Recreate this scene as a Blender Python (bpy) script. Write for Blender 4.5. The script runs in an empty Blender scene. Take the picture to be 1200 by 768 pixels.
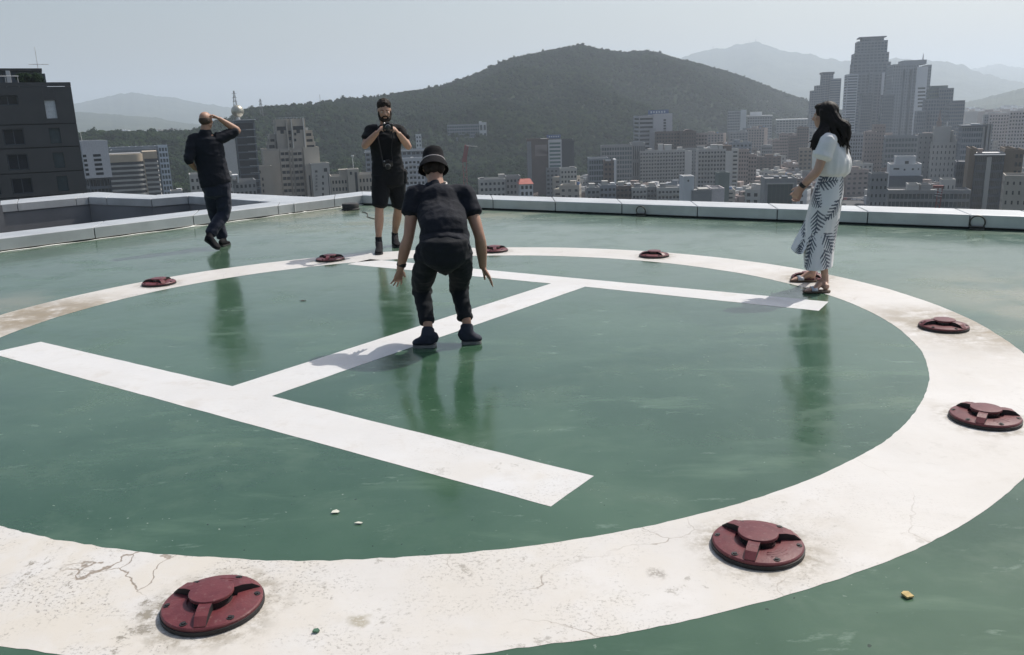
import bpy, bmesh, math, random
import numpy as np
from mathutils import Vector, Matrix, noise
from mathutils.bvhtree import BVHTree

scene = bpy.context.scene
COL = scene.collection
PI = math.pi

# ------------------------------------------------------------------ camera
CAM_H = 1.6
FPX, PITCH, ROLL = 973.78, 0.249538, -0.030489        # focal length in pixels of a 1200 px wide frame
_cp, _sp = math.cos(PITCH), math.sin(PITCH)
_r0, _d0, _u0 = Vector((1, 0, 0)), Vector((0, _cp, -_sp)), Vector((0, _sp, _cp))
_c, _s = math.cos(ROLL), math.sin(ROLL)
CR = _r0 * _c + _u0 * _s
CU = -_r0 * _s + _u0 * _c
CD = _d0
CAM = Vector((0, 0, CAM_H))
cam_data = bpy.data.cameras.new('camera')
cam_data.sensor_fit = 'HORIZONTAL'
cam_data.sensor_width = 36.0
cam_data.lens = FPX / 1200.0 * 36.0
cam_data.clip_start = 0.05
cam_data.clip_end = 60000.0
cam = bpy.data.objects.new('camera', cam_data)
COL.objects.link(cam)
m = Matrix.Identity(4)
for i in range(3):
    m[i][0], m[i][1], m[i][2], m[i][3] = CR[i], CU[i], -CD[i], CAM[i]
cam.matrix_world = m
scene.camera = cam

# ------------------------------------------------------------------ sky and sun
SUN_AZ, SUN_EL = math.radians(50.0), math.radians(52.5)   # azimuth from +Y towards +X
world = bpy.data.worlds.new('World')
scene.world = world
world.use_nodes = True
nt = world.node_tree
bg = nt.nodes['Background']
sky = nt.nodes.new('ShaderNodeTexSky')
sky.sky_type = 'NISHITA'
sky.sun_disc = False
sky.sun_elevation = SUN_EL
sky.sun_rotation = SUN_AZ
sky.altitude = 60
sky.air_density = 1.3
sky.dust_density = 4.0
sky.ozone_density = 1.0
nt.links.new(sky.outputs[0], bg.inputs[0])
bg.inputs[1].default_value = 0.105

sun_data = bpy.data.lights.new('sun', 'SUN')
sun_data.energy = 4.1
sun_data.angle = math.radians(0.5)
sun_data.color = (1.0, 0.955, 0.89)
sun = bpy.data.objects.new('sun', sun_data)
COL.objects.link(sun)
sdir = Vector((math.sin(SUN_AZ) * math.cos(SUN_EL), math.cos(SUN_AZ) * math.cos(SUN_EL), math.sin(SUN_EL)))
sun.rotation_euler = sdir.to_track_quat('Z', 'Y').to_euler()
sun.location = sdir * 50

scene.view_settings.view_transform = 'Standard'
scene.view_settings.look = 'None'
scene.view_settings.exposure = 0.13
scene.view_settings.gamma = 1.0
scene.cycles.use_denoising = True
scene.cycles.max_bounces = 6
scene.cycles.diffuse_bounces = 2
scene.cycles.glossy_bounces = 3
scene.cycles.transmission_bounces = 2
scene.cycles.volume_bounces = 1
scene.cycles.sample_clamp_indirect = 6.0

# ------------------------------------------------------------------ helpers
def ray(px, py):
    """direction of the photograph's pixel (1200 x 768)"""
    return CD + CR * ((px - 600) / FPX) - CU * ((py - 384) / FPX)

def at_z(px, py, z):
    d = ray(px, py)
    return CAM + d * ((z - CAM_H) / d.z)

def at_d(px, py, dist):
    """point on the pixel's ray at a horizontal distance"""
    d = ray(px, py)
    return CAM + d * (dist / math.hypot(d.x, d.y))

class MB:
    """collects plain geometry and links it as one mesh object"""
    def __init__(self):
        self.v = []
        self.f = []
    def add(self, vs, fs):
        o = len(self.v)
        self.v += [tuple(q) for q in vs]
        self.f += [tuple(i + o for i in q) for q in fs]
    def box(self, x0, x1, y0, y1, z0, z1):
        self.add([(x0, y0, z0), (x1, y0, z0), (x1, y1, z0), (x0, y1, z0), (x0, y0, z1), (x1, y0, z1), (x1, y1, z1), (x0, y1, z1)],
                 [(0, 3, 2, 1), (4, 5, 6, 7), (0, 1, 5, 4), (1, 2, 6, 5), (2, 3, 7, 6), (3, 0, 4, 7)])
    def prism(self, poly, z0, z1):
        n = len(poly)
        self.add([(x, y, z0) for x, y in poly] + [(x, y, z1) for x, y in poly],
                 [tuple(range(n - 1, -1, -1)), tuple(range(n, 2 * n))] + [(i, (i + 1) % n, n + (i + 1) % n, n + i) for i in range(n)])
    def frustum(self, c, r0, r1, z0, z1, n=12):
        a = [2 * PI * i / n for i in range(n)]
        self.add([(c[0] + r0 * math.cos(t), c[1] + r0 * math.sin(t), z0) for t in a] + [(c[0] + r1 * math.cos(t), c[1] + r1 * math.sin(t), z1) for t in a],
                 [tuple(range(n - 1, -1, -1)), tuple(range(n, 2 * n))] + [(i, (i + 1) % n, n + (i + 1) % n, n + i) for i in range(n)])
    def lathe(self, prof, n=32, c=(0, 0, 0)):
        """closed surface of revolution through (r, z) pairs; first and last r are 0"""
        vs = [(c[0], c[1], c[2] + prof[0][1])]
        fs = []
        rings = prof[1:-1]
        for r, z in rings:
            for i in range(n):
                t = 2 * PI * i / n
                vs.append((c[0] + r * math.cos(t), c[1] + r * math.sin(t), c[2] + z))
        vs.append((c[0], c[1], c[2] + prof[-1][1]))
        for i in range(n):
            fs.append((0, 1 + (i + 1) % n, 1 + i))
        for k in range(len(rings) - 1):
            a, b = 1 + k * n, 1 + (k + 1) * n
            for i in range(n):
                fs.append((a + i, a + (i + 1) % n, b + (i + 1) % n, b + i))
        a = 1 + (len(rings) - 1) * n
        for i in range(n):
            fs.append((a + i, a + (i + 1) % n, len(vs) - 1))
        self.add(vs, fs)
    def tube(self, pts, rad, n=12, side=None, cap=True):
        """tapered tube; rad items are r or (r_side, r_other); side orients the ellipse"""
        P = [Vector(p) for p in pts]
        k = len(P)
        R = [(r, r) if not isinstance(r, (tuple, list)) else r for r in rad]
        vs, fs = [], []
        s = Vector(side) if side is not None else None
        prev = None
        for i in range(k):
            t = (P[min(i + 1, k - 1)] - P[max(i - 1, 0)])
            if t.length < 1e-9:
                t = Vector((0, 0, 1))
            t.normalize()
            if s is not None:
                a = s - t * s.dot(t)
            elif prev is not None:
                a = prev - t * prev.dot(t)
            else:
                a = t.orthogonal()
            if a.length < 1e-6:
                a = t.orthogonal()
            a.normalize()
            prev = a
            b = t.cross(a)
            for j in range(n):
                q = 2 * PI * j / n
                vs.append(P[i] + a * (math.cos(q) * R[i][0]) + b * (math.sin(q) * R[i][1]))
        for i in range(k - 1):
            for j in range(n):
                fs.append((i * n + j, i * n + (j + 1) % n, (i + 1) * n + (j + 1) % n, (i + 1) * n + j))
        if cap:
            t0 = (P[0] - P[1]).normalized()
            t1 = (P[-1] - P[-2]).normalized()
            vs.append(P[0] + t0 * (0.7 * min(R[0])))
            vs.append(P[-1] + t1 * (0.7 * min(R[-1])))
            a, b = len(vs) - 2, len(vs) - 1
            for j in range(n):
                fs.append((a, (j + 1) % n, j))
                fs.append((b, (k - 1) * n + j, (k - 1) * n + (j + 1) % n))
        self.add(vs, fs)
    def ball(self, c, r, axes=None, n=14, m=9):
        """ellipsoid; r scalar or (rx, ry, rz) along axes"""
        c = Vector(c)
        r = (r, r, r) if not isinstance(r, (tuple, list)) else r
        ax = axes or (Vector((1, 0, 0)), Vector((0, 1, 0)), Vector((0, 0, 1)))
        def P(x, y, z):
            return c + ax[0] * (x * r[0]) + ax[1] * (y * r[1]) + ax[2] * (z * r[2])
        vs = [P(0, 0, -1)]
        for i in range(1, m):
            t = -PI / 2 + PI * i / m
            for j in range(n):
                q = 2 * PI * j / n
                vs.append(P(math.cos(t) * math.cos(q), math.cos(t) * math.sin(q), math.sin(t)))
        vs.append(P(0, 0, 1))
        fs = []
        for j in range(n):
            fs.append((0, 1 + (j + 1) % n, 1 + j))
        for i in range(m - 2):
            a, b = 1 + i * n, 1 + (i + 1) * n
            for j in range(n):
                fs.append((a + j, a + (j + 1) % n, b + (j + 1) % n, b + j))
        a = 1 + (m - 2) * n
        for j in range(n):
            fs.append((a + j, a + (j + 1) % n, len(vs) - 1))
        self.add(vs, fs)
    def mesh(self, name, mat=None, smooth=False):
        me = bpy.data.meshes.new(name)
        me.from_pydata(self.v, [], self.f)
        if mat:
            me.materials.append(mat)
        if smooth:
            me.shade_smooth()
        me.update()
        return me
    def build(self, name, mat, parent=None, smooth=False, loc=None):
        return link(name, self.mesh(name, mat, smooth), parent, loc)

def link(name, me, parent=None, loc=None):
    o = bpy.data.objects.new(name, me)
    COL.objects.link(o)
    if parent:
        o.parent = parent
    if loc is not None:
        o.location = loc
    return o

def tag(o, label=None, cat=None, group=None, kind=None):
    if label: o['label'] = label
    if cat: o['category'] = cat
    if group: o['group'] = group
    if kind: o['kind'] = kind
    return o

def empty(name, loc, rz=0.0):
    o = bpy.data.objects.new(name, None)
    o.empty_display_size = 0.2
    COL.objects.link(o)
    o.location = loc
    o.rotation_euler = (0, 0, rz)
    return o

def copy_tree(o, parent=None):
    c = o.copy()
    COL.objects.link(c)
    if parent:
        c.parent = parent
    for ch in [q for q in o.children]:
        copy_tree(ch, c)
    return c

def bevel(o, w, seg=2):
    md = o.modifiers.new('bevel', 'BEVEL')
    md.width = w
    md.segments = seg
    md.limit_method = 'ANGLE'
    md.angle_limit = math.radians(35)

# ------------------------------------------------------------------ materials
class NT:
    def __init__(self, name):
        self.m = bpy.data.materials.new(name)
        self.m.use_nodes = True
        self.t = self.m.node_tree
        self.b = self.t.nodes['Principled BSDF']
        self.tc = self.t.nodes.new('ShaderNodeTexCoord')
    def n(self, typ, **kw):
        q = self.t.nodes.new(typ)
        for k, v in kw.items():
            setattr(q, k, v)
        return q
    def put(self, q, key, val):
        if hasattr(val, 'is_output') or isinstance(val, bpy.types.NodeSocket):
            self.t.links.new(val, q.inputs[key])
        else:
            q.inputs[key].default_value = val
    def noise(self, scale, detail=4, rough=0.55, vec=None, dist=0.0, dim='3D'):
        q = self.n('ShaderNodeTexNoise')
        q.noise_dimensions = dim
        self.put(q, 'Vector', vec if vec is not None else self.tc.outputs['Object'])
        q.inputs['Scale'].default_value = scale
        q.inputs['Detail'].default_value = detail
        q.inputs['Roughness'].default_value = rough
        q.inputs['Distortion'].default_value = dist
        return q.outputs['Fac']
    def voro(self, scale, feature='DISTANCE_TO_EDGE', vec=None, rnd=1.0):
        q = self.n('ShaderNodeTexVoronoi', feature=feature)
        self.put(q, 'Vector', vec if vec is not None else self.tc.outputs['Object'])
        q.inputs['Scale'].default_value = scale
        q.inputs['Randomness'].default_value = rnd
        return q.outputs['Distance']
    def ramp(self, fac, p0, p1, v0=0.0, v1=1.0):
        q = self.n('ShaderNodeMapRange', interpolation_type='SMOOTHSTEP')
        self.put(q, 'Value', fac)
        q.inputs['From Min'].default_value = p0
        q.inputs['From Max'].default_value = p1
        q.inputs['To Min'].default_value = v0
        q.inputs['To Max'].default_value = v1
        return q.outputs['Result']
    def math(self, op, a, b=0.0, c=None):
        q = self.n('ShaderNodeMath', operation=op)
        self.put(q, 0, a)
        self.put(q, 1, b)
        if c is not None:
            self.put(q, 2, c)
        return q.outputs[0]
    def mix(self, fac, a, b):
        q = self.n('ShaderNodeMix', data_type='RGBA')
        self.put(q, 0, fac)
        for k, v in ((6, a), (7, b)):
            if isinstance(v, (tuple, list)):
                q.inputs[k].default_value = (v[0], v[1], v[2], 1)
            else:
                self.t.links.new(v, q.inputs[k])
        return q.outputs[2]
    def warp(self, amount, scale, detail=2):
        """object coordinates pushed about by noise"""
        q = self.n('ShaderNodeTexNoise')
        self.put(q, 'Vector', self.tc.outputs['Object'])
        q.inputs['Scale'].default_value = scale
        q.inputs['Detail'].default_value = detail
        s = self.n('ShaderNodeVectorMath', operation='SUBTRACT')
        self.t.links.new(q.outputs['Color'], s.inputs[0])
        s.inputs[1].default_value = (0.5, 0.5, 0.5)
        a = self.n('ShaderNodeVectorMath', operation='MULTIPLY_ADD')
        self.t.links.new(s.outputs[0], a.inputs[0])
        a.inputs[1].default_value = (amount,) * 3
        self.t.links.new(self.tc.outputs['Object'], a.inputs[2])
        return a.outputs[0]
    def scaled(self, sx, sy, sz=1, rot=0.0, vec=None):
        q = self.n('ShaderNodeMapping')
        self.put(q, 'Vector', vec if vec is not None else self.tc.outputs['Object'])
        q.inputs['Scale'].default_value = (sx, sy, sz)
        q.inputs['Rotation'].default_value = (0, 0, rot)
        return q.outputs[0]
    def spot(self, x, y, r, soft=0.5, vec=None):
        """1 inside a soft disc round a place on the deck"""
        q = self.n('ShaderNodeVectorMath', operation='DISTANCE')
        self.put(q, 0, vec if vec is not None else self.tc.outputs['Object'])
        q.inputs[1].default_value = (x, y, 0)
        return self.ramp(q.outputs['Value'], r, r * (1 - soft), 0, 1)
    def bump(self, height, strength, dist=0.01):
        q = self.n('ShaderNodeBump')
        self.put(q, 'Height', height)
        q.inputs['Strength'].default_value = strength
        q.inputs['Distance'].default_value = dist
        self.t.links.new(q.outputs[0], self.b.inputs['Normal'])
    def set(self, **kw):
        for k, v in kw.items():
            self.put(self.b, k, (*v, 1) if isinstance(v, tuple) and self.b.inputs[k].type == 'RGBA' else v)
        return self.m

_mats = {}
def mat(name, col, rough=0.7, var=0.12, scale=3.0, metal=0.0, spec=0.5, bump=0.0, bscale=60.0):
    """plain surface whose colour wanders a little"""
    if name in _mats:
        return _mats[name]
    t = NT(name)
    f = t.noise(scale, 5, 0.6)
    lo = tuple(c * (1 - var) for c in col)
    hi = tuple(min(1, c * (1 + var)) for c in col)
    t.set(**{'Base Color': t.mix(t.ramp(f, 0.3, 0.7), lo, hi), 'Roughness': rough, 'Metallic': metal, 'Specular IOR Level': spec})
    if bump:
        t.bump(t.noise(bscale, 4), bump, 0.01)
    _mats[name] = t.m
    return t.m
# ------------------------------------------------------------------ the roof deck
RC = Vector((-0.6189, 6.2995, 0))                 # centre of the ring
R_IN, R_OUT, R_LIGHT = 3.482, 4.099, 3.81
KX = Vector((-2.85, 16.37, 0))                    # inner corner of the two kerbs
ER = Vector((0.841, -0.541, 0))                   # along the right kerb
EL = Vector((-0.626, -0.780, 0))                  # along the left kerb, towards the camera
KERB_H, KERB_W = 0.185, 0.68

def deck_material():
    t = NT('green_deck_paint')
    w = t.warp(0.5, 0.8)
    big = t.noise(0.45, 5, 0.6, vec=w)
    streak = t.noise(1.0, 6, 0.62, vec=t.scaled(0.9, 3.2, 1, 0.55, vec=w))
    fine = t.noise(55, 4, 0.7)
    col = t.mix(t.ramp(big, 0.38, 0.64), (0.027, 0.070, 0.039), (0.056, 0.110, 0.068))
    col = t.mix(t.math('MULTIPLY', t.ramp(streak, 0.52, 0.72), 0.6), col, (0.095, 0.160, 0.105))
    cl = t.noise(1.7, 6, 0.66, vec=w)
    col = t.mix(t.math('MULTIPLY', t.ramp(cl, 0.5, 0.68), 0.45), col, (0.085, 0.138, 0.094))
    # thin pale scuffs and drag marks
    sc = t.noise(3.4, 7, 0.72, vec=t.scaled(1, 2.6, 1, -0.4, vec=w))
    col = t.mix(t.math('MULTIPLY', t.ramp(sc, 0.60, 0.70), 0.6), col, (0.15, 0.215, 0.165))
    dk = t.noise(2.2, 6, 0.7, vec=t.scaled(1.2, 2.0, 1, 0.2))
    col = t.mix(t.math('MULTIPLY', t.ramp(dk, 0.6, 0.72), 0.45), col, (0.024, 0.058, 0.040))
    # fine grit and paint chips
    sp = t.noise(38, 2, 0.5)
    spm = t.math('MULTIPLY', t.ramp(sp, 0.715, 0.75), t.ramp(t.noise(0.8, 3), 0.42, 0.62))
    col = t.mix(t.math('MULTIPLY', spm, 0.7), col, (0.30, 0.36, 0.30))
    dp = t.noise(30, 2, 0.5, vec=t.scaled(1, 1, 1, 1.1))
    col = t.mix(t.math('MULTIPLY', t.ramp(dp, 0.73, 0.76), 0.8), col, (0.010, 0.022, 0.015))
    col = t.mix(t.ramp(fine, 0.35, 0.75, 0.0, 0.22), col, (0.05, 0.10, 0.075))
    # silt washed towards the drain at the far corner and along the right kerb
    silt = t.math('MULTIPLY', t.math('MAXIMUM', t.spot(-2.2, 14.6, 3.0, 0.8, vec=w), t.spot(-0.2, 14.4, 2.2, 0.8, vec=w)), t.ramp(t.noise(0.9, 5, 0.6, vec=w), 0.36, 0.6))
    col = t.mix(t.math('MULTIPLY', silt, 0.75), col, (0.26, 0.22, 0.15))
    silt2 = t.math('MULTIPLY', t.spot(4.7, 6.6, 2.0, 0.8, vec=w), t.ramp(t.noise(0.9, 5, 0.6, vec=w), 0.30, 0.55))
    col = t.mix(t.math('MULTIPLY', silt2, 0.75), col, (0.23, 0.215, 0.15))
    silt3 = t.math('MULTIPLY', t.spot(-5.1, 7.4, 1.3, 0.8, vec=w), t.ramp(t.noise(1.4, 5, 0.6, vec=w), 0.36, 0.6))
    col = t.mix(t.math('MULTIPLY', silt3, 0.8), col, (0.20, 0.19, 0.13))
    # algae edge along the right kerb
    dist = t.n('ShaderNodeVectorMath', operation='DOT_PRODUCT')
    sub = t.n('ShaderNodeVectorMath', operation='SUBTRACT')
    t.t.links.new(w, sub.inputs[0])
    sub.inputs[1].default_value = (KX.x, KX.y, 0)
    t.t.links.new(sub.outputs[0], dist.inputs[0])
    dist.inputs[1].default_value = (0.541, 0.841, 0)
    edge = t.ramp(dist.outputs['Value'], -1.05, -0.1, 0, 1)
    edge = t.math('MULTIPLY', edge, t.ramp(t.noise(1.0, 6, 0.65, vec=t.scaled(0.5, 3.0, 1, 0.57, vec=w)), 0.38, 0.6))
    col = t.mix(t.math('MULTIPLY', edge, 0.85), col, (0.022, 0.060, 0.030))
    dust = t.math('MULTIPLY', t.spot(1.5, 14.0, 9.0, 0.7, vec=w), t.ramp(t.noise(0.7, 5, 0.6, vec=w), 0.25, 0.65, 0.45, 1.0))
    col = t.mix(t.math('MULTIPLY', dust, 0.5), col, (0.150, 0.195, 0.155))  # dusty tint that also paints in the far deck's pale sky reflection
    rgh = t.math('ADD', t.ramp(big, 0.3, 0.7, 0.10, 0.16), t.math('MULTIPLY', t.ramp(cl, 0.45, 0.72), 0.16))
    rgh = t.math('ADD', rgh, t.math('MULTIPLY', t.ramp(streak, 0.52, 0.75), 0.12))
    rgh = t.math('ADD', rgh, t.math('MULTIPLY', t.math('ADD', silt, edge), 0.22))
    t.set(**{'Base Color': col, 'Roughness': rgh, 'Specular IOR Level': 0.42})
    h = t.math('ADD', t.math('MULTIPLY', t.noise(1.6, 3, 0.5), 0.9), t.math('MULTIPLY', t.noise(16, 4, 0.6), 0.12))
    h = t.math('ADD', h, t.math('MULTIPLY', t.noise(90, 3, 0.6), 0.02))
    t.bump(h, 0.35, 0.012)
    return t.m

def white_material(name, dirty):
    t = NT(name)
    w = t.warp(0.35, 1.2, 4)
    f = t.noise(1.1, 6, 0.62, vec=w)
    if dirty:
        col = t.mix(t.ramp(f, 0.32, 0.70), (0.529, 0.507, 0.477), (0.585, 0.569, 0.549))
    else:
        col = t.mix(t.ramp(f, 0.32, 0.70), (0.559, 0.550, 0.537), (0.602, 0.598, 0.593))
    # dull cloudy patches and brush marks
    pt = t.noise(4.5, 6, 0.68, vec=w)
    col = t.mix(t.math('MULTIPLY', t.ramp(pt, 0.52, 0.72), 0.5), col, (0.469, 0.443, 0.408))
    br = t.noise(6.0, 5, 0.6, vec=t.scaled(1, 5.0, 1, 0.9))
    col = t.mix(t.math('MULTIPLY', t.ramp(br, 0.55, 0.75), 0.22), col, (0.430, 0.404, 0.370))
    if dirty:
        near = t.math('MAXIMUM', t.spot(-2.4, 2.8, 3.2, 0.75), t.math('MULTIPLY', t.spot(0.3, 2.5, 1.9, 0.8), 0.55))
        near = t.math('MAXIMUM', near, t.math('MULTIPLY', t.spot(-4.3, 6.9, 2.2, 0.8), 0.9))
    else:
        near = t.math('MULTIPLY', t.spot(-0.15, 3.38, 0.75, 0.8), 0.4)
    # yellowing where the coat wore thin
    col = t.mix(t.math('MULTIPLY', near, t.ramp(t.noise(2.6, 6, 0.65, vec=w), 0.36, 0.60)), col, (0.540, 0.505, 0.450))
    # speckled grime in drifts: fine dots gated by broader clouds
    drift = t.ramp(t.noise(2.4, 6, 0.75, vec=w), 0.44, 0.60)
    dots = t.ramp(t.noise(70, 4, 0.75), 0.53, 0.62)
    g1 = t.math('MULTIPLY', t.math('MULTIPLY', drift, dots), t.math('ADD', t.math('MULTIPLY', near, 0.7), 0.06))
    col = t.mix(g1, col, (0.13, 0.115, 0.095))
    blots = t.ramp(t.math('MULTIPLY', t.noise(22, 6, 0.8, vec=w), t.noise(3.4, 4, 0.65)), 0.320, 0.385)
    col = t.mix(t.math('MULTIPLY', blots, t.math('ADD', t.math('MULTIPLY', near, 0.8), 0.14)), col, (0.22, 0.20, 0.165))
    # hairline cracks
    cw = t.warp(0.42, 2.6, 5)
    v = t.voro(1.25, vec=cw)
    cm = t.math('MULTIPLY', t.ramp(v, 0.0055, 0.0012), t.ramp(t.noise(1.5, 3, vec=t.scaled(1, 1, 1, 0.6)), 0.46, 0.58))
    cm = t.math('MULTIPLY', cm, t.math('ADD', t.math('MULTIPLY', near, 0.6), 0.32) if dirty else t.math('MULTIPLY', near, 0.7))
    col = t.mix(cm, col, (0.23, 0.19, 0.15))
    if dirty:
        # silt stains round the fixtures on the right and the far left
        for (x, y, r, a) in ((3.4, 5.75, 0.95, 0.95), (3.2, 6.2, 0.7, 0.7), (-4.3, 7.1, 1.1, 1.0), (-4.25, 7.2, 0.8, 0.8), (-4.0, 7.6, 0.7, 0.7), (2.9, 7.85, 0.7, 0.5), (1.05, 2.9, 0.45, 0.3)):
            s = t.math('MULTIPLY', t.spot(x, y, r, 0.9, vec=w), t.ramp(t.noise(3.2, 7, 0.75, vec=w), 0.34, 0.60))
            col = t.mix(t.math('MULTIPLY', s, a), col, (0.27, 0.225, 0.165))
        # dirt gathered round the foot of each light
        for an in range(9):
            q = math.radians(-96.5 + 30 * an)
            dd = t.n('ShaderNodeVectorMath', operation='DISTANCE')
            t.t.links.new(t.warp(0.10, 7, 4) if an == 0 else wd0, dd.inputs[0])
            if an == 0: wd0 = dd.inputs[0].links[0].from_socket
            dd.inputs[1].default_value = (RC.x + 3.8 * math.cos(q), RC.y + 3.8 * math.sin(q), 0)
            halo = t.ramp(dd.outputs['Value'], 0.30, 0.165)
            halo = t.math('MULTIPLY', halo, t.ramp(t.noise(16, 5, 0.7), 0.40, 0.62)) if an == 0 else t.math('MULTIPLY', halo, hn)
            if an == 0: hn = t.ramp(t.noise(16, 5, 0.7), 0.40, 0.62)
            col = t.mix(t.math('MULTIPLY', halo, 0.75), col, (0.25, 0.22, 0.17))
        wv = t.warp(0.09, 18, 4)
        s = t.math('MULTIPLY', t.spot(-0.54, 2.42, 0.055, 0.6, vec=wv), t.ramp(t.noise(70, 3), 0.3, 0.5))
        col = t.mix(t.math('MULTIPLY', s, 0.75), col, (0.30, 0.27, 0.20))
        s = t.math('MULTIPLY', t.spot(0.49, 2.66, 0.045, 0.9, vec=wv), t.ramp(t.noise(70, 3), 0.35, 0.55))
        col = t.mix(t.math('MULTIPLY', s, 0.8), col, (0.20, 0.18, 0.15))
    t.set(**{'Base Color': col, 'Roughness': t.ramp(pt, 0.3, 0.7, 0.42, 0.62), 'Specular IOR Level': 0.3})
    h = t.math('ADD', t.math('MULTIPLY', t.noise(7, 5, 0.6), 0.6), t.math('MULTIPLY', t.noise(70, 3, 0.6), 0.08))
    h = t.math('SUBTRACT', h, t.math('MULTIPLY', cm, 0.4))
    t.bump(h, 0.3, 0.01)
    return t.m

M_DECK = deck_material()
M_RING = white_material('worn_white_paint', True)
M_H = white_material('white_marking_paint', False)
M_METAL = mat('coping_sheet_metal', (0.56, 0.57, 0.575), 0.34, 0.10, 2.0, 0.45, 0.5, 0.05, 12)
M_JOINT = mat('dark_joint', (0.03, 0.032, 0.03), 0.8)
M_WALLG = mat('grey_render', (0.20, 0.20, 0.205), 0.85, 0.15, 0.7, bump=0.1, bscale=20)

# deck sheet: bounded by the two kerbs, running back behind the camera
pts = [KX, KX + ER * 17, KX + ER * 17 + EL * 30, KX + EL * 30]
b = MB()
b.add([p for p in pts], [(3, 2, 1, 0)])
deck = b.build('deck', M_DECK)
tag(deck, 'glossy green painted roof deck with scuffs and silt stains', 'roof deck', kind='structure')

# white ring, edges slightly ragged
rnd = random.Random(4)
b = MB()
N = 720
def ragged(a, k):
    p = Vector((math.cos(a) * 9 + k * 31, math.sin(a) * 9, k))
    q = Vector((math.cos(a) * 60 + k * 11, math.sin(a) * 60, k))
    near = max(0.0, 1 - abs(((a - math.radians(-105) + PI) % (2 * PI)) - PI) / 0.7)
    return noise.noise(p) * 0.008 + noise.noise(q) * (0.004 + 0.008 * near)
vs = []
for i in range(N):
    a = 2 * PI * i / N
    for r, k in ((R_IN, 1), (R_OUT, 2)):
        rr = r + ragged(a, k)
        vs.append((RC.x + rr * math.cos(a), RC.y + rr * math.sin(a), 0.001))
b.add(vs, [(2 * i, 2 * i + 1, (2 * i + 3) % (2 * N), (2 * i + 2) % (2 * N)) for i in range(N)])
ring = b.build('ring_marking', M_RING)
tag(ring, 'worn white painted helipad ring with cracks and grime', 'road marking', kind='structure')

# white H
Hc = [(-3.676, 6.28), (-3.897, 5.985), (0.141, 3.204), (0.352, 3.495), (-1.465, 4.778), (0.709, 7.766),
      (2.480, 6.516), (2.677, 6.829), (-1.655, 9.77), (-1.87, 9.455), (0.395, 7.969), (-1.772, 4.996)]
def inset_line(poly, step=0.06):
    out = []
    for i, p in enumerate(poly):
        p, q = Vector(p), Vector(poly[(i + 1) % len(poly)])
        n = max(1, int((q - p).length / step))
        for k in range(n):
            s = p.lerp(q, k / n)
            d = (q - p).normalized()
            w = noise.noise(Vector((s.x * 7, s.y * 7, 3))) * 0.004 if k else 0
            out.append((s.x - d.y * w, s.y + d.x * w, 0.001))
    return out
ol = inset_line(Hc)
bm = bmesh.new()
f = bm.faces.new([bm.verts.new(p) for p in ol])
bm.normal_update()
bmesh.ops.triangulate(bm, faces=[f])
me = bpy.data.meshes.new('letter_marking')
bm.normal_update()
if bm.faces[:][0].normal.z < 0:
    bmesh.ops.reverse_faces(bm, faces=bm.faces[:])
bm.to_mesh(me); bm.free()
me.materials.append(M_H)
hm = link('letter_marking', me)
tag(hm, 'white painted letter H inside the helipad ring', 'road marking', kind='structure')

# ---- kerbs (parapets) with sheet metal coping panels
def kerb(name, label, front, back, joints, bead=None, drop=0.0, gap=0.012, low=None):
    """front/back: polylines of the coping's two edges, joints: breaks along each leg (fractions per leg)"""
    root = tag(empty(name, (front[0].x, front[0].y, 0)), label, 'parapet')
    o = Vector((front[0].x, front[0].y, 0))
    core = MB()
    for i in range(len(front) - 1):
        fa, fb, ba, bb = front[i], front[i + 1], back[i], back[i + 1]
        js = [0.0] + joints[i] + [1.0]
        for k in range(len(js) - 1):
            L = (fb - fa).length
            g = gap / 2 / L
            s0 = js[k] + (g if k > 0 or i > 0 else 0)
            s1 = js[k + 1] - (g if k < len(js) - 2 or i < len(front) - 2 else 0)
            mb = MB()
            q = [fa.lerp(fb, s0), fa.lerp(fb, s1), ba.lerp(bb, s1), ba.lerp(bb, s0)]
            jz = rnd.uniform(-0.003, 0.003)
            z0 = (KERB_H - 0.16) if low is None else low
            mb.prism([(p.x - o.x, p.y - o.y) for p in q], z0, KERB_H + jz)
            c = mb.build('coping_panel', M_METAL, root)
            bevel(c, 0.008, 2)
        n = (ba - fa).normalized() * 0.03
        q = [fa + n, fb + n, bb - n, ba - n]
        core.prism([(p.x - o.x, p.y - o.y) for p in q], -drop - 0.4, KERB_H - 0.015)
    core.build('upstand', M_WALLG if drop else M_JOINT, root)
    return root, o

def px2(pl, z=KERB_H):
    return [at_z(x, y, z) for x, y in pl]

nR = Vector((0.541, 0.841, 0))
nL = Vector((-0.780, 0.626, 0))
RE = KX + ER * 17
def cross2(p, d, q, e):
    den = d.x * e.y - d.y * e.x
    t = ((q.x - p.x) * e.y - (q.y - p.y) * e.x) / den
    return p + d * t
KB = cross2(KX + nR * KERB_W, ER, KX + nL * KERB_W, EL)      # outer corner of the two kerbs
kr, ko = kerb('roof_parapet', 'low right parapet with grey metal coping panels along the far deck edge', [KX, RE],
          [KB + ER * 0.004, RE + nR * KERB_W],
          [[((at_z(x, y, KERB_H) - KX).dot(ER)) / 17 for x, y in ((590.7, 231.5), (659, 234.5), (734, 237.5), (819.6, 241), (913, 244), (1019, 247.2), (1138, 251))] + [0.66, 0.76, 0.86, 0.95]])
LE = KX + EL * 26
def lfrac(x, y):
    p = at_z(x, y, KERB_H)
    return (p - KX).dot(EL) / 26
kl, klo = kerb('roof_parapet', 'left parapet with pale metal coping panels beside the light well', [KX, LE],
          [KB + EL * 0.004, LE + nL * KERB_W], [[lfrac(396, 233), lfrac(330, 241), lfrac(236, 253.6), lfrac(123, 268.3), 0.43, 0.52, 0.61, 0.7, 0.8, 0.9]])
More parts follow.
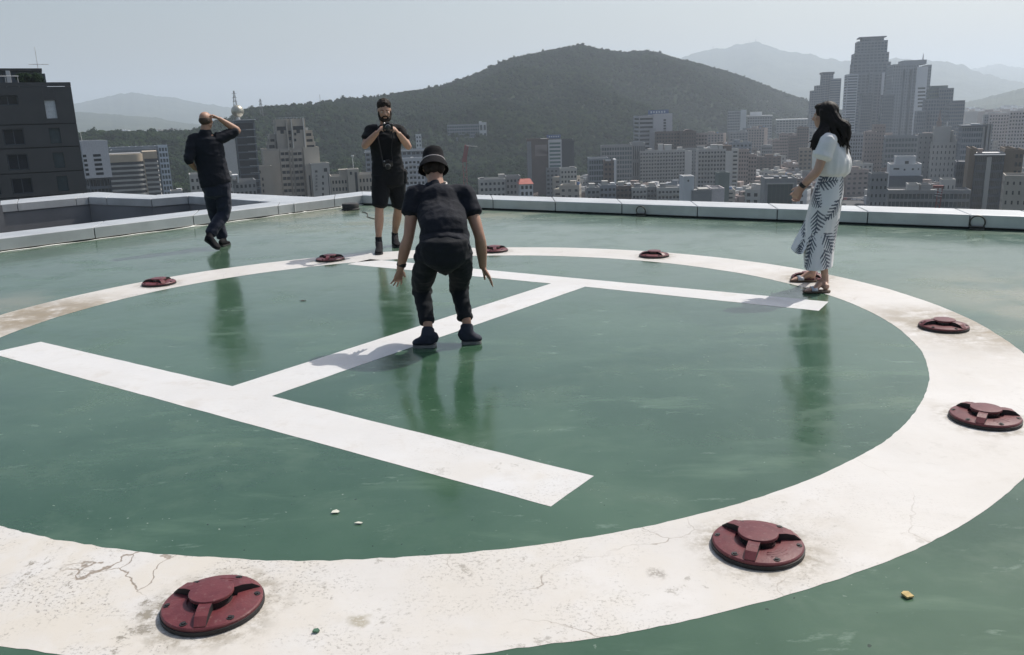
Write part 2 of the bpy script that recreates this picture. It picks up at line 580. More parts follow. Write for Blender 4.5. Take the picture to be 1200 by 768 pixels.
# white sealant squeezed out along the foot of the left kerb
b = MB()
n = 150
pr = []
for i in range(n):
    s = i / (n - 1) * 9.5
    p = KX + EL * s - nL * (0.012 + 0.012 * noise.noise(Vector((s * 3, 1, 0))))
    r = max(0.003, 0.012 + 0.014 * noise.noise(Vector((s * 2.3, 7, 0))) + (0.012 if noise.noise(Vector((s * 9, 4, 2))) > 0.35 else 0))
    pr.append((p - klo + Vector((0, 0, r * 0.3)), r))
b.tube([q[0] for q in pr], [(q[1], q[1] * 0.6) for q in pr], 6, side=(0.78, -0.62, 0))
b.build('sealant_bead', mat('white_sealant', (0.72, 0.72, 0.66), 0.6), kl, True)
# the far, zigzag parapet across the light well
bk = px2([(0, 235.5), (113.3, 225), (183, 228.7), (234, 225), (370, 231)])
fr = px2([(0, 240), (103, 231), (177, 233.3), (220, 230), (345, 238.5)])
u = (bk[1] - bk[0]).normalized()
bk.insert(0, bk[0] - u * 9)
fr.insert(0, fr[0] - (fr[1] - fr[0]).normalized() * 9)
kw, kwo = kerb('well_parapet', 'zigzag parapet with pale coping beyond the dark light well on the left', fr, bk,
          [[0.3, 0.6, 0.9], [0.18, 0.85], [0.3], [], [0.35, 0.7]], drop=8.0)
# floor of the light well and the building that carries the deck
b = MB()
b.add([KX + EL * 26 + nL * 9, KX + EL * 26 + nL * 0.3, KX + nL * 0.3, KX + nL * 6, ], [(0, 1, 2, 3)])
for i, v in enumerate(b.v):
    b.v[i] = (v[0], v[1], -4.5)
tag(b.build('well_floor', mat('grey_roofing', (0.16, 0.16, 0.165), 0.9)), 'grey floor of the light well below the left parapet', 'floor', kind='structure')
b = MB()
body = [KX + nL * (KERB_W - 0.05) + nR * (KERB_W - 0.05), RE + nR * (KERB_W - 0.05), RE + EL * 30, LE + EL * 4 + nL * (KERB_W - 0.05)]
b.prism([(p.x, p.y) for p in reversed(body)], -60, -0.35)
tag(b.build('host_building', mat('host_cladding', (0.25, 0.25, 0.26), 0.7)), 'grey building whose roof carries the helipad', 'building')

# ---- things fixed to or lying on the deck
M_RED = None
def red_material():
    t = NT('maroon_cast_paint')
    f = t.noise(14, 5, 0.6)
    col = t.mix(t.ramp(f, 0.35, 0.7), (0.105, 0.022, 0.027), (0.145, 0.036, 0.040))
    d = t.noise(60, 4, 0.7)
    col = t.mix(t.math('MULTIPLY', t.ramp(d, 0.55, 0.72), 0.6), col, (0.19, 0.10, 0.095))
    e = t.noise(6, 6, 0.75)
    col = t.mix(t.math('MULTIPLY', t.ramp(e, 0.55, 0.68), 0.55), col, (0.085, 0.030, 0.030))
    t.set(**{'Base Color': col, 'Roughness': 0.42, 'Specular IOR Level': 0.4})
    t.bump(t.math('ADD', t.noise(120, 3), t.math('MULTIPLY', t.noise(25, 3), 0.5)), 0.25, 0.003)
    return t.m
M_RED = red_material()
M_BLACK = mat('black_gasket', (0.012, 0.012, 0.013), 0.6)
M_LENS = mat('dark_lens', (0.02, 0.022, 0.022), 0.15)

def fixture():
    root = empty('perimeter_light', (0, 0, 0))
    R = 0.166
    b = MB()
    b.lathe([(0, -0.002), (R + 0.004, -0.002), (R + 0.004, 0.012), (R - 0.004, 0.013), (0, 0.013)], 48)
    b.build('gasket', M_BLACK, root, False)
    b = MB()
    prof = [(0, 0.012), (R, 0.012), (R, 0.020), (R - 0.004, 0.024), (R * 0.8, 0.029), (R * 0.62, 0.0315), (R * 0.50, 0.032), (R * 0.49, 0.026), (0, 0.026)]
    b.lathe(prof, 48)
    fl = b.build('flange', M_RED, root, True)
    fl.data.set_sharp_from_angle(angle=math.radians(30))
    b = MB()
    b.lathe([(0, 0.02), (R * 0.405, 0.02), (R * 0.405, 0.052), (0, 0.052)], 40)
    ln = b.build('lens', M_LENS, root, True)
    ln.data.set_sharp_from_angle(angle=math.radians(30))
    b = MB()
    b.lathe([(0, 0.050), (R * 0.43, 0.050), (R * 0.445, 0.052), (R * 0.445, 0.060), (R * 0.435, 0.0625), (R * 0.30, 0.0645), (0, 0.065)], 48)
    cp = b.build('cap', M_RED, root, True)
    cp.data.set_sharp_from_angle(angle=math.radians(30))
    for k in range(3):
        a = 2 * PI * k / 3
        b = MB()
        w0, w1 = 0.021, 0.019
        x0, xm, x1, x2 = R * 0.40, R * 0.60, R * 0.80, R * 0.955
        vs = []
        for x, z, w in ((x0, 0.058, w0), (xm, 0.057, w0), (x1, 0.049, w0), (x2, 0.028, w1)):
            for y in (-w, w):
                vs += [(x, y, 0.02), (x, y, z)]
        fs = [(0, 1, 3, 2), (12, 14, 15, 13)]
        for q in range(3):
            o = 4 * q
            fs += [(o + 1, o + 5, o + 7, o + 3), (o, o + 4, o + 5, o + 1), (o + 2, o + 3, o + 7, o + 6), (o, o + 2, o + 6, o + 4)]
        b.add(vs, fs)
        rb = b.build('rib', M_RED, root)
        rb.data.materials.append(M_BLACK)  # black on the side faces paints in the ribs' shade
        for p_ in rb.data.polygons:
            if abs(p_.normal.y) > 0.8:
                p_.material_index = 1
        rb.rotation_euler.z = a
    for k in range(6):
        a = 2 * PI * (k + 0.5) / 6 + 0.12
        b = MB()
        b.frustum((R * 0.87 * math.cos(a), R * 0.87 * math.sin(a)), 0.0085, 0.0075, 0.022, 0.031, 6)
        b.frustum((R * 0.87 * math.cos(a), R * 0.87 * math.sin(a)), 0.014, 0.0135, 0.0215, 0.0275, 14)
        b.build('bolt', M_BLACK, root, False)
    # raised arc of cast ridges between two ribs
    b = MB()
    for r, a0, a1 in ((R * 0.62, 0.5, 1.2), (R * 0.70, 0.45, 1.25), (R * 0.78, 0.55, 1.1)):
        pts = [(r * math.cos(a0 + (a1 - a0) * i / 8), r * math.sin(a0 + (a1 - a0) * i / 8), 0.031 - (r / R - 0.62) * 0.016) for i in range(9)]
        b.tube(pts, [0.0022] * 9, 5)
    b.build('cast_ridges', M_RED, root, True)['kind'] = 'stuff'
    return root

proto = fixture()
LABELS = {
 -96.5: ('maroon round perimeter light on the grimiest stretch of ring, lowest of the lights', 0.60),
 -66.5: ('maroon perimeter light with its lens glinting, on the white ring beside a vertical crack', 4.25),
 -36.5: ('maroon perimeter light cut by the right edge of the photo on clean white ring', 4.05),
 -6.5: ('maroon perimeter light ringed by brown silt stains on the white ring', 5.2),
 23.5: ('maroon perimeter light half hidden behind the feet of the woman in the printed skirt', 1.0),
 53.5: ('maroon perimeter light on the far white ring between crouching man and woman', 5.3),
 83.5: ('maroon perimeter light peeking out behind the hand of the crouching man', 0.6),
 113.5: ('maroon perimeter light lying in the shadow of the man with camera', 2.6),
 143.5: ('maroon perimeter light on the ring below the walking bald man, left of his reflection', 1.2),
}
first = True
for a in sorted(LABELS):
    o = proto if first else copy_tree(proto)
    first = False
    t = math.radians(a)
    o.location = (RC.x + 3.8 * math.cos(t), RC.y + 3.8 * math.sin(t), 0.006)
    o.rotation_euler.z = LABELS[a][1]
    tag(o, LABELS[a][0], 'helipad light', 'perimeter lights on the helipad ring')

# black drain cap near the far corner, with a cable
p = at_z(411, 246, 0)
r = empty('drain_cap', p)
tag(r, 'squat black round drain cap on the deck near the far corner', 'drain cap')
b = MB()
b.lathe([(0, 0), (0.165, 0), (0.168, 0.02), (0.15, 0.03), (0, 0.03)], 28)
b.build('base_flange', mat('weathered_black', (0.03, 0.03, 0.03), 0.7), r, True).data.set_sharp_from_angle(angle=0.6)
b = MB()
b.lathe([(0, 0.028), (0.150, 0.028), (0.155, 0.10), (0.145, 0.118), (0, 0.125)], 28)
b.build('lid', _mats['weathered_black'], r, True).data.set_sharp_from_angle(angle=0.6)
b = MB()
q0, q1 = at_z(424, 249, 0), at_z(445, 261, 0)
pts = [q0.lerp(q1, i / 10) + Vector((0.05 * math.sin(i * 0.9), 0.03 * math.cos(i), 0.006)) for i in range(11)]
b.tube(pts, [0.007] * 11, 6)
tag(b.build('cable', mat('dark_cable', (0.05, 0.04, 0.03), 0.7), None, True), 'thin dark cable running over the deck from the drain cap behind the man with camera', 'cable')

# lifting shackles on the right kerb
def shackle(px, py, label, s=1.0, upright=True):
    p = at_z(px, py, 0)
    d = (p - KX).dot(ER)
    p = KX + ER * d - nR * 0.06
    r = empty('shackle', (p.x, p.y, 0.0), math.atan2(ER.y, ER.x))
    tag(r, label, 'shackle', 'lifting shackles on the right parapet')
    mt = mat('rusty_steel', (0.09, 0.085, 0.075), 0.5, 0.3, 20, 0.6)
    b = MB()
    b.box(-0.07 * s, 0.07 * s, -0.03, 0.055, 0, 0.018)
    b.build('base_plate', mt, r)
    b = MB()
    n = 20
    pts = []
    for i in range(n + 1):
        a = -0.6 + (PI + 1.2) * i / n
        pts.append((0.075 * s * math.cos(a), -0.015 * math.sin(a), 0.085 * s + 0.075 * s * math.sin(a)))
    b.tube(pts, [0.0095] * (n + 1), 8)
    b.build('bow', mt, r, True)
    b = MB()
    b.tube([(-0.075 * s, 0, 0.04), (0.075 * s, 0, 0.04)], [0.012, 0.012], 8)
    b.build('pin', mt, r, True)
    return r
shackle(1146, 267.5, 'round steel shackle standing at the right parapet below the right hand tower blocks', 1.15)
shackle(752, 253.5, 'small steel shackle at the parapet foot between crouching man and woman', 1.0)

# litter on the deck
def scrap(name, label, cat, px, py, pts, h, m, rz=0.0):
    p = at_z(px, py, 0.0045)
    b = MB()
    b.prism(pts, 0, h)
    o = b.build(name, m, None, False, p)
    o.rotation_euler = (0.05, 0.04, rz)
    return tag(o, label, cat)
scrap('sponge_scrap', 'small square yellow scrap on the green deck outside the ring', 'scrap', 1063, 698,
      [(-0.016, -0.014), (0.012, -0.017), (0.017, 0.012), (0.002, 0.018), (-0.014, 0.013)], 0.006, mat('yellow_foam', (0.42, 0.31, 0.13), 0.8, 0.2, 60), 0.4)
scrap('paint_flake', 'larger pale paint flake on the green deck above the lowest perimeter light', 'paint flake', 393, 600,
      [(-0.016, -0.012), (0.013, -0.01), (0.018, 0.002), (0.002, 0.016), (-0.012, 0.006)], 0.003, mat('pale_flake', (0.55, 0.55, 0.47), 0.7))
scrap('paint_flake', 'thin pale paint flake on the green deck, lower of the two flakes', 'paint flake', 420, 613,
      [(-0.017, -0.004), (0.012, -0.008), (0.018, 0.001), (-0.002, 0.007)], 0.003, _mats['pale_flake'])
scrap('paint_chip', 'dark green paint chip lying on the white ring', 'paint chip', 370.5, 740,
      [(-0.011, -0.007), (0.006, -0.009), (0.012, 0.0), (0.004, 0.009), (-0.008, 0.006)], 0.006, mat('green_chip', (0.05, 0.12, 0.07), 0.5))
scrap('dark_leaf', 'small dark dry leaf on the green deck left of the crouching man', 'leaf', 355, 352.5,
      [(-0.03, -0.008), (0.0, -0.014), (0.03, 0.004), (0.0, 0.012)], 0.004, mat('dry_leaf', (0.05, 0.045, 0.03), 0.8))
# ------------------------------------------------------------------ people
def remesh(mb, voxel, smooth=4, factor=0.5, name='skin', origin=None, wrinkle=None):
    """fuses overlapping closed shapes into one continuous surface"""
    me = mb.mesh('tmp')
    o = bpy.data.objects.new('tmp', me)
    COL.objects.link(o)
    r = o.modifiers.new('r', 'REMESH')
    r.mode = 'VOXEL'
    r.voxel_size = voxel
    if smooth:
        s = o.modifiers.new('s', 'SMOOTH')
        s.iterations = smooth
        s.factor = factor
    dg = bpy.context.evaluated_depsgraph_get()
    new = bpy.data.meshes.new_from_object(o.evaluated_get(dg))
    bpy.data.objects.remove(o)
    bpy.data.meshes.remove(me)
    n = len(new.vertices)
    co = np.empty(n * 3, 'f')
    new.vertices.foreach_get('co', co)
    co = co.reshape(-1, 3)
    if wrinkle:
        no = np.empty(n * 3, 'f')
        new.vertices.foreach_get('normal', no)
        no = no.reshape(-1, 3)
        d = np.array([wrinkle(Vector(p)) for p in co.tolist()], 'f')
        co = co + no * d[:, None]
    if origin is not None:
        co = co - np.array(origin, 'f')
    new.vertices.foreach_set('co', co.astype('f').ravel())
    new.name = name
    new.shade_smooth()
    new.update()
    return new

def limb(b, pts, rad, n=14, side=None):
    b.tube(pts, rad, n, side)
    for p, r in zip(pts[1:-1], rad[1:-1]):
        rr = min(r) if isinstance(r, (tuple, list)) else r
        b.ball(p, rr * 0.99, None, 12, 8)

def sub(pts, rad, k=3):
    """Catmull-Rom refinement of a limb's axis and radii"""
    P = [Vector(p) for p in pts]
    R = [r if isinstance(r, (tuple, list)) else (r, r) for r in rad]
    oP, oR = [], []
    for i in range(len(P) - 1):
        p0, p1, p2, p3 = P[max(i - 1, 0)], P[i], P[i + 1], P[min(i + 2, len(P) - 1)]
        for j in range(k):
            t = j / k
            oP.append(0.5 * ((2 * p1) + (p2 - p0) * t + (2 * p0 - 5 * p1 + 4 * p2 - p3) * t * t + (3 * p1 - p0 - 3 * p2 + p3) * t ** 3))
            tt = t * t * (3 - 2 * t)
            oR.append(tuple(a * (1 - tt) + c * tt for a, c in zip(R[i], R[i + 1])))
    oP.append(P[-1]); oR.append(R[-1])
    return oP, oR

def hand(b, wrist, d, pn, thumb_side, curl=0.35, spread=0.10, s=1.0, tcurl=0.3, curls=None):
    """palm with five separate bent fingers; d: pointing direction, pn: the way the palm faces, thumb_side: where the thumb lies"""
    d = d.normalized()
    sd = (thumb_side - d * thumb_side.dot(d)).normalized()
    pn2 = d.cross(sd)
    if pn2.dot(pn) < 0:
        pn2 = -pn2
    pn = pn2.normalized()
    L = 0.092 * s
    P = [wrist - d * 0.02 * s, wrist + d * 0.018 * s, wrist + d * 0.05 * s, wrist + d * L]
    b.tube(P, [(0.026 * s, 0.019 * s), (0.030 * s, 0.017 * s), (0.040 * s, 0.0155 * s), (0.039 * s, 0.0125 * s)], 14, side=sd)
    lens = [0.072, 0.081, 0.076, 0.058]
    for i in range(4):
        off = (1.5 - i) / 1.5
        q = wrist + d * (L - 0.010 * s - abs(off - 0.3) * 0.006 * s) + sd * (0.0305 * off * s)
        fd = (d + sd * (spread * off * 1.2)).normalized()
        c = (curls[i] if curls else curl) * (1 + 0.12 * (i - 1))
        pts, rad = [q - fd * 0.012 * s, q], [0.0088 * s, 0.0092 * s]
        axis = fd.cross(pn).normalized()
        ang = 0
        for k, fr in enumerate((0.44, 0.30, 0.26)):
            ang += c * (0.7, 1.0, 0.8)[k]
            v = fd * math.cos(ang) + pn * math.sin(ang)
            q = q + v * (lens[i] * fr * s)
            pts.append(q)
            rad.append((0.0084, 0.0077, 0.0062)[k] * s)
        pp, rr = sub(pts, rad, 2)
        b.tube(pp, rr, 8)
    q = wrist + d * 0.020 * s + sd * 0.026 * s + pn * 0.004 * s
    td = (d * 0.72 + sd * 0.62 + pn * 0.22).normalized()
    pts, rad = [q - td * 0.012 * s, q], [0.0135 * s, 0.0130 * s]
    for k, fr in enumerate((0.036, 0.030, 0.024)):
        v = (td + d * (tcurl * k * 0.8) + pn * (tcurl * k * 0.5)).normalized()
        q = q + v * fr * s
        pts.append(q); rad.append((0.0118, 0.0102, 0.0078)[k] * s)
    pp, rr = sub(pts, rad, 2)
    b.tube(pp, rr, 9)

def head(b, c, fw, up, s=1.0):
    """cranium, jaw, brow, nose, lips, chin and ears fused into the body"""
    fw = (fw - up * fw.dot(up)).normalized()
    sd = fw.cross(up).normalized()
    ax = (sd, fw, up)
    def at(x, y, z):
        return c + sd * (x * s) + fw * (y * s) + up * (z * s)
    b.ball(at(0, -0.012, 0.030), (0.074 * s, 0.094 * s, 0.083 * s), ax, 20, 14)
    b.ball(at(0, 0.022, -0.020), (0.062 * s, 0.068 * s, 0.088 * s), ax, 18, 12)
    b.ball(at(0, 0.052, -0.075), (0.036 * s, 0.036 * s, 0.030 * s), ax, 12, 8)       # chin
    for q in (-1, 1):
        b.ball(at(q * 0.042, 0.004, -0.058), (0.020 * s, 0.042 * s, 0.030 * s), ax, 10, 8)  # jaw corner
        b.ball(at(q * 0.040, 0.060, -0.012), (0.022 * s, 0.022 * s, 0.020 * s), ax, 10, 8)  # cheek
        b.ball(at(q * 0.074, -0.004, 0.000), (0.008 * s, 0.019 * s, 0.031 * s), ax, 10, 8)  # ear
        b.ball(at(q * 0.030, 0.079, 0.026), (0.024 * s, 0.012 * s, 0.009 * s), ax, 10, 8)   # brow ridge
    b.tube([at(0, 0.083, 0.022), at(0, 0.096, 0.000), at(0, 0.108, -0.020)], [0.009 * s, 0.011 * s, 0.014 * s], 8, side=sd)
    for q in (-1, 1):
        b.ball(at(q * 0.012, 0.094, -0.022), 0.0095 * s, ax, 8, 6)
    b.ball(at(0, 0.086, -0.047), (0.023 * s, 0.010 * s, 0.0065 * s), ax, 10, 6)
    b.ball(at(0, 0.084, -0.060), (0.020 * s, 0.010 * s, 0.0075 * s), ax, 10, 6)
    return at, ax

def cloth(name, col, rough=0.85, var=0.18, weave=420, sheen=0.12):
    t = NT(name)
    f = t.noise(5, 4, 0.6)
    lo = tuple(c * (1 - var) for c in col); hi = tuple(c * (1 + var) for c in col)
    t.set(**{'Base Color': t.mix(t.ramp(f, 0.3, 0.7), lo, hi), 'Roughness': rough, 'Specular IOR Level': 0.25, 'Sheen Weight': sheen})
    t.bump(t.math('ADD', t.math('MULTIPLY', t.noise(weave, 2), 0.12), t.noise(13, 5, 0.6, vec=t.scaled(1, 1, 1.8))), 0.45, 0.022)
    return t.m

def skin(name, col):
    t = NT(name)
    f = t.noise(9, 4, 0.6)
    lo = (col[0] * 0.9, col[1] * 0.84, col[2] * 0.82)
    t.set(**{'Base Color': t.mix(t.ramp(f, 0.35, 0.65), lo, col), 'Roughness': 0.5, 'Specular IOR Level': 0.4,
             'Subsurface Weight': 0.08, 'Subsurface Radius': (0.01, 0.004, 0.002)})
    t.bump(t.noise(160, 3), 0.1, 0.002)
    return t.m

def folds(amp, f1=9.0, seed=0.0, stretch=(1, 1, 2.4)):
    def w(p):
        q = Vector((p.x * stretch[0] * f1 + seed, p.y * stretch[1] * f1, p.z * stretch[2] * f1 * 0.5))
        a = noise.noise(q)
        bb = noise.noise(q * 2.3 + Vector((5, 1, 2)))
        return amp * ((1 - abs(a) * 2.2) * 0.6 + bb * 0.4)
    return w

class Fig:
    """a person's own frame: joints are given by pixel plus a depth offset away from the camera"""
    def __init__(self, foot, label):
        self.g = at_z(foot[0], foot[1], 0)
        self.D = math.hypot(self.g.x, self.g.y)
        self.F = Vector((self.g.x, self.g.y, 0)).normalized()
        self.R = Vector((self.F.y, -self.F.x, 0))
        self.U = Vector((0, 0, 1))
        self.root = tag(empty('person', (self.g.x, self.g.y, 0)), label, 'person')
    def J(self, px, py, f=0.0):
        d = ray(px, py)
        t = (self.D + f) / (d.x * self.F.x + d.y * self.F.y)
        return CAM + d * t
    def part(self, name, mb, m, voxel=None, smooth=4, wr=None, parent=None, factor=0.5):
        if voxel:
            me = remesh(mb, voxel, smooth, factor, name, self.root.location, wr)
            me.materials.append(m)
        else:
            for i, v in enumerate(mb.v):
                mb.v[i] = tuple(Vector(v) - self.root.location)
            me = mb.mesh(name, m, True)
        return link(name, me, parent or self.root)

def shoe(fig, heel, toe, m, msole, h=0.085, w=0.042, heel_up=0.0, shaft=None):
    """trainer: rounded upper on a sole; heel and toe are points on the sole line"""
    d = (toe - heel)
    L = d.length
    d.normalize()
    sd = d.cross(Vector((0, 0, 1))).normalized()
    n = sd.cross(d).normalized()
    def q(t, z):
        return heel + d * (L * t) + n * z
    b = MB()
    prof = [(0.0, 0.55, 0.6), (0.08, 0.75, 0.86), (0.2, 0.82, 0.98), (0.36, 0.85, 0.90), (0.55, 0.95, 0.66), (0.72, 1.05, 0.50), (0.88, 0.95, 0.40), (0.98, 0.6, 0.28)]
    b.tube([q(t, 0.014 + h * k * 0.5) for t, ww, k in prof], [(w * ww, h * k * 0.5) for t, ww, k in prof], 16, side=sd)
    if shaft is not None:
        ts = min(0.42, max(0.16, (shaft - heel).dot(d) / L))
        p1 = q(ts, h * 0.75)
        p2 = shaft + Vector((0, 0, 0.012))
        b.tube([q(ts, h * 0.3), p1, p1.lerp(p2, 0.5), p2], [(w * 0.95, 0.058), (w * 0.9, 0.050), (w * 0.95, 0.048), (w * 0.98, 0.047)], 14, side=sd)
    up = fig.part('shoe', b, m, 0.006, 5)
    b = MB()
    out = [(0.0, 0.62), (0.08, 0.85), (0.25, 0.88), (0.42, 0.80), (0.6, 0.98), (0.75, 1.08), (0.9, 0.92), (0.98, 0.6), (1.0, 0.25)]
    for z0, z1 in ((0.002, 0.022),):
        lv = [q(t, z0) - sd * (w * k) for t, k in out] + [q(t, z0) + sd * (w * k) for t, k in reversed(out)]
        uv = [p + n * (z1 - z0) for p in lv]
        k = len(lv)
        b.add(lv + uv, [tuple(range(k - 1, -1, -1)), tuple(range(k, 2 * k))] + [(i, (i + 1) % k, k + (i + 1) % k, k + i) for i in range(k)])
    for i, v in enumerate(b.v):
        b.v[i] = tuple(Vector(v) - fig.root.location)
    link('sole', b.mesh('sole', msole), up)
    return up

SK_TAN = skin('tanned_skin', (0.40, 0.235, 0.165))
SK_MID = skin('olive_skin', (0.46, 0.28, 0.20))
SK_FAIR = skin('fair_skin', (0.50, 0.32, 0.24))
CL_NAVY = cloth('navy_cotton', (0.009, 0.011, 0.018), sheen=0.03)
CL_BLACK = cloth('black_cotton', (0.007, 0.008, 0.010), sheen=0.03)
CL_DARK = cloth('charcoal_twill', (0.009, 0.011, 0.015), sheen=0.03)
CL_DENIM = cloth('dark_indigo_twill', (0.014, 0.018, 0.034))
M_SHOE = mat('black_shoe', (0.010, 0.010, 0.012), 0.85, 0.2, 30, spec=0.2)
M_SHOE_NAVY = mat('navy_suede', (0.016, 0.020, 0.035), 0.85, 0.2, 30)
M_SOLE_D = mat('dark_rubber', (0.03, 0.03, 0.03), 0.7)
M_SOLE_G = mat('grey_rubber', (0.16, 0.16, 0.155), 0.7)
M_HAIR_D = mat('dark_brown_hair', (0.024, 0.017, 0.013), 0.7, 0.3, 40, spec=0.2)
M_HAIR_B = mat('black_hair', (0.011, 0.008, 0.007), 0.6, 0.3, 40, spec=0.25)
M_EYE = mat('eye_white', (0.5, 0.48, 0.45), 0.25)
M_IRIS = mat('dark_iris', (0.02, 0.014, 0.01), 0.2)
M_STRAP = mat('black_strap', (0.012, 0.012, 0.013), 0.6)

def eyes(fig, at, ax):
    for q in (-1, 1):
        b = MB()
        b.ball(at(q * 0.030, 0.071, 0.008), 0.0118, ax, 12, 8)
        e = fig.part('eye', b, M_EYE)
        b = MB()
        b.ball(at(q * 0.030, 0.0785, 0.008), (0.0058, 0.0048, 0.0058), ax, 10, 6)
        fig.part('iris', b, M_IRIS, parent=e)

# ================================================== man in a bucket hat, crouching, seen from behind
G = Fig((522, 405), 'man in dark clothes and black bucket hat crouching with bent knees, seen from behind')
J, R, F, U = G.J, G.R, G.F, G.U
b = MB()
hc = J(508.5, 197, 0.36)
hup = (U * 0.86 + F * 0.5).normalized()
atH, axH = head(b, hc, F * 0.86 - U * 0.5, hup, 1.0)
nb = J(511, 218, 0.25)
limb(b, [nb - U * 0.03, nb.lerp(hc, 0.45), hc - hup * 0.02], [0.066, 0.056, 0.058])
sL, sR = J(487, 228, 0.20), J(545, 228, 0.20)
chest, waist, hips = J(516, 246, 0.15), J(521, 277, -0.01), J(521, 299, -0.10)
side = R
b.tube(*sub([hips - U * 0.02, hips + U * 0.03, waist, chest, nb - U * 0.05, nb], [(0.10, 0.06), (0.13, 0.08), (0.125, 0.085), (0.145, 0.095), (0.12, 0.075), (0.06, 0.055)], 3), 18, side)
eL, wL = J(479, 277, 0.10), J(469, 316, 0.13)
eR, wR = J(561.5, 276, 0.08), J(566, 314, 0.12)
limb(b, *sub([sL, sL.lerp(eL, 0.5) - R * 0.005, eL, eL.lerp(wL, 0.35) - R * 0.004, wL], [0.052, 0.047, 0.039, 0.043, (0.029, 0.024)], 3))
limb(b, *sub([sR, sR.lerp(eR, 0.5) + R * 0.005, eR, eR.lerp(wR, 0.35) + R * 0.004, wR], [0.052, 0.047, 0.039, 0.043, (0.029, 0.024)], 3))
hdL = (J(463, 342, 0.18) - wL)
hand(b, wL, hdL, F * 0.6 + R * 0.5, R * 0.9 + F * 0.6, 0.16, 0.24, 0.98, 0.1)
hdR = (J(581.5, 338, 0.10) - wR)
hand(b, wR, hdR, -U * 0.5 - R * 0.5 + F * 0.3, F * 1.0 - R * 0.2, 0.12, 0.06, 0.98, 0.1)
hL, hR = J(504, 303, -0.06), J(538, 303, -0.06)
kL, kR = J(494, 337, 0.20), J(537.5, 334, 0.20)
aL, aR = J(502, 388, 0.02), J(547, 383, 0.04)
for h_, k_, a_ in ((hL, kL, aL), (hR, kR, aR)):
    limb(b, *sub([h_, h_.lerp(k_, 0.5), k_, k_.lerp(a_, 0.35) - F * 0.01, a_ + U * 0.04, a_ - U * 0.05], [0.075, 0.068, 0.048, 0.042, 0.034, 0.036], 3))
G.part('body', b, SK_TAN, 0.006, 4)
# shirt
b = MB()
b.tube(*sub([hips + U * 0.040, waist - U * 0.01, waist + U * 0.07, chest, chest.lerp(nb, 0.55), nb - U * 0.025, nb + U * 0.012],
            [(0.180, 0.122), (0.172, 0.116), (0.164, 0.112), (0.174, 0.114), (0.166, 0.102), (0.092, 0.080), (0.074, 0.066)], 4), 26, side)
for s_, e_, q in ((sL, eL, -1), (sR, eR, 1)):
    sh = s_.lerp(nb, 0.35)
    p1, p2 = s_.lerp(e_, 0.22), s_.lerp(e_, 0.47)
    b.tube(*sub([sh - U * 0.03, s_ - U * 0.005, p1 + R * (q * 0.006), p2 + R * (q * 0.006)], [0.078, 0.072, 0.070, 0.073], 3), 16)
    b.ball(s_, 0.070, None, 16, 10)
G.part('shirt', b, CL_NAVY, 0.007, 3, folds(0.009, 10, 3.0, (1.3, 1, 2.0)))
b = MB()
pc = [nb + U * 0.015 + R * (0.078 * math.cos(t)) + F * (0.07 * math.sin(t) - 0.0) + U * (0.012 * math.sin(t)) for t in np.linspace(-0.9, 1.6, 10)]
b.tube(pc, [0.006] * 10, 6)
G.part('collar_edge', b, mat('pale_cotton', (0.55, 0.53, 0.5), 0.8))
# trousers
b = MB()
b.tube(*sub([hips + U * 0.10, hips + U * 0.04, hips - U * 0.03, hips - U * 0.085], [(0.166, 0.112), (0.174, 0.118), (0.158, 0.110), (0.095, 0.085)], 3), 24, side)
for h_, k_, a_, q in ((hL, kL, aL, -1), (hR, kR, aR, 1)):
    cuff = k_.lerp(a_, 0.80)
    b.tube(*sub([h_ + U * 0.05 + R * (q * 0.004), h_.lerp(k_, 0.45) + R * (q * 0.012), k_ + R * (q * 0.002) , k_.lerp(a_, 0.2), k_.lerp(a_, 0.5), cuff],
                [(0.092, 0.104), (0.083, 0.096), (0.069, 0.084), (0.062, 0.075), (0.055, 0.066), (0.049, 0.055)], 4), 18, side)
    # knee bunching and turned-up cuff
    b.tube([k_.lerp(a_, 0.07), k_.lerp(a_, 0.12)], [(0.073, 0.088)] * 2, 18, side)
    b.tube([k_.lerp(a_, 0.74), k_.lerp(a_, 0.81)], [(0.056, 0.062), (0.055, 0.060)], 18, side)
b.ball(hL - R * 0.062 + U * 0.01, (0.05, 0.04, 0.06), None, 10, 8)
G.part('trousers', b, CL_DARK, 0.007, 3, folds(0.010, 9, 1.0, (1, 1, 3.0)))
shoe(G, at_z(511, 406, 0) - F * 0.02, at_z(484, 410, 0) + F * 0.07, M_SHOE_NAVY, M_SOLE_G, 0.115, 0.048, shaft=aL)
shoe(G, at_z(541, 404, 0) + F * 0.02, at_z(565, 405, 0) + F * 0.07, M_SHOE_NAVY, M_SOLE_G, 0.115, 0.048, shaft=aR)
# hat: soft crown, pale band, drooping brim
b = MB()
hat_c = hc + hup * 0.060 - (F * 0.86 - U * 0.5) * 0.010
def hat_ring(r, z, n=36, wob=0.0):
    out = []
    for i in range(n):
        t = 2 * PI * i / n
        rr = 0.94 * r * (1 + wob * noise.noise(Vector((math.cos(t) * 1.6, math.sin(t) * 1.6, z * 20))))
        out.append(hat_c + axH[0] * (rr * 0.94 * math.cos(t)) + axH[1] * (rr * 1.08 * math.sin(t)) + hup * (z + wob * 0.3 * r * noise.noise(Vector((math.cos(t) * 2, math.sin(t) * 2, 4)))))
    return out
rings = [(0.006, 0.084, 0), (0.050, 0.084, 0.03), (0.076, 0.077, 0.05), (0.086, 0.055, 0.06), (0.090, 0.02, 0.04), (0.0905, -0.008, 0.02), (0.100, -0.020, 0.05), (0.116, -0.044, 0.10), (0.127, -0.080, 0.16),
         (0.128, -0.0825, 0.16), (0.124, -0.080, 0.16), (0.113, -0.046, 0.10), (0.094, -0.024, 0.04), (0.086, -0.010, 0.02)]
vs, fs = [], []
n = 36
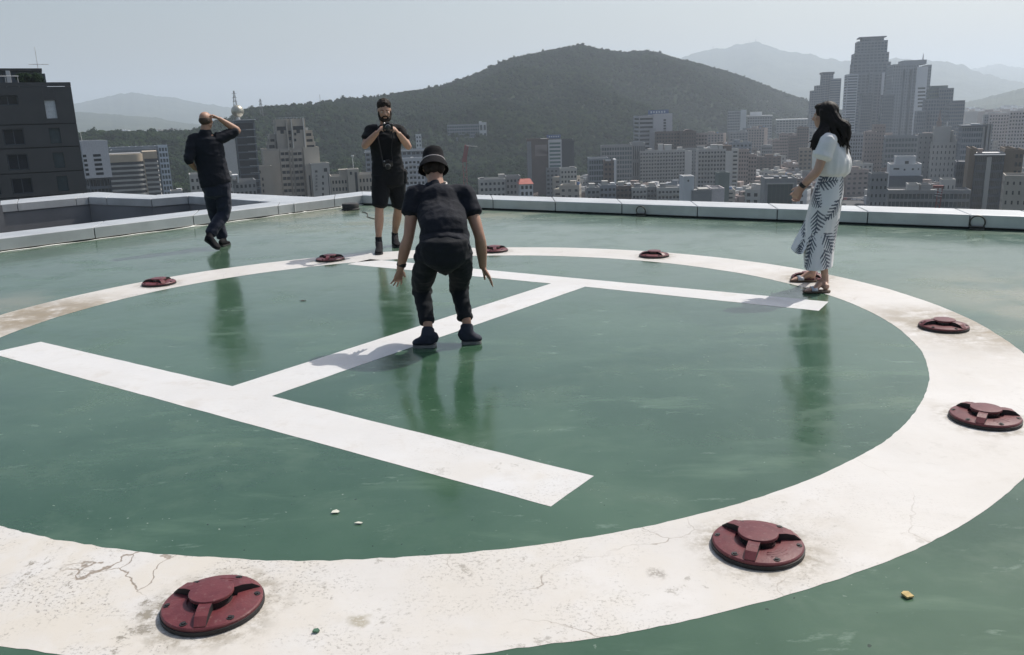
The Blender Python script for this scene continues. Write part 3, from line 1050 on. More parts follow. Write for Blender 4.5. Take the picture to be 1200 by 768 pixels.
for r_, z_, w_ in rings:
    vs += hat_ring(r_, z_, n, w_)
for i in range(len(rings) - 1):
    for j in range(n):
        fs.append((i * n + j, (i + 1) * n + j, (i + 1) * n + (j + 1) % n, i * n + (j + 1) % n))
fs.append(tuple(range(n)))
b.add(vs, fs)
hat = G.part('bucket_hat', b, cloth('black_hat_cloth', (0.007, 0.007, 0.009), 0.95, sheen=0.0))
b = MB()
b.tube(hat_ring(0.0925, -0.010, 37)[:36] + [hat_ring(0.0925, -0.010, 36)[0]], [(0.0035, 0.006)] * 37, 6, side=hup)
G.part('hat_band', b, mat('pink_white_band', (0.62, 0.55, 0.55), 0.7), parent=hat)
b = MB()
for q in (-1, 0, 1):
    b.ball(atH(q * 0.045, -0.055 - 0.018 * (q == 0), -0.012), (0.036, 0.040, 0.062), axH, 12, 8)
G.part('hair', b, M_HAIR_D, 0.006, 2, folds(0.004, 40, 2))
# watch
b = MB()
wd = (eL - wL).normalized()
b.tube([wL + wd * 0.028, wL + wd * 0.052], [(0.034, 0.030)] * 2, 16, R)
wt = G.part('watch', b, M_STRAP)

# ================================================== photographer facing the camera
G = Fig((457, 292), 'bearded man in black shirt and shorts holding a camera up with both hands')
J, R, F, U = G.J, G.R, G.F, G.U
b = MB()
hc = J(450.5, 130.5, -0.02)
fw = (-F * 0.97 - U * 0.22 + R * 0.05)
hup = (U * 0.97 - F * 0.22).normalized()
atP, axP = head(b, hc, fw, hup, 1.03)
nb = J(451, 149, 0.03)
limb(b, [nb - U * 0.05, nb + U * 0.02, hc - hup * 0.04], [0.068, 0.058, 0.058])
sL, sR = J(434.5, 153, 0.02), J(467.5, 153, 0.02)
chest, waist, hips = J(451.5, 166, 0.0), J(453, 187, 0.03), J(455.5, 206, 0.05)
b.tube(*sub([hips - U * 0.06, hips, waist, chest, nb - U * 0.06, nb], [(0.13, 0.09), (0.15, 0.10), (0.135, 0.095), (0.155, 0.10), (0.12, 0.08), (0.06, 0.055)], 3), 18, R)
eL, wL = J(427.5, 171, -0.10), J(442, 155.5, -0.26)
eR, wR = J(478.5, 172, -0.10), J(467, 156.5, -0.26)
limb(b, *sub([sL, sL.lerp(eL, 0.5), eL, eL.lerp(wL, 0.35), wL], [0.052, 0.048, 0.042, 0.044, (0.030, 0.026)], 3))
limb(b, *sub([sR, sR.lerp(eR, 0.5), eR, eR.lerp(wR, 0.35), wR], [0.052, 0.048, 0.042, 0.044, (0.030, 0.026)], 3))
camc = J(454.6, 148.5, -0.33)
hand(b, wL, (J(448.5, 147.5, -0.34) - wL), F * 0.6 + R * 0.8, U * 0.3 + F * 0.9, 0.75, 0.06, 0.98, 0.5)
hand(b, wR, (J(460.8, 148.5, -0.34) - wR), F * 0.6 - R * 0.8, U * 0.3 + F * 0.9, 0.75, 0.06, 0.98, 0.5)
hL, hR = J(447, 210, 0.03), J(464, 210, 0.08)
kL, kR = J(444.5, 246, -0.02), J(466.5, 244, 0.18)
aL, aR = J(444, 285, -0.02), J(463, 279, 0.36)
for h_, k_, a_ in ((hL, kL, aL), (hR, kR, aR)):
    limb(b, *sub([h_, h_.lerp(k_, 0.5), k_, k_.lerp(a_, 0.33) + F * 0.018, a_ + U * 0.06, a_ - U * 0.05], [0.078, 0.07, 0.054, 0.058, 0.037, 0.038], 3))
G.part('body', b, SK_MID, 0.006, 4)
eyes(G, atP, axP)
b = MB()   # hair: full on top, short at the sides
b.ball(atP(0, -0.026, 0.068), (0.085, 0.098, 0.078), axP, 20, 12)
b.ball(atP(0, -0.045, 0.02), (0.079, 0.068, 0.085), axP, 16, 10)
rp = random.Random(9)
for i in range(34):              # tousled tufts along the hairline and over the top
    q_ = rp.uniform(-1, 1); y_ = rp.uniform(-0.05, 0.055)
    p0 = atP(q_ * 0.058, y_, 0.104 - 0.03 * q_ * q_ - abs(y_) * 0.15)
    b.tube([p0, p0 + axP[0] * rp.uniform(-0.015, 0.025) + axP[1] * rp.uniform(0.0, 0.02) + axP[2] * rp.uniform(0.008, 0.028)], [0.017, 0.008], 7)
G.part('hair', b, M_HAIR_D, 0.006, 2, folds(0.009, 30, 8, (1, 1, 1)))
b = MB()   # full beard with moustache
for q in (-1, 1):
    b.tube(*sub([atP(q * 0.068, 0.010, 0.0), atP(q * 0.064, 0.025, -0.045), atP(q * 0.042, 0.062, -0.083), atP(0, 0.078, -0.092)], [0.010, 0.016, 0.024, 0.027], 3), 10)
    b.tube([atP(0, 0.093, -0.037), atP(q * 0.020, 0.090, -0.042), atP(q * 0.034, 0.074, -0.062)], [0.007, 0.008, 0.010], 8)
b.ball(atP(0, 0.066, -0.098), (0.036, 0.030, 0.026), axP, 12, 8)
b.ball(atP(0, 0.086, -0.075), (0.018, 0.010, 0.010), axP, 10, 6)
G.part('beard', b, M_HAIR_D, 0.005, 2, folds(0.004, 60, 1, (1, 1, 1)))
b = MB()
for q in (-1, 1):
    b.tube([atP(q * 0.014, 0.091, 0.029), atP(q * 0.032, 0.090, 0.034), atP(q * 0.050, 0.078, 0.028)], [0.004, 0.005, 0.003], 6)
G.part('eyebrows', b, M_HAIR_D)
b = MB()   # shirt
b.tube(*sub([J(455, 202, 0.04), J(454, 192, 0.03), J(452.5, 180, 0.02), chest, chest.lerp(nb, 0.55), nb - U * 0.03, nb + U * 0.015],
            [(0.205, 0.145), (0.192, 0.14), (0.182, 0.135), (0.190, 0.135), (0.165, 0.11), (0.095, 0.085), (0.072, 0.070)], 4), 26, R)
for s_, e_, q in ((sL, eL, -1), (sR, eR, 1)):
    b.tube(*sub([s_.lerp(nb, 0.35) - U * 0.02, s_, s_.lerp(e_, 0.3), s_.lerp(e_, 0.58)], [0.078, 0.072, 0.072, 0.075], 3), 16)
    b.ball(s_, 0.072, None, 14, 10)
G.part('shirt', b, CL_BLACK, 0.008, 3, folds(0.011, 8, 7, (1, 1, 3.5)))
b = MB()   # shorts
b.tube(*sub([J(455, 198, 0.04), hips, J(455.5, 216, 0.05)], [(0.190, 0.14), (0.212, 0.15), (0.20, 0.14)], 3), 24, R)
for h_, k_, cx, q in ((hL, kL, 445, -1), (hR, kR, 468, 1)):
    hem = J(cx, 241, -0.01 if q < 0 else 0.15)
    b.tube(*sub([h_ + U * 0.03, h_.lerp(hem, 0.5) , hem], [(0.115, 0.12), (0.108, 0.115), (0.094, 0.105)], 4), 20, R)
b.tube([J(474, 200, 0.05), J(475, 214, 0.05)], [(0.03, 0.05), (0.025, 0.05)], 10, R)
G.part('shorts', b, CL_BLACK, 0.007, 3, folds(0.010, 8, 17, (1, 1, 1.5)))
for a_ in (aL, aR):
    b = MB()
    b.tube([a_ + U * 0.075, a_ + U * 0.02, a_ - U * 0.04], [0.044, 0.043, 0.048], 14)
    G.part('sock', b, mat('black_sock', (0.012, 0.012, 0.013), 0.9), 0.006, 2)
gl = at_z(445, 298, 0)
shoe(G, gl + F * 0.20, gl - F * 0.085 - R * 0.012, M_SHOE, M_SOLE_D, 0.10, 0.048, shaft=aL)
gr = at_z(464.5, 290, 0)
shoe(G, gr + F * 0.19 - R * 0.02, gr - F * 0.08 + R * 0.03, M_SHOE, M_SOLE_D, 0.10, 0.048, shaft=aR)

def box_in(b, c, ax, hx, hy, hz):
    vs = []
    for z in (-hz, hz):
        for x, y in ((-hx, -hy), (hx, -hy), (hx, hy), (-hx, hy)):
            vs.append(c + ax[0] * x + ax[1] * y + ax[2] * z)
    b.add(vs, [(0, 3, 2, 1), (4, 5, 6, 7), (0, 1, 5, 4), (1, 2, 6, 5), (2, 3, 7, 6), (3, 0, 4, 7)])

M_CAMB = mat('black_camera_body', (0.012, 0.012, 0.013), 0.45, 0.2, 60)
M_GLASS = mat('lens_glass', (0.01, 0.012, 0.018), 0.05)
M_SILVER = mat('silver_ring', (0.45, 0.45, 0.46), 0.3, 0.05, 10, 0.9)
def camera_thing(c, fwd, up, label, strap=None, cat='camera'):
    fwd = (fwd - up * fwd.dot(up)).normalized()
    sd = fwd.cross(up).normalized()
    ax = (sd, fwd, up)
    root = tag(empty('hand_camera', c), label, cat)
    def fin(mb, name, m, parent=root, bev=0.0, smooth=False):
        for i, v in enumerate(mb.v):
            mb.v[i] = tuple(Vector(v) - c)
        o = link(name, mb.mesh(name, m, smooth), parent)
        if bev: bevel(o, bev)
        return o
    b = MB(); box_in(b, c, ax, 0.060, 0.018, 0.036); fin(b, 'camera_body', M_CAMB, bev=0.008)
    b = MB(); box_in(b, c + up * 0.044, ax, 0.022, 0.017, 0.010); fin(b, 'viewfinder_hump', M_CAMB, bev=0.005)
    b = MB(); b.tube([c + fwd * 0.015, c + fwd * 0.05, c + fwd * 0.075], [0.031, 0.030, 0.032], 24); ln = fin(b, 'lens_barrel', M_CAMB)
    b = MB(); b.tube([c + fwd * 0.074, c + fwd * 0.079], [0.027, 0.026], 24); fin(b, 'front_glass', M_GLASS, ln)
    b = MB(); b.tube([c + fwd * 0.040, c + fwd * 0.046], [0.0325, 0.0325], 24); fin(b, 'lens_ring', M_SILVER, ln)
    b = MB(); b.tube([c + sd * 0.04 + up * 0.036, c + sd * 0.04 + up * 0.045], [0.009, 0.009], 14); fin(b, 'shutter_button', M_SILVER)
    if strap:
        b = MB()
        pp, rr = sub(strap, [(0.010, 0.003)] * len(strap), 4)
        b.tube(pp, rr, 6)
        fin(b, 'strap', M_STRAP)
    return root
camera_thing(camc, (-F * 0.95 - U * 0.2), (U * 0.97 - F * 0.2).normalized(), 'small black camera held up in both hands of the bearded man')
c2 = J(454.5, 192, -0.155)
camera_thing(c2, (-F * 0.8 - U * 0.6).normalized(), (U * 0.8 - F * 0.6).normalized(), 'black camera with pale lens ring hanging at the belly of the bearded man',
             [c2 - R * 0.06 + U * 0.02, J(446, 176, -0.155), J(443, 160, -0.14), J(444.5, 151.5, -0.03), nb + U * 0.015 + F * 0.07, J(457.5, 151.5, -0.03), J(460, 160, -0.14), J(459, 176, -0.155), c2 + R * 0.06 + U * 0.02])

# ================================================== walking man, hand on his head
G = Fig((259, 290), 'shaven headed man in navy shirt and trousers walking away with a hand on his head')
J, R, F, U = G.J, G.R, G.F, G.U
b = MB()
hc = J(241.5, 142, 0.0)
hfw = (F * 0.85 + R * 0.35 - U * 0.15)
atW, axW = head(b, hc, hfw, (U * 0.97 + F * 0.12).normalized(), 1.02)
nb = J(240.5, 155.5, -0.02)
limb(b, [nb - U * 0.05, nb + U * 0.02, hc - U * 0.03], [0.068, 0.060, 0.060])
sL, sR = J(226.5, 164, 0.0), J(258.5, 162, 0.0)
chest, waist, hips = J(243, 172, 0.0), J(249, 198, 0.0), J(254, 219, 0.0)
b.tube(*sub([hips - U * 0.06, hips, waist, chest, nb - U * 0.06, nb], [(0.13, 0.09), (0.145, 0.10), (0.135, 0.095), (0.155, 0.10), (0.12, 0.08), (0.06, 0.055)], 3), 18, R)
eL, wL = J(221, 188, -0.10), J(228.5, 198, 0.10)
eR, wR = J(278.5, 153.5, 0.06), J(256.5, 139, 0.0)
limb(b, *sub([sL, sL.lerp(eL, 0.5), eL, eL.lerp(wL, 0.4), wL], [0.052, 0.048, 0.041, 0.042, (0.029, 0.025)], 3))
limb(b, *sub([sR, sR.lerp(eR, 0.5), eR, eR.lerp(wR, 0.35), wR], [0.052, 0.048, 0.042, 0.045, (0.030, 0.026)], 3))
hand(b, wL, (J(236, 203, 0.14) - wL), -F * 0.2 + R * 0.3 - U * 0.3, -F + U * 0.2, 0.35, 0.08, 0.98)
hand(b, wR, (J(243, 132.5, -0.03) - wR), -U * 0.8 - R * 0.3, F * 0.8 - U * 0.1, 0.30, 0.10, 1.0, 0.1)
hL, hR = J(247.5, 223, 0.0), J(261, 223, 0.0)
kL, kR = J(252, 250, 0.16), J(262.5, 250, 0.02)
aL, aR = J(260.5, 278, 0.16), J(246.5, 274, -0.12)
for h_, k_, a_ in ((hL, kL, aL), (hR, kR, aR)):
    limb(b, *sub([h_, h_.lerp(k_, 0.5), k_, k_.lerp(a_, 0.35), a_ + U * 0.04, a_ - U * 0.03], [0.075, 0.068, 0.052, 0.052, 0.036, 0.036], 3))
G.part('body', b, SK_TAN, 0.006, 4)
eyes(G, atW, axW)
b = MB()
b.ball(atW(0, -0.040, 0.004), (0.0765, 0.072, 0.060), axW, 18, 12)
G.part('hair', b, mat('cropped_hair', (0.060, 0.038, 0.028), 0.8, 0.3, 90))
b = MB()
b.tube(*sub([J(253.5, 216, 0.0), J(250.5, 206, 0), waist, chest.lerp(waist, 0.4), chest, chest.lerp(nb, 0.55), nb - U * 0.03, nb + U * 0.025],
            [(0.198, 0.145), (0.195, 0.14), (0.190, 0.135), (0.196, 0.135), (0.196, 0.135), (0.165, 0.115), (0.095, 0.085), (0.070, 0.066)], 4), 26, R)
for s_, e_, q, fr in ((sL, eL, -1, 1.06), (sR, eR, 1, 0.92)):
    b.tube(*sub([s_.lerp(nb, 0.35) - U * 0.03, s_, s_.lerp(e_, 0.4), s_.lerp(e_, fr)], [0.082, 0.075, 0.070, 0.062], 3), 16)
    b.ball(s_, 0.075, None, 14, 10)
G.part('shirt', b, CL_NAVY, 0.008, 3, folds(0.011, 8, 27, (1, 1, 2.8)))
b = MB()
b.tube(*sub([J(252.5, 210, 0), hips, J(255, 229, 0.0)], [(0.175, 0.125), (0.185, 0.135), (0.165, 0.125)], 3), 24, R)
for h_, k_, a_ in ((hL, kL, aL), (hR, kR, aR)):
    b.tube(*sub([h_ + U * 0.03, h_.lerp(k_, 0.45), k_, k_.lerp(a_, 0.4), k_.lerp(a_, 0.8), a_ - U * 0.005], [0.105, 0.098, 0.084, 0.078, 0.074, 0.070], 4), 18, R)
G.part('trousers', b, CL_DENIM, 0.007, 3, folds(0.012, 8, 37, (1, 1, 2.6)))
ht = at_z(256.5, 293.5, 0)
hh = J(241, 281.5, -0.13)
shoe(G, hh, ht + U * 0.004, M_SHOE, M_SOLE_D, 0.095, 0.048, shaft=aR)
g2 = at_z(262, 289.5, 0)
shoe(G, g2 - F * 0.0 - R * 0.035, g2 + F * 0.22 + R * 0.07, M_SHOE, M_SOLE_D, 0.095, 0.048, shaft=aL)

# ================================================== woman in white blouse and leaf printed skirt
G = Fig((957, 338), 'long haired woman in white blouse and leaf printed wrap skirt looking left')
J, R, F, U = G.J, G.R, G.F, G.U
b = MB()
hc = J(966.5, 136, 0.0)
hfw = (-R * 0.94 + F * 0.12 - U * 0.14)
hup = (U * 0.985 - R * 0.12).normalized()
atM, axM = head(b, hc, hfw, hup, 0.94)
nb = J(972.5, 157, 0.0)
limb(b, [nb - U * 0.04, nb + U * 0.02, hc - U * 0.04 + R * 0.01], [0.058, 0.050, 0.050])
sdW = (F * 0.97 + R * 0.22).normalized()          # across her shoulders, away from the camera
sN, sF_ = J(970, 167, -0.155), J(975, 166, 0.155)
chest, waist, hips = J(971, 178, 0.0), J(973, 205, 0.0), J(969.5, 226, 0.0)
b.tube(*sub([hips - U * 0.08, hips, waist, chest, nb - U * 0.05, nb], [(0.12, 0.09), (0.145, 0.10), (0.11, 0.08), (0.135, 0.09), (0.11, 0.065), (0.05, 0.048)], 3), 18, sdW)
eN, wN = J(957.5, 201, -0.21), J(937.5, 220, -0.19)
eF, wF = J(957, 199, 0.13), J(938, 224, -0.02)
limb(b, *sub([sN, sN.lerp(eN, 0.5), eN, eN.lerp(wN, 0.35), wN], [0.045, 0.043, 0.037, 0.037, (0.025, 0.021)], 3))
limb(b, *sub([sF_, sF_.lerp(eF, 0.5), eF, eF.lerp(wF, 0.35), wF], [0.045, 0.043, 0.037, 0.037, (0.025, 0.021)], 3))
hand(b, wN, (J(926, 238, -0.14) - wN), R * 0.5 + F * 0.6 - U * 0.2, -R * 0.8 + F * 0.5 + U * 0.4, 0.42, 0.05, 0.9)
hand(b, wF, (J(929, 241, -0.08) - wF), R * 0.3 - F * 0.6, -R * 0.8 + U * 0.5, 0.5, 0.05, 0.9)
hN, hF = J(969, 232, -0.09), J(970, 232, 0.09)
kN, kF = J(960, 281, -0.09), J(956, 277, 0.12)
aN, aF = J(966.5, 330, -0.10), J(952.5, 320, 0.30)
for h_, k_, a_ in ((hN, kN, aN), (hF, kF, aF)):
    limb(b, *sub([h_, h_.lerp(k_, 0.5), k_, k_.lerp(a_, 0.33) + R * 0.006, a_ + U * 0.04, a_ - U * 0.025], [0.080, 0.070, 0.046, 0.043, 0.030, 0.032], 3))
for a_, heel, toe in ((aN, at_z(971, 343, 0), at_z(943.5, 343.5, 0)), (aF, at_z(955.5, 330.5, 0), at_z(928, 330.5, 0))):
    d = (toe - heel).normalized()
    p0 = heel + U * 0.045 + d * 0.02
    b.tube(*sub([p0, a_ - U * 0.01 + d * 0.03, heel.lerp(toe, 0.55) + U * 0.045, heel.lerp(toe, 0.82) + U * 0.030, heel.lerp(toe, 0.95) + U * 0.026], [(0.028, 0.030), (0.032, 0.034), (0.036, 0.024), (0.040, 0.016), (0.034, 0.011)], 3), 14, F)
    for k in range(5):
        tp = heel.lerp(toe, 0.90 - 0.012 * k) + F * ((k - 2) * 0.015) + U * 0.024
        b.tube([tp - d * 0.02, tp, tp + d * (0.034 - 0.004 * k)], [0.009, 0.0088 - 0.0006 * k, 0.007 - 0.0005 * k], 8)
G.part('body', b, SK_FAIR, 0.006, 4)
eyes(G, atM, axM)
# sandals: sole with a wide pale strap
M_SAND = mat('silver_strap', (0.45, 0.45, 0.47), 0.35, 0.1, 30, 0.3)
M_SANDS = mat('tan_sole', (0.13, 0.09, 0.065), 0.7)
for heel, toe in ((at_z(971, 343, 0), at_z(943.5, 343.5, 0)), (at_z(955.5, 330.5, 0), at_z(928, 330.5, 0))):
    d = (toe - heel).normalized()
    heel2 = heel - d * 0.01; toe2 = toe + d * 0.02
    sd = d.cross(U).normalized()
    b = MB()
    out = [(0.0, 0.5), (0.06, 0.8), (0.2, 0.85), (0.4, 0.78), (0.6, 0.95), (0.78, 1.08), (0.9, 0.95), (0.97, 0.65), (1.0, 0.3)]
    lv = [heel2.lerp(toe2, t) - sd * (0.044 * k) + U * 0.006 for t, k in out] + [heel2.lerp(toe2, t) + sd * (0.044 * k) + U * 0.006 for t, k in reversed(out)]
    k = len(lv)
    b.add(lv + [p + U * 0.016 for p in lv], [tuple(range(k - 1, -1, -1)), tuple(range(k, 2 * k))] + [(i, (i + 1) % k, k + (i + 1) % k, k + i) for i in range(k)])
    so = G.part('sandal', b, M_SANDS)
    b = MB()
    vs, fs = [], []
    for t in (0.50, 0.60, 0.72):
        c = heel2.lerp(toe2, t) + U * 0.022
        for i in range(13):
            q = PI * i / 12
            hgt = 0.046 * (1.1 - t * 0.55)
            vs.append(c + sd * (0.047 * math.cos(q)) + U * (hgt * math.sin(q)))
    for r_ in range(2):
        for i in range(12):
            fs.append((r_ * 13 + i, r_ * 13 + i + 1, (r_ + 1) * 13 + i + 1, (r_ + 1) * 13 + i))
    b.add(vs, fs)
    st = G.part('sandal_strap', b, M_SAND, parent=so)
    md = st.modifiers.new('t', 'SOLIDIFY'); md.thickness = 0.004
# blouse: loose, drawn in at the waist, wide short sleeves
b = MB()
b.tube(*sub([J(973.5, 206, 0.0), J(974, 201, 0.0), J(974.5, 193, 0.0), J(973, 180, 0), J(972.5, 169, 0), J(974, 162, 0), J(973, 157.5, 0.0)],
            [(0.125, 0.118), (0.165, 0.150), (0.175, 0.158), (0.172, 0.140), (0.165, 0.112), (0.125, 0.085), (0.072, 0.062)], 4), 26, sdW)
for s_, e_, dx in ((sN, eN, -0.01), (sF_, eF, 0.01)):
    b.tube(*sub([s_.lerp(nb, 0.3) - U * 0.02, s_ + U * 0.005, s_.lerp(e_, 0.3), s_.lerp(e_, 0.50)], [0.065, 0.068, 0.073, 0.080], 3), 18)
b.ball(J(990.5, 190, -0.02), (0.035, 0.07, 0.055), None, 12, 8)
def m_blouse():
    t = NT('white_chiffon')
    t.set(**{'Base Color': t.mix(t.ramp(t.noise(6, 4), 0.3, 0.7), (0.74, 0.735, 0.73), (0.80, 0.795, 0.79)), 'Roughness': 0.8, 'Specular IOR Level': 0.2,
             'Subsurface Weight': 0.25, 'Subsurface Radius': (0.05, 0.05, 0.05)})
    t.bump(t.math('ADD', t.noise(500, 2), t.math('MULTIPLY', t.noise(22, 4, 0.5, vec=t.scaled(1, 1, 0.25)), 1.5)), 0.25, 0.008)
    return t.m
G.part('blouse', b, m_blouse(), 0.007, 3, folds(0.012, 11, 47, (1, 1, 0.5)))
# bracelet
b = MB()
wd = (eN - wN).normalized()
b.tube([wN + wd * 0.015, wN + wd * 0.042], [(0.031, 0.028)] * 2, 16)
G.part('bracelet', b, M_STRAP)
# hair: a smooth cap with long locks over back and shoulder
b = MB()
b.ball(atM(0, -0.024, 0.036), (0.082, 0.096, 0.087), axM, 22, 14)
b.ball(atM(0, 0.035, 0.088), (0.055, 0.045, 0.028), axM, 14, 8)
rl = random.Random(11)
def lock(p0, p1, p2, p3, r):
    pp, rr = sub([p0, p1, p2, p3], [r * 0.8, r, r * 0.85, r * 0.25], 4)
    b.tube(pp, rr, 8)
for i in range(46):
    q = rl.uniform(-1, 1)
    yb = rl.uniform(-0.10, -0.02)
    top = atM(q * 0.06, yb + 0.02, 0.06)
    mid = atM(q * 0.088, yb - 0.022, -0.05)
    e = J(986 + rl.uniform(-12, 8), 150 + rl.uniform(-3, 6), q * 0.10) + R * 0.005
    tip = J(989 + rl.uniform(-8, 6) , 176 + rl.uniform(-12, 6), q * 0.11) + R * 0.012
    lock(top, mid, e, tip, rl.uniform(0.014, 0.024))
for i in range(22):     # the mass falling in front of the near shoulder
    w = rl.uniform(0, 1)
    top = atM(-0.062 - 0.01 * w, 0.03 - 0.08 * w, 0.055)
    top = J(961 + 10 * w, 129 + 3 * w, -0.075)
    mid = J(961 + 12 * w, 147, -0.085)
    e = J(954 + 12 * w + rl.uniform(-2, 2), 160, -0.15)
    tip = J(948 + 7 * w + rl.uniform(-2, 3), 174 + rl.uniform(-9, 3), -0.17)
    lock(top, mid, e, tip, rl.uniform(0.012, 0.018))
for i in range(14):     # far side of the face
    w = rl.uniform(0, 1)
    lock(atM(0.066, 0.02 - 0.06 * w, 0.06), atM(0.083, 0.0 - 0.05 * w, -0.05), J(958 + 12 * w, 160, 0.13), J(954 + 10 * w, 172, 0.13), 0.016)
G.part('hair', b, M_HAIR_B, 0.005, 1, folds(0.004, 38, 5, (1, 1, 0.3)))
# wrap skirt with palm leaf print
def leaf_print(u, v):
    """0..1 print density at cloth coordinates in metres"""
    out = 0.0
    for (cx, cy, ang, L, W) in LEAVES:
        dx, dy = u - cx, v - cy
        if abs(dx) > L or abs(dy) > L:
            continue
        ca, sa = math.cos(ang), math.sin(ang)
        s = dx * ca + dy * sa
        t = -dx * sa + dy * ca
        t = t - 0.9 * (s * s - 0.006) * (1 if cx > cy * 0.3 else -1)
        x = s / L + 0.5
        if x < 0 or x > 1.05:
            continue
        env = W * (math.sin(PI * min(1, max(0, x)) ** 0.8)) ** 0.7
        at_ = abs(t)
        if at_ > env:
            continue
        ph = (s - at_ * 0.9) / 0.040 + (0.3 if t > 0 else 0)
        fr = ph - math.floor(ph)
        width = 0.62 * (1 - (at_ / max(env, 1e-4)) ** 2 * 0.6)
        if fr < width or at_ < 0.004:
            out = 1.0
    return out
LEAVES = []
rq = random.Random(5)
LPX = ((970.5, 212, 3.3), (957.6, 231, 2.3), (957.6, 258, 1.75), (974, 244, 0.9), (984, 219, 1.4), (951, 285, 1.3), (969.5, 282, 2.2), (966, 303, 1.9), (947, 303, 1.0), (978, 268, 1.2), (962, 212.5, 0.8))
LU = []
for (x_, y_, a_) in LPX:
    s_ = (y_ - 204) / 108
    xl_ = 958.5 - 16.5 * min(1, s_ / 0.6); xr_ = 988 - 14 * s_
    LU.append(((math.acos(max(-1, min(1, (x_ - (xl_ + xr_) / 2) / ((xr_ - xl_) / 2)))) - PI / 2) * 0.20, s_ * 0.92, a_))
for (u_, v_, a_) in tuple(LU) + ((0.40, 0.30, 1.0), (0.44, 0.62, 2.2), (0.42, 0.85, 1.2), (0.56, 0.15, 0.7), (0.58, 0.45, 1.9), (-0.44, 0.20, 1.1), (-0.45, 0.52, 2.1), (-0.42, 0.82, 1.0), (-0.58, 0.35, 0.8), (-0.30, 0.36, 1.9), (-0.29, 0.66, 1.1), (-0.33, 0.06, 2.0)):
    LEAVES.append((u_, v_, a_ + rq.uniform(-0.1, 0.1), rq.uniform(0.22, 0.27), rq.uniform(0.068, 0.088)))
def print_mesh(name, grid, uv, closed):
    """grid of points [row][col] with a colour attribute carrying the print"""
    nr, nc = len(grid), len(grid[0])
    vs = [tuple(p - G.root.location) for row in grid for p in row]
    fs = []
    for i in range(nr - 1):
        for j in range(nc if closed else nc - 1):
            fs.append((i * nc + j, (i + 1) * nc + j, (i + 1) * nc + (j + 1) % nc, i * nc + (j + 1) % nc))
    me = bpy.data.meshes.new(name)
    me.from_pydata(vs, [], fs)
    at_ = me.color_attributes.new('print', 'FLOAT_COLOR', 'POINT')
    data = np.zeros((nr * nc, 4), 'f')
    k = 0
    for i in range(nr):
        for j in range(nc):
            data[k] = leaf_print(*uv[i][j])
            k += 1
    at_.data.foreach_set('color', data.ravel())
    me.shade_smooth()
    me.materials.append(M_SKIRT)
    o = link(name, me, G.root)
    md = o.modifiers.new('t', 'SOLIDIFY'); md.thickness = 0.003; md.offset = -1
    return o
def m_skirt():
    t = NT('leaf_printed_cotton')
    a = t.n('ShaderNodeVertexColor', layer_name='print')
    sep = t.n('ShaderNodeSeparateColor')
    t.t.links.new(a.outputs[0], sep.inputs[0])
    ink = t.mix(t.noise(30, 3), (0.075, 0.086, 0.115), (0.130, 0.142, 0.170))
    base = t.mix(t.ramp(t.noise(4, 3), 0.3, 0.7), (0.70, 0.70, 0.70), (0.76, 0.76, 0.755))
    t.set(**{'Base Color': t.mix(sep.outputs[0], base, ink), 'Roughness': 0.85, 'Specular IOR Level': 0.2})
    t.bump(t.noise(400, 2), 0.15, 0.003)
    return t.m
M_SKIRT = m_skirt()
prof = [(204, 958.5, 988, 0.0), (212, 957, 988.5, 0), (226, 952.5, 988, 0.0), (240, 948.5, 986, 0), (256, 944.5, 983.5, 0), (272, 942.5, 980.5, 0), (288, 942, 978, -0.02), (300, 942, 976.5, -0.03), (312, 942.5, 975.5, -0.04)]
NR, NC = 150, 260
grid, uv = [], []
for i in range(NR):
    s = i / (NR - 1)
    y = 204 + (312 - 204) * s
    for k in range(len(prof) - 1):
        if prof[k][0] <= y <= prof[k + 1][0] + 1e-6:
            t = (y - prof[k][0]) / (prof[k + 1][0] - prof[k][0])
            xl = prof[k][1] * (1 - t) + prof[k + 1][1] * t
            xr = prof[k][2] * (1 - t) + prof[k + 1][2] * t
            ff = prof[k][3] * (1 - t) + prof[k + 1][3] * t
            break
    pl, pr = J(xl, y, ff), J(xr, y, ff)
    c = (pl + pr) / 2
    a = (pr - pl).length / 2
    d = 0.125 + 0.05 * min(1, s * 3) + 0.03 * s
    row, ru = [], []
    for j in range(NC):
        q = 2 * PI * j / NC
        fold = 1 + (0.004 + 0.030 * s) * math.cos(q * 7 + 1.1 + 1.2 * s) * (0.6 + 0.4 * math.sin(q * 3)) + 0.012 * s * math.cos(q * 17 + 2)
        cq, sq = math.cos(q), math.sin(q)
        cq = math.copysign(abs(cq) ** 0.85, cq); sq = math.copysign(abs(sq) ** 0.8, sq)
        p = c + R * (a * cq * (fold if abs(cq) < 0.9 else 1)) - F * (d * sq * fold)
        p = p + U * (s * s * (0.012 * math.sin(q * 2 + 0.5)))
        row.append(p)
        uu = (q - PI / 2)
        uu = (uu + PI) % (2 * PI) - PI
        ru.append((uu * 0.20, s * 0.92))
    grid.append(row); uv.append(ru)
print_mesh('skirt', grid, uv, True)
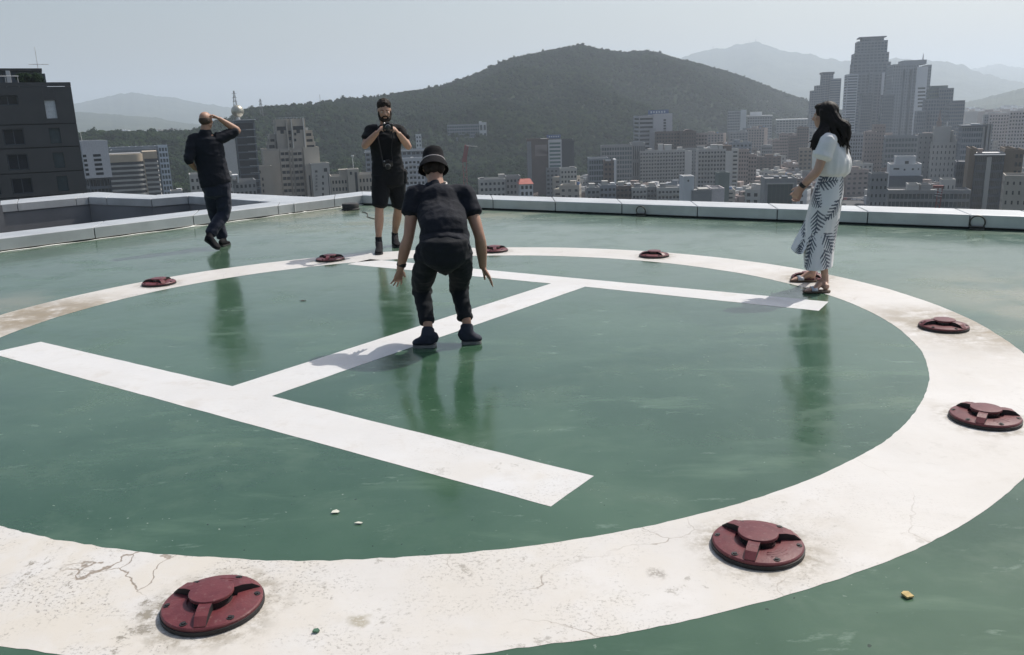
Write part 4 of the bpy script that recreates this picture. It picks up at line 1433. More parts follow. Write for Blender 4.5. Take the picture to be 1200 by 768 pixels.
# the wrap's loose front edge, blown forward
tl = [(957, 232), (950, 244), (944, 256), (936, 272), (930, 283), (926.5, 291)]
tr = [(962, 232), (959, 246), (955, 262), (950, 278), (945, 290), (940, 297.5)]
NR2, NC2 = 90, 70
def samp(pl, s):
    x = s * (len(pl) - 1)
    i = min(int(x), len(pl) - 2)
    t = x - i
    return (pl[i][0] * (1 - t) + pl[i + 1][0] * t, pl[i][1] * (1 - t) + pl[i + 1][1] * t)
grid, uv = [], []
for i in range(NR2):
    s = i / (NR2 - 1)
    A, B = samp(tl, s), samp(tr, s)
    row, ru = [], []
    for j in range(NC2):
        t = j / (NC2 - 1)
        f_ = -0.03 - 0.15 * t + 0.02 * math.sin(t * 8 + s * 3) * s
        p = J(A[0] * (1 - t) + B[0] * t, A[1] * (1 - t) + B[1] * t + 3.0 * s * math.sin(PI * t), f_)
        row.append(p)
        ru.append((-0.62 + 0.30 * t, 0.25 + 0.6 * s))
    grid.append(row); uv.append(ru)
LEAVES += [(-0.44, 0.75, 1.3, 0.22, 0.07), (-0.55, 0.55, 0.9, 0.2, 0.06), (-0.38, 0.45, 1.8, 0.2, 0.06)]
print_mesh('skirt_flap', grid, uv, False)
# ------------------------------------------------------------------ land, hills, forest
GZ = -60.0
def lerp_tab(tab, x):
    if x <= tab[0][0]: return tab[0][1]
    for (a, va), (c, vc) in zip(tab, tab[1:]):
        if x <= c:
            t = (x - a) / (c - a)
            return va + (vc - va) * t
    return tab[-1][1]

def ground_material():
    t = NT('city_ground_mix')
    f = t.noise(0.02, 6, 0.65)
    g = t.noise(0.11, 4, 0.6)
    col = t.mix(t.ramp(f, 0.42, 0.58), (0.060, 0.060, 0.062), (0.030, 0.042, 0.022))
    col = t.mix(t.math('MULTIPLY', t.ramp(g, 0.5, 0.65), 0.6), col, (0.10, 0.097, 0.093))
    t.set(**{'Base Color': col, 'Roughness': 0.95, 'Specular IOR Level': 0.2})
    return t.m
b = MB()
b.add([(-16000, -300, GZ), (16000, -300, GZ), (16000, 16000, GZ), (-16000, 16000, GZ)], [(0, 1, 2, 3)])
tag(b.build('ground', ground_material()), 'flat city ground of streets and green patches far below the roof', 'ground', kind='structure')

def forest_floor():
    t = NT('forest_floor')
    f = t.noise(0.05, 5, 0.6)
    t.set(**{'Base Color': t.mix(t.ramp(f, 0.35, 0.65), (0.022, 0.036, 0.018), (0.036, 0.054, 0.024)), 'Roughness': 0.95, 'Specular IOR Level': 0.1})
    return t.m
RIDGE = [(-60, 168), (40, 160), (100, 156), (150, 154), (200, 153), (228, 151), (250, 142), (270, 136), (285, 127), (305, 124), (340, 123), (370, 120), (400, 115), (430, 114.5), (470, 108), (510, 101), (540, 92), (560, 85),
         (600, 69), (640, 62), (665, 57), (680, 54.5), (700, 58), (715, 59), (730, 61), (746, 60), (758, 59), (770, 61), (790, 67), (830, 77), (860, 86), (885, 95), (900, 101), (925, 111), (945, 118), (965, 125), (985, 131), (1010, 140)]
RDIST = [(-60, 900), (100, 900), (230, 950), (300, 1050), (420, 1200), (560, 1450), (680, 1650), (800, 1800), (960, 2100), (1010, 2200)]
FDIST = [(-60, 560), (230, 520), (300, 540), (420, 560), (560, 600), (680, 720), (760, 860), (800, 1000), (860, 1150), (960, 1500), (1010, 1800)]
TREE_H = 7.0
def hill_z(px, s):
    """s: 0 at the foot, 1 on the ridge, up to 1.5 behind it; returns point"""
    dr, df = lerp_tab(RDIST, px), lerp_tab(FDIST, px)
    yr = lerp_tab(RIDGE, px)
    top = at_d(px, yr, dr)
    d = df + (dr - df) * s
    k = d / dr
    x, y = top.x * k, top.y * k
    zr = top.z - TREE_H
    if s <= 1:
        prof = 1 - (1 - s) ** 1.35 * (1 - 0.25 * s)
        prof = 0.55 * s + 0.45 * (3 * s * s - 2 * s ** 3)
        n = noise.noise(Vector((x * 0.0042, y * 0.0042, 3))) * 44 + noise.noise(Vector((x * 0.012, y * 0.012, 8))) * 14
        z = GZ + (zr - GZ) * prof + n * (4 * s * (1 - s)) - 1.0 * (1 - s)
    else:
        q = (s - 1) / 0.5
        z = zr - (zr - GZ + 4) * (q * q * (3 - 2 * q))
    return Vector((x, y, max(z, GZ - 4)))
b = MB()
xs = np.linspace(-60, 1010, 150)
ss = list(np.linspace(0, 1, 46)) + [1.06, 1.15, 1.25, 1.4, 1.5]
for s in ss:
    for x in xs:
        b.v.append(tuple(hill_z(x, s)))
n = len(xs)
for i in range(len(ss) - 1):
    for j in range(n - 1):
        b.f.append((i * n + j, i * n + j + 1, (i + 1) * n + j + 1, (i + 1) * n + j))
hill = b.build('hill', forest_floor(), None, True)
tag(hill, 'broad dark wooded hill rising behind the city', 'hill', kind='structure')

# ---- trees
def leaf_material(name, lo, hi):
    t = NT(name)
    oi = t.n('ShaderNodeObjectInfo')
    f = t.noise(0.9, 4, 0.6)
    geo = t.n('ShaderNodeNewGeometry')
    stand = t.noise(0.008, 4, 0.6, vec=geo.outputs['Position'])
    k = t.math('ADD', t.math('MULTIPLY', oi.outputs['Random'], 0.45), t.math('MULTIPLY', f, 0.35))
    k = t.math('ADD', k, t.ramp(stand, 0.35, 0.65, -0.05, 0.38))
    t.set(**{'Base Color': t.mix(t.ramp(k, 0.15, 0.95), lo, hi), 'Roughness': 0.9, 'Specular IOR Level': 0.06})
    return t.m
LEAF_D = leaf_material('dark_leaves', (0.009, 0.022, 0.012), (0.022, 0.040, 0.017))
LEAF_M = leaf_material('mid_green_leaves', (0.014, 0.033, 0.012), (0.034, 0.058, 0.020))
BARK = mat('bark', (0.07, 0.055, 0.042), 0.9)
def crown_mesh(seed, rad, h, nl, size, m, name='crown'):
    """leaf clumps strewn over a handful of lobes"""
    r_ = random.Random(seed)
    b = MB()
    lobes = []
    for i in range(7):
        a = r_.uniform(0, 2 * PI)
        q = r_.uniform(0.1, 0.62) * rad
        z = r_.uniform(0.32, 0.82) * h
        lobes.append((Vector((q * math.cos(a), q * math.sin(a), z)), r_.uniform(0.36, 0.56) * rad))
    lobes.append((Vector((0, 0, 0.62 * h)), 0.6 * rad))
    for c, lr in lobes:
        b.ball(c, (lr * 0.72, lr * 0.72, lr * 0.62), None, 7, 5)
    for k in range(nl):
        c, lr = lobes[r_.randrange(len(lobes))]
        d = Vector((r_.gauss(0, 1), r_.gauss(0, 1), r_.gauss(0.25, 1))).normalized()
        p = c + Vector((d.x, d.y, d.z * 0.85)) * lr * r_.uniform(0.78, 1.12)
        a = (d.orthogonal().normalized() + d * r_.uniform(-0.5, 0.5)).normalized()
        a.rotate(Matrix.Rotation(r_.uniform(0, 2 * PI), 3, d))
        cc = d.cross(a).normalized()
        s = size * r_.uniform(0.6, 1.35)
        tip = p + d * s * 0.25
        b.add([p - a * s * 0.5, p - cc * s * 0.36 + d * s * 0.1, p + a * s * 0.5, p + cc * s * 0.36 + d * s * 0.1, tip], [(0, 1, 4), (1, 2, 4), (2, 3, 4), (3, 0, 4)])
    return b.mesh(name, m)
def trunk_mesh(h, r, seed):
    r_ = random.Random(seed)
    b = MB()
    b.tube([(0, 0, -0.5), (0.1 * r, 0, h * 0.25), (0.2, 0.1, h * 0.6)], [r, r * 0.7, r * 0.35], 7)
    for k in range(3):
        a = r_.uniform(0, 2 * PI)
        b.tube([(0.05, 0, h * 0.3), (math.cos(a) * h * 0.16, math.sin(a) * h * 0.16, h * 0.55)], [r * 0.45, r * 0.15], 5)
    return b.mesh('trunk', BARK)
TC = bpy.data.collections.new('forest_stock')
for k in range(5):
    me = crown_mesh(100 + k, 4.6, 9.5, 120, 1.9, LEAF_D if k % 3 else LEAF_M, 'tree_mass')
    TC.objects.link(bpy.data.objects.new('tree_mass', me))
rf = np.random.RandomState(3)
pts, scl, rot = [], [], []
cand = 0
while len(pts) < 34000 and cand < 300000:
    cand += 1
    px = rf.uniform(-60, 1005)
    s = rf.uniform(0.02, 1.12)
    d = lerp_tab(FDIST, px) + (lerp_tab(RDIST, px) - lerp_tab(FDIST, px)) * s
    if rf.uniform() > d / 2100 * ((lerp_tab(RDIST, px) - lerp_tab(FDIST, px)) / 900):
        continue
    p = hill_z(px, s)
    pts.append(tuple(p - Vector((0, 0, 1.0))))
    nn = noise.noise(Vector((p.x * 0.006, p.y * 0.006, 5)))
    scl.append((rf.uniform(0.62, 0.98) + 0.22 * nn) * (1.3 if rf.uniform() < 0.03 else 1))
    rot.append(rf.uniform(0, 6.28))
me = bpy.data.meshes.new('forest')
me.from_pydata(pts, [], [])
a = me.attributes.new('tree_scale', 'FLOAT', 'POINT'); a.data.foreach_set('value', np.array(scl, 'f'))
a = me.attributes.new('tree_turn', 'FLOAT', 'POINT'); a.data.foreach_set('value', np.array(rot, 'f'))
forest = link('forest', me)
tag(forest, 'dense dark green woods covering the hill', 'forest', kind='stuff')
ng = bpy.data.node_groups.new('forest_scatter', 'GeometryNodeTree')
ng.interface.new_socket('Geometry', in_out='INPUT', socket_type='NodeSocketGeometry')
ng.interface.new_socket('Geometry', in_out='OUTPUT', socket_type='NodeSocketGeometry')
gi, go = ng.nodes.new('NodeGroupInput'), ng.nodes.new('NodeGroupOutput')
ci = ng.nodes.new('GeometryNodeCollectionInfo')
ci.inputs['Collection'].default_value = TC
ci.inputs['Separate Children'].default_value = True
ci.inputs['Reset Children'].default_value = True
ip = ng.nodes.new('GeometryNodeInstanceOnPoints')
ip.inputs['Pick Instance'].default_value = True
na = ng.nodes.new('GeometryNodeInputNamedAttribute'); na.data_type = 'FLOAT'; na.inputs[0].default_value = 'tree_scale'
nb_ = ng.nodes.new('GeometryNodeInputNamedAttribute'); nb_.data_type = 'FLOAT'; nb_.inputs[0].default_value = 'tree_turn'
cx = ng.nodes.new('ShaderNodeCombineXYZ')
ng.links.new(nb_.outputs[0], cx.inputs[2])
ng.links.new(gi.outputs[0], ip.inputs['Points'])
ng.links.new(ci.outputs[0], ip.inputs['Instance'])
ng.links.new(na.outputs[0], ip.inputs['Scale'])
ng.links.new(cx.outputs[0], ip.inputs['Rotation'])
ng.links.new(ip.outputs[0], go.inputs[0])
forest.modifiers.new('scatter', 'NODES').node_group = ng

# ---- far mountains
def mountain(label, prof, D, m, seed, amp=1.0, front=0.72, back=1.35):
    b = MB()
    x0, x1 = prof[0][0], prof[-1][0]
    xs = np.linspace(x0, x1, 190)
    ks = list(np.linspace(front, 1.0, 36)) + [1.05, 1.12, 1.2, back]
    for k in ks:
        for x in xs:
            top = at_d(x, lerp_tab(prof, x), D)
            p = Vector((top.x * k, top.y * k, 0))
            rough = noise.noise(Vector((x * 0.09, seed, 0))) * 1.3 + noise.noise(Vector((x * 0.25, seed, 3))) * 0.9 + noise.noise(Vector((x * 0.6, seed, 6))) * 0.5
            zr = top.z + rough * D / 974 * amp
            if k <= 1:
                s = (k - front) / (1 - front)
                f = 0.45 * s + 0.55 * s * s
                q = Vector((p.x * 5.5 / D, p.y * 5.5 / D, seed))
                rid = 1 - abs(noise.noise(q * 2.2)) * 2 + (0.5 - abs(noise.noise(q * 5))) * 0.7
                z = GZ + (zr - GZ) * f + rid * 0.16 * (zr - GZ) * (4 * s * (1 - s)) * 0.8
            else:
                s = (k - 1) / (back - 1)
                z = zr - (zr - GZ + 5) * s
            p.z = max(z, GZ - 5)
            b.v.append(tuple(p))
    n = len(xs)
    for i in range(len(ks) - 1):
        for j in range(n - 1):
            b.f.append((i * n + j, i * n + j + 1, (i + 1) * n + j + 1, (i + 1) * n + j))
    return tag(b.build('mountain', m, None, True), label, 'mountain', kind='structure')
def mountain_mat():
    t = NT('wooded_mountain')
    f = t.noise(0.006, 6, 0.65)
    t.set(**{'Base Color': t.mix(t.ramp(f, 0.35, 0.65), (0.028, 0.042, 0.024), (0.060, 0.072, 0.040)), 'Roughness': 0.95, 'Specular IOR Level': 0.1})
    t.bump(t.noise(0.02, 6, 0.65), 0.6, 30)
    return t.m
MM = mountain_mat()
mountain('pale blue rocky mountain chain behind the tall towers on the right',
         [(700, 108), (740, 90), (770, 78), (798, 68), (815, 62), (830, 58.5), (848, 57), (862, 53), (875, 51), (885, 48.5), (893, 50), (905, 56), (918, 60), (940, 62), (957, 65.5), (969, 70), (977, 68.5), (986, 71.5), (1001, 72), (1020, 72), (1042, 69), (1058, 69), (1075, 70), (1091, 71),
          (1108, 72.5), (1114, 72.5), (1122, 76), (1130, 77), (1139, 81), (1150, 86), (1175, 92), (1200, 98), (1260, 106), (1330, 112)], 7600, MM, 2.0, 1.6)
mountain('faint farthest ridge at the right edge behind the blue mountain chain',
         [(1060, 98), (1100, 92), (1139, 81), (1150, 79), (1163, 76), (1172, 75.5), (1185, 78), (1200, 80), (1240, 84), (1330, 95)], 11500, MM, 5.0, 0.8)
mountain('low dark wooded spur at the right edge in front of the blue mountains',
         [(1080, 126), (1110, 122), (1130, 120), (1150, 116), (1165, 112), (1180, 108), (1200, 103), (1230, 98), (1300, 96)], 4000, MM, 9.0, 0.8)
mountain('pale mountain peak left of the bald man in the distance',
         [(-80, 140), (0, 130), (60, 124), (90, 121), (110, 117), (127, 113), (143, 110), (157, 108.5), (170, 110.5), (190, 113.5), (205, 114.5), (215, 117), (240, 122), (270, 126), (300, 131), (360, 138)], 8200, MM, 12.0, 0.8)
mountain('lower hazy ridge in front of the pale mountain on the left',
         [(-80, 136), (0, 133), (60, 131.5), (95, 131.5), (125, 133.5), (160, 136.5), (185, 138), (200, 142), (230, 146), (290, 150)], 4700, MM, 15.0, 0.6)

# masts on the summit of the far chain
for px, y0, y1, lab in ((885.5, 50, 45.5, 'thin mast on the highest summit of the far blue mountains'), (835.5, 60, 54, 'thin mast on the left shoulder of the far blue mountains'), (878, 52, 48.5, 'short mast just left of the far highest summit')):
    p, q = at_d(px, y0, 7580), at_d(px, y1, 7580)
    b = MB(); b.tube([(0, 0, -30), (0, 0, q.z - p.z)], [4.5, 2.0], 6)
    tag(b.build('summit_mast', mat('mast_grey', (0.2, 0.2, 0.2), 0.7), None, True, p), lab, 'mast')
# ------------------------------------------------------------------ the city
W_BEIGE = mat('beige_render', (0.370, 0.335, 0.285), 0.85, 0.06, 0.15)
W_PALE = mat('pale_render', (0.374, 0.367, 0.346), 0.85, 0.06, 0.15)
W_WHITE = mat('white_panel', (0.504, 0.511, 0.518), 0.7, 0.05, 0.15)
W_GREY = mat('grey_concrete', (0.216, 0.220, 0.223), 0.85, 0.08, 0.15)
W_BLUEG = mat('blue_grey_panel', (0.187, 0.209, 0.238), 0.7, 0.08, 0.15)
W_BROWN = mat('brown_brick', (0.122, 0.090, 0.076), 0.85, 0.1, 0.2)
W_PINK = mat('pinkish_tile', (0.259, 0.209, 0.191), 0.8, 0.08, 0.15)
W_DARK = mat('dark_granite', (0.058, 0.060, 0.062), 0.55, 0.1, 0.3)
W_DARKB = mat('dark_blue_panel', (0.070, 0.085, 0.105), 0.5, 0.1, 0.2)
W_GREEN = mat('grey_green_panel', (0.144, 0.173, 0.162), 0.75, 0.08, 0.2)
W_TAN = mat('tan_stone', (0.238, 0.194, 0.144), 0.85, 0.06, 0.2)
W_OCHRE = mat('ochre_brown_cladding', (0.158, 0.119, 0.083), 0.8, 0.06, 0.2)
ROOF_G = mat('grey_roof', (0.24, 0.24, 0.24), 0.9, 0.15, 0.2)
ROOF_GR = mat('green_roof_coating', (0.10, 0.19, 0.13), 0.7, 0.15, 0.3)
ROOF_RED = mat('red_roof_tiles', (0.36, 0.11, 0.085), 0.8, 0.15, 0.4)
ROOF_BLUE = mat('blue_roof_sheet', (0.10, 0.17, 0.33), 0.6, 0.1, 0.4)
G_DARK = mat('dark_window_glass', (0.022, 0.027, 0.033), 0.12, 0.2, 0.3)
G_TINT = mat('tinted_glass', (0.05, 0.075, 0.085), 0.1, 0.2, 0.3)
G_BLUE = mat('blue_tower_glass', (0.085, 0.11, 0.14), 0.12, 0.15, 0.1)
STEEL = mat('pale_steel', (0.6, 0.6, 0.6), 0.5)

OCC = []
class Blk:
    """a building in its own frame: x along the face towards the viewer, y away, z up from the ground;
    positions on the front plane can be given by photograph pixels"""
    def __init__(self, name, label, D, px, py, yaw=0.0, cat='building', group=None, gz=GZ):
        p = at_d(px, py, D)
        self.D = D
        a = math.atan2(p.x, p.y)
        self.a = -a + math.radians(yaw)
        self.X = Vector((math.cos(self.a), math.sin(self.a), 0))
        self.Y = Vector((-math.sin(self.a), math.cos(self.a), 0))
        self.o = Vector((p.x, p.y, gz))
        self.root = tag(empty(name, self.o, self.a), label, cat, group)
        self.mb = {}
    def x(self, px, py, yoff=0.0):
        """local x where the pixel's ray meets the plane y = yoff"""
        d = ray(px, py)
        q = self.o + self.Y * yoff
        t = ((q.x - CAM.x) * self.Y.x + (q.y - CAM.y) * self.Y.y) / (d.x * self.Y.x + d.y * self.Y.y)
        h = CAM + d * t
        return (h - self.o).dot(self.X)
    def z(self, px, py, yoff=0.0):
        d = ray(px, py)
        q = self.o + self.Y * yoff
        t = ((q.x - CAM.x) * self.Y.x + (q.y - CAM.y) * self.Y.y) / (d.x * self.Y.x + d.y * self.Y.y)
        return (CAM + d * t).z - self.o.z
    def g(self, name, m):
        if name in ('roof', 'roof_unit'):          # every roof its own part
            self.mb[(name, m.name, len(self.mb))] = (MB(), m)
            return self.mb[(name, m.name, len(self.mb) - 1)][0]
        return self.mb.setdefault((name, m.name), (MB(), m))[0]
    def box(self, name, m, *a):
        self.g(name, m).box(*a)
    def block(self, x0, x1, y0, y1, z0, z1, wall=W_GREY, glass=G_DARK, fl=3.0, sp=0.5, front=(5, 0.35), side=(3, 0.5), roof=None, parapet=0.9, name='wall', balc=None):
        """one storeyed volume with really recessed windows: a glass core behind spandrels and piers.
        front / side: (bays, pier share); bays 0 = ribbon windows, None = blank wall"""
        w, d = x1 - x0, y1 - y0
        c_ = self.o + self.X * ((x0 + x1) / 2) + self.Y * ((y0 + y1) / 2)
        OCC.append((c_.x, c_.y, max(w, d) * 0.5 + 3))
        n = max(1, int(round((z1 - z0) / fl)))
        f = (z1 - z0) / n
        wl = self.g(name, wall)
        if front is not None or side is not None:
            self.box('window', glass, x0 + 0.45, x1 - 0.45, y0 + 0.45, y1 - 0.45, z0, z1 - 0.3)
            for k in range(n):
                zz = z0 + k * f
                wl.box(x0, x1, y0, y1, zz + f * (1 - sp * 0.5) if k < n - 1 else zz + f * (1 - sp * 0.6), zz + f * (1 + sp * 0.5) if k < n - 1 else z1)
            wl.box(x0, x1, y0, y1, z0, z0 + f * sp * 0.5)
        def faces(spec, lo, hi, mk):
            if spec is None:
                mk(lo, hi)
                return
            nb, pr = spec
            if nb == 0:
                mk(lo, lo + 0.6); mk(hi - 0.6, hi)
                return
            pitch = (hi - lo) / nb
            pw = pitch * pr
            for i in range(nb + 1):
                c = lo + i * pitch
                mk(max(lo, c - pw / 2), min(hi, c + pw / 2))
        q = 0.03
        faces(front, x0, x1, lambda a, c: wl.box(a, c, y0 - q, y0 + 0.5, z0, z1 - 0.05))
        faces(front, x0, x1, lambda a, c: wl.box(a, c, y1 - 0.5, y1 + q, z0, z1 - 0.05))
        faces(side, y0 + 0.51, y1 - 0.51, lambda a, c: wl.box(x0 - q, x0 + 0.5, a, c, z0, z1 - 0.07))
        faces(side, y0 + 0.51, y1 - 0.51, lambda a, c: wl.box(x1 - 0.5, x1 + q, a, c, z0, z1 - 0.07))
        if balc:
            for (a, c) in balc:
                xa, xc = x0 + w * a, x0 + w * c
                for k in range(n):
                    zz = z0 + k * f
                    self.box('balcony', wall, xa, xc, y0 - 1.2, y0 - 0.05, zz - 0.1, zz + 0.1)
                    self.box('balcony', wall, xa, xc, y0 - 1.3, y0 - 1.15, zz + 0.1, zz + 1.0)
        rm = roof or ROOF_G
        self.box('roof', rm, x0 + 0.31, x1 - 0.31, y0 + 0.31, y1 - 0.31, z1, z1 + 0.15)
        if parapet:
            t = 0.3
            wl.box(x0 - 0.05, x1 + 0.05, y0 - 0.05, y0 + t, z1 + 0.002, z1 + parapet)
            wl.box(x0 - 0.05, x1 + 0.05, y1 - t, y1 + 0.05, z1 + 0.002, z1 + parapet)
            wl.box(x0 - 0.05, x0 + t, y0 + t, y1 - t, z1 + 0.002, z1 + parapet)
            wl.box(x1 - t, x1 + 0.05, y0 + t, y1 - t, z1 + 0.002, z1 + parapet)
    def pblock(self, xl, xr, yt, yb=None, y0=0.0, dep=14.0, **k):
        """block whose front edges are pixels; yt/yb: pixel rows of its top and foot (None = ground)"""
        x0, x1 = self.x(xl, yt, y0), self.x(xr, yt, y0)
        zt = self.z((xl + xr) / 2, yt, y0)
        zb = 0.0 if yb is None else self.z((xl + xr) / 2, yb, y0)
        self.block(x0, x1, y0, y0 + dep, zb, zt, **k)
        return x0, x1, zt
    def roofhouse(self, xl, xr, yt, yb, y0, dep, m=W_GREY, name='roof_house'):
        x0, x1 = self.x(xl, yb, y0), self.x(xr, yb, y0)
        zb, zt = self.z((xl + xr) / 2, yb, y0), self.z((xl + xr) / 2, yt, y0)
        key = (name, m.name, len(self.mb))
        self.mb[key] = (MB(), m)
        self.mb[key][0].box(x0, x1, y0, y0 + dep, zb - 1.0, zt)
        self.mb[key][0].box(x0 - 0.25, x1 + 0.25, y0 - 0.25, y0 + dep + 0.25, zt, zt + 0.25)
        return x0, x1, zb, zt
    def done(self):
        for key, (mb, m) in self.mb.items():
            n = key[0]
            o = mb.build(n, m, self.root)
            if n in ('window', 'balcony', 'slot_window', 'sign_letters', 'mullion', 'floor_line', 'floor_band', 'roof_rail', 'roof_railing', 'loggia', 'white_bars', 'stair_slot', 'dark_strip', 'pale_tile_patch'):
                o['kind'] = 'stuff'
        return self.root

# ---- dark granite office block close by on the left: every window its own part
B = Blk('office_building', 'dark granite office block with few square windows filling the left edge', 130, 83, 101, 2)
xr = 0.0
xl = B.x(-170, 110)
zt = B.z(83, 101)
zf = [B.z(90, y) for y in (144.5, 171.5, 200)]      # floor joints
fh = (zf[0] - zf[2]) / 2
FL = [zf[0], zf[1], zf[2]] + [zf[2] - fh * k for k in range(1, 14)]
wl = B.g('wall', W_DARK)
dep = 30
cols = []
for i in range(9):
    c = -7.6 - 3.7 * i - 1.5 * (i // 2)
    if c - 1.4 > xl: cols.append(c)
ww, wh = 2.4, 2.05
# courses of cladding with a shadow gap at each floor
lv = [zt] + FL
for i in range(len(lv) - 1):
    z1, z0 = lv[i] - 0.06, lv[i + 1] + 0.06
    if z0 < 0.2: break
    wz1 = lv[i + 1] + fh * 0.80
    wz0 = wz1 - wh
    small = i == 0
    if small:
        wz1, wz0 = zt - 1.1, zt - 2.35
    edges = sorted([c for c in cols])
    sl = (-3.45, -2.15)
    sz1, sz0 = (B.z(62, 117.5), B.z(64, 139)) if small else (wz1, wz0)
    for (a_, c_, q1, q0) in ((xl, sl[0] - 0.004, wz1, wz0), (sl[0], sl[1], sz1, sz0), (sl[1] + 0.004, xr, z0 + 1.0, z0 + 0.9)):
        wl.box(a_, c_, 0, 0.6, q1, z1)
        wl.box(a_, c_, 0, 0.6, z0, q0)
    wl.box(sl[1] + 0.006, xr - 0.002, 0.004, 0.6, z0 + 0.89, z0 + 1.01)
    xs_ = [xl] + sum([[c - ww / 2, c + ww / 2] for c in edges], []) + [sl[0] - 0.004]
    for k in range(0, len(xs_) - 1, 2):
        wl.box(xs_[k], xs_[k + 1], 0, 0.6, wz0, wz1)
    for c in edges:
        f = MB()
        x0, x1 = c - ww / 2 + 0.03, c + ww / 2 - 0.03
        for a in ((x0, x0 + 0.09, 0.25, 0.45, wz0 + 0.02, wz1 - 0.02), (x1 - 0.09, x1, 0.25, 0.45, wz0 + 0.02, wz1 - 0.02), (x0 + 0.09, x1 - 0.09, 0.25, 0.45, wz0 + 0.02, wz0 + 0.1),
                  (x0 + 0.09, x1 - 0.09, 0.25, 0.45, wz1 - 0.1, wz1 - 0.02), (c - 0.04, c + 0.04, 0.26, 0.44, wz0 + 0.1, wz1 - 0.1)):
            f.box(*a)
        fo = f.build('window', W_DARKB, B.root)
        g_ = MB()
        g_.box(x0 + 0.05, x1 - 0.05, 0.33, 0.36, wz0 + 0.05, wz1 - 0.05)
        g_.build('pane', G_DARK, fo)
    f = MB()
    f.box(sl[0] + 0.02, sl[1] - 0.02, 0.2 if small else 0.3, 0.42, sz0 + 0.02, sz1 - 0.02)
    f.build('stair_window', G_TINT if i else mat('pale_frosted_glass', (0.55, 0.58, 0.60), 0.4), B.root)
wl.box(xl, xr - 0.02, 0.6, dep, 0, zt - 0.4)
wl.box(xl, xr + 0.01, -0.06, 0.35, zt, zt + 0.5)
wl.box(xr - 0.35, xr + 0.01, 0.35, dep, zt, zt + 0.5)
B.box('joint', M_JOINT, xl, xr - 0.03, 0.48, 0.595, 0.2, zt - 0.1)
# tall pale strip of stair glazing near the corner, top floor
x0, x1 = B.x(57, 120), B.x(66, 120)
# set back penthouse
py0 = 6.0
px0, px1 = xl, B.x(47, 84, py0)
pz = B.z(40, 80.5, py0)
B.box('penthouse', W_DARKB, px0, px1, py0, py0 + 16, zt - 0.3, pz - 0.3)
B.box('penthouse', W_DARKB, px1, B.x(52.5, 84, py0), py0 + 2, py0 + 15, zt - 0.3, pz - 0.55)
B.box('penthouse_roof', W_DARK, px0, px1 + 0.25, py0 - 0.5, py0 + 16.2, pz - 0.3, pz)
for k in range(9):
    xx = px1 - 1.2 - 1.7 * k
    B.box('mullion', W_DARK, xx, xx + 0.12, py0 - 0.08, py0, zt, pz - 0.35)
mb = B.g('antenna', STEEL)
ax_ = B.x(44.5, 80, py0 + 1)
mb.tube([(ax_, py0 + 1, pz - 0.5), (ax_, py0 + 1, pz + 2.9)], [0.05, 0.03], 6)
mb.tube([(ax_ - 1.05, py0 + 1, pz + 0.62), (ax_ + 1.35, py0 + 1, pz + 0.62)], [0.045, 0.045], 6)
mb = B.g('roof_railing', STEEL)
rz = zt + 1.35
mb.tube([(xl, 1.0, rz), (B.x(23, 99, 1.0), 1.0, rz)], [0.05, 0.05], 6)
for k in range(12):
    xx = B.x(23, 99, 1.0) - 0.1 - k * 1.4
    mb.tube([(xx, 1.0, zt), (xx, 1.0, rz)], [0.03, 0.03], 5)
B.box('roof_unit', W_WHITE, B.x(8.5, 96, 2), B.x(13.5, 96, 2), 2, 3, zt + 0.2, zt + 2.1)
office = B.done()
for k, (x_, s_) in enumerate(((27, 1.0), (34, 1.15), (41, 1.05), (46, 0.8))):
    p = at_d(x_, 100, 133)
    o = link('roof_shrub', crown_mesh(60 + k, 1.05 * s_, 1.7 * s_, 220, 0.26, LEAF_D, 'roof_shrub'), None, (p.x, p.y, GZ + zt + 0.1))
    tag(o, ['leftmost dark shrub on the roof of the dark granite office block', 'largest dark shrub on the dark office roof, second from the left', 'rounded dark shrub on the dark office roof, second from its antenna', 'smallest dark shrub beside the antenna on the dark office roof'][k], 'shrub', 'shrubs on the dark office roof')

# ---- pale panel block just right of the dark office
B = Blk('panel_building', 'pale grey panel block with slot windows between dark office and curved building', 300, 95, 168, 8)
x0, x1, zz = B.pblock(95, 126, 168.5, 209, 0, 18, wall=mat('lilac_grey_panel', (0.42, 0.43, 0.46), 0.7), fl=1.75, sp=0.55, front=None, side=(4, 0.5))
for k in range(5):
    y = 182 + k * 5.4
    if True:
        xa = B.x(109 + k * 0.9, y); xb = B.x(118 + k * 0.9, y)
        zc = B.z(112, y)
        B.box('slot_window', G_DARK, xa, xb, -0.07, 0.2, zc - 0.5, zc + 0.3)
        xa = B.x(97 + k * 0.9, y); xb = B.x(101 + k * 0.9, y)
        B.box('slot_window', G_DARK, xa, xb, -0.07, 0.2, zc - 0.5, zc + 0.3)
B.block(x0 + 0.8, x1 - 0.4, 1.0, 17.5, 0, B.z(105, 209.4), wall=W_DARKB, fl=3, sp=0.3, front=(6, 0.15), side=(4, 0.2), parapet=0)
mb = B.g('mast', STEEL); mb.tube([(B.x(98, 168), 2, zz), (B.x(97, 168), 2, zz + 4.5)], [0.08, 0.05], 6)
B.done()

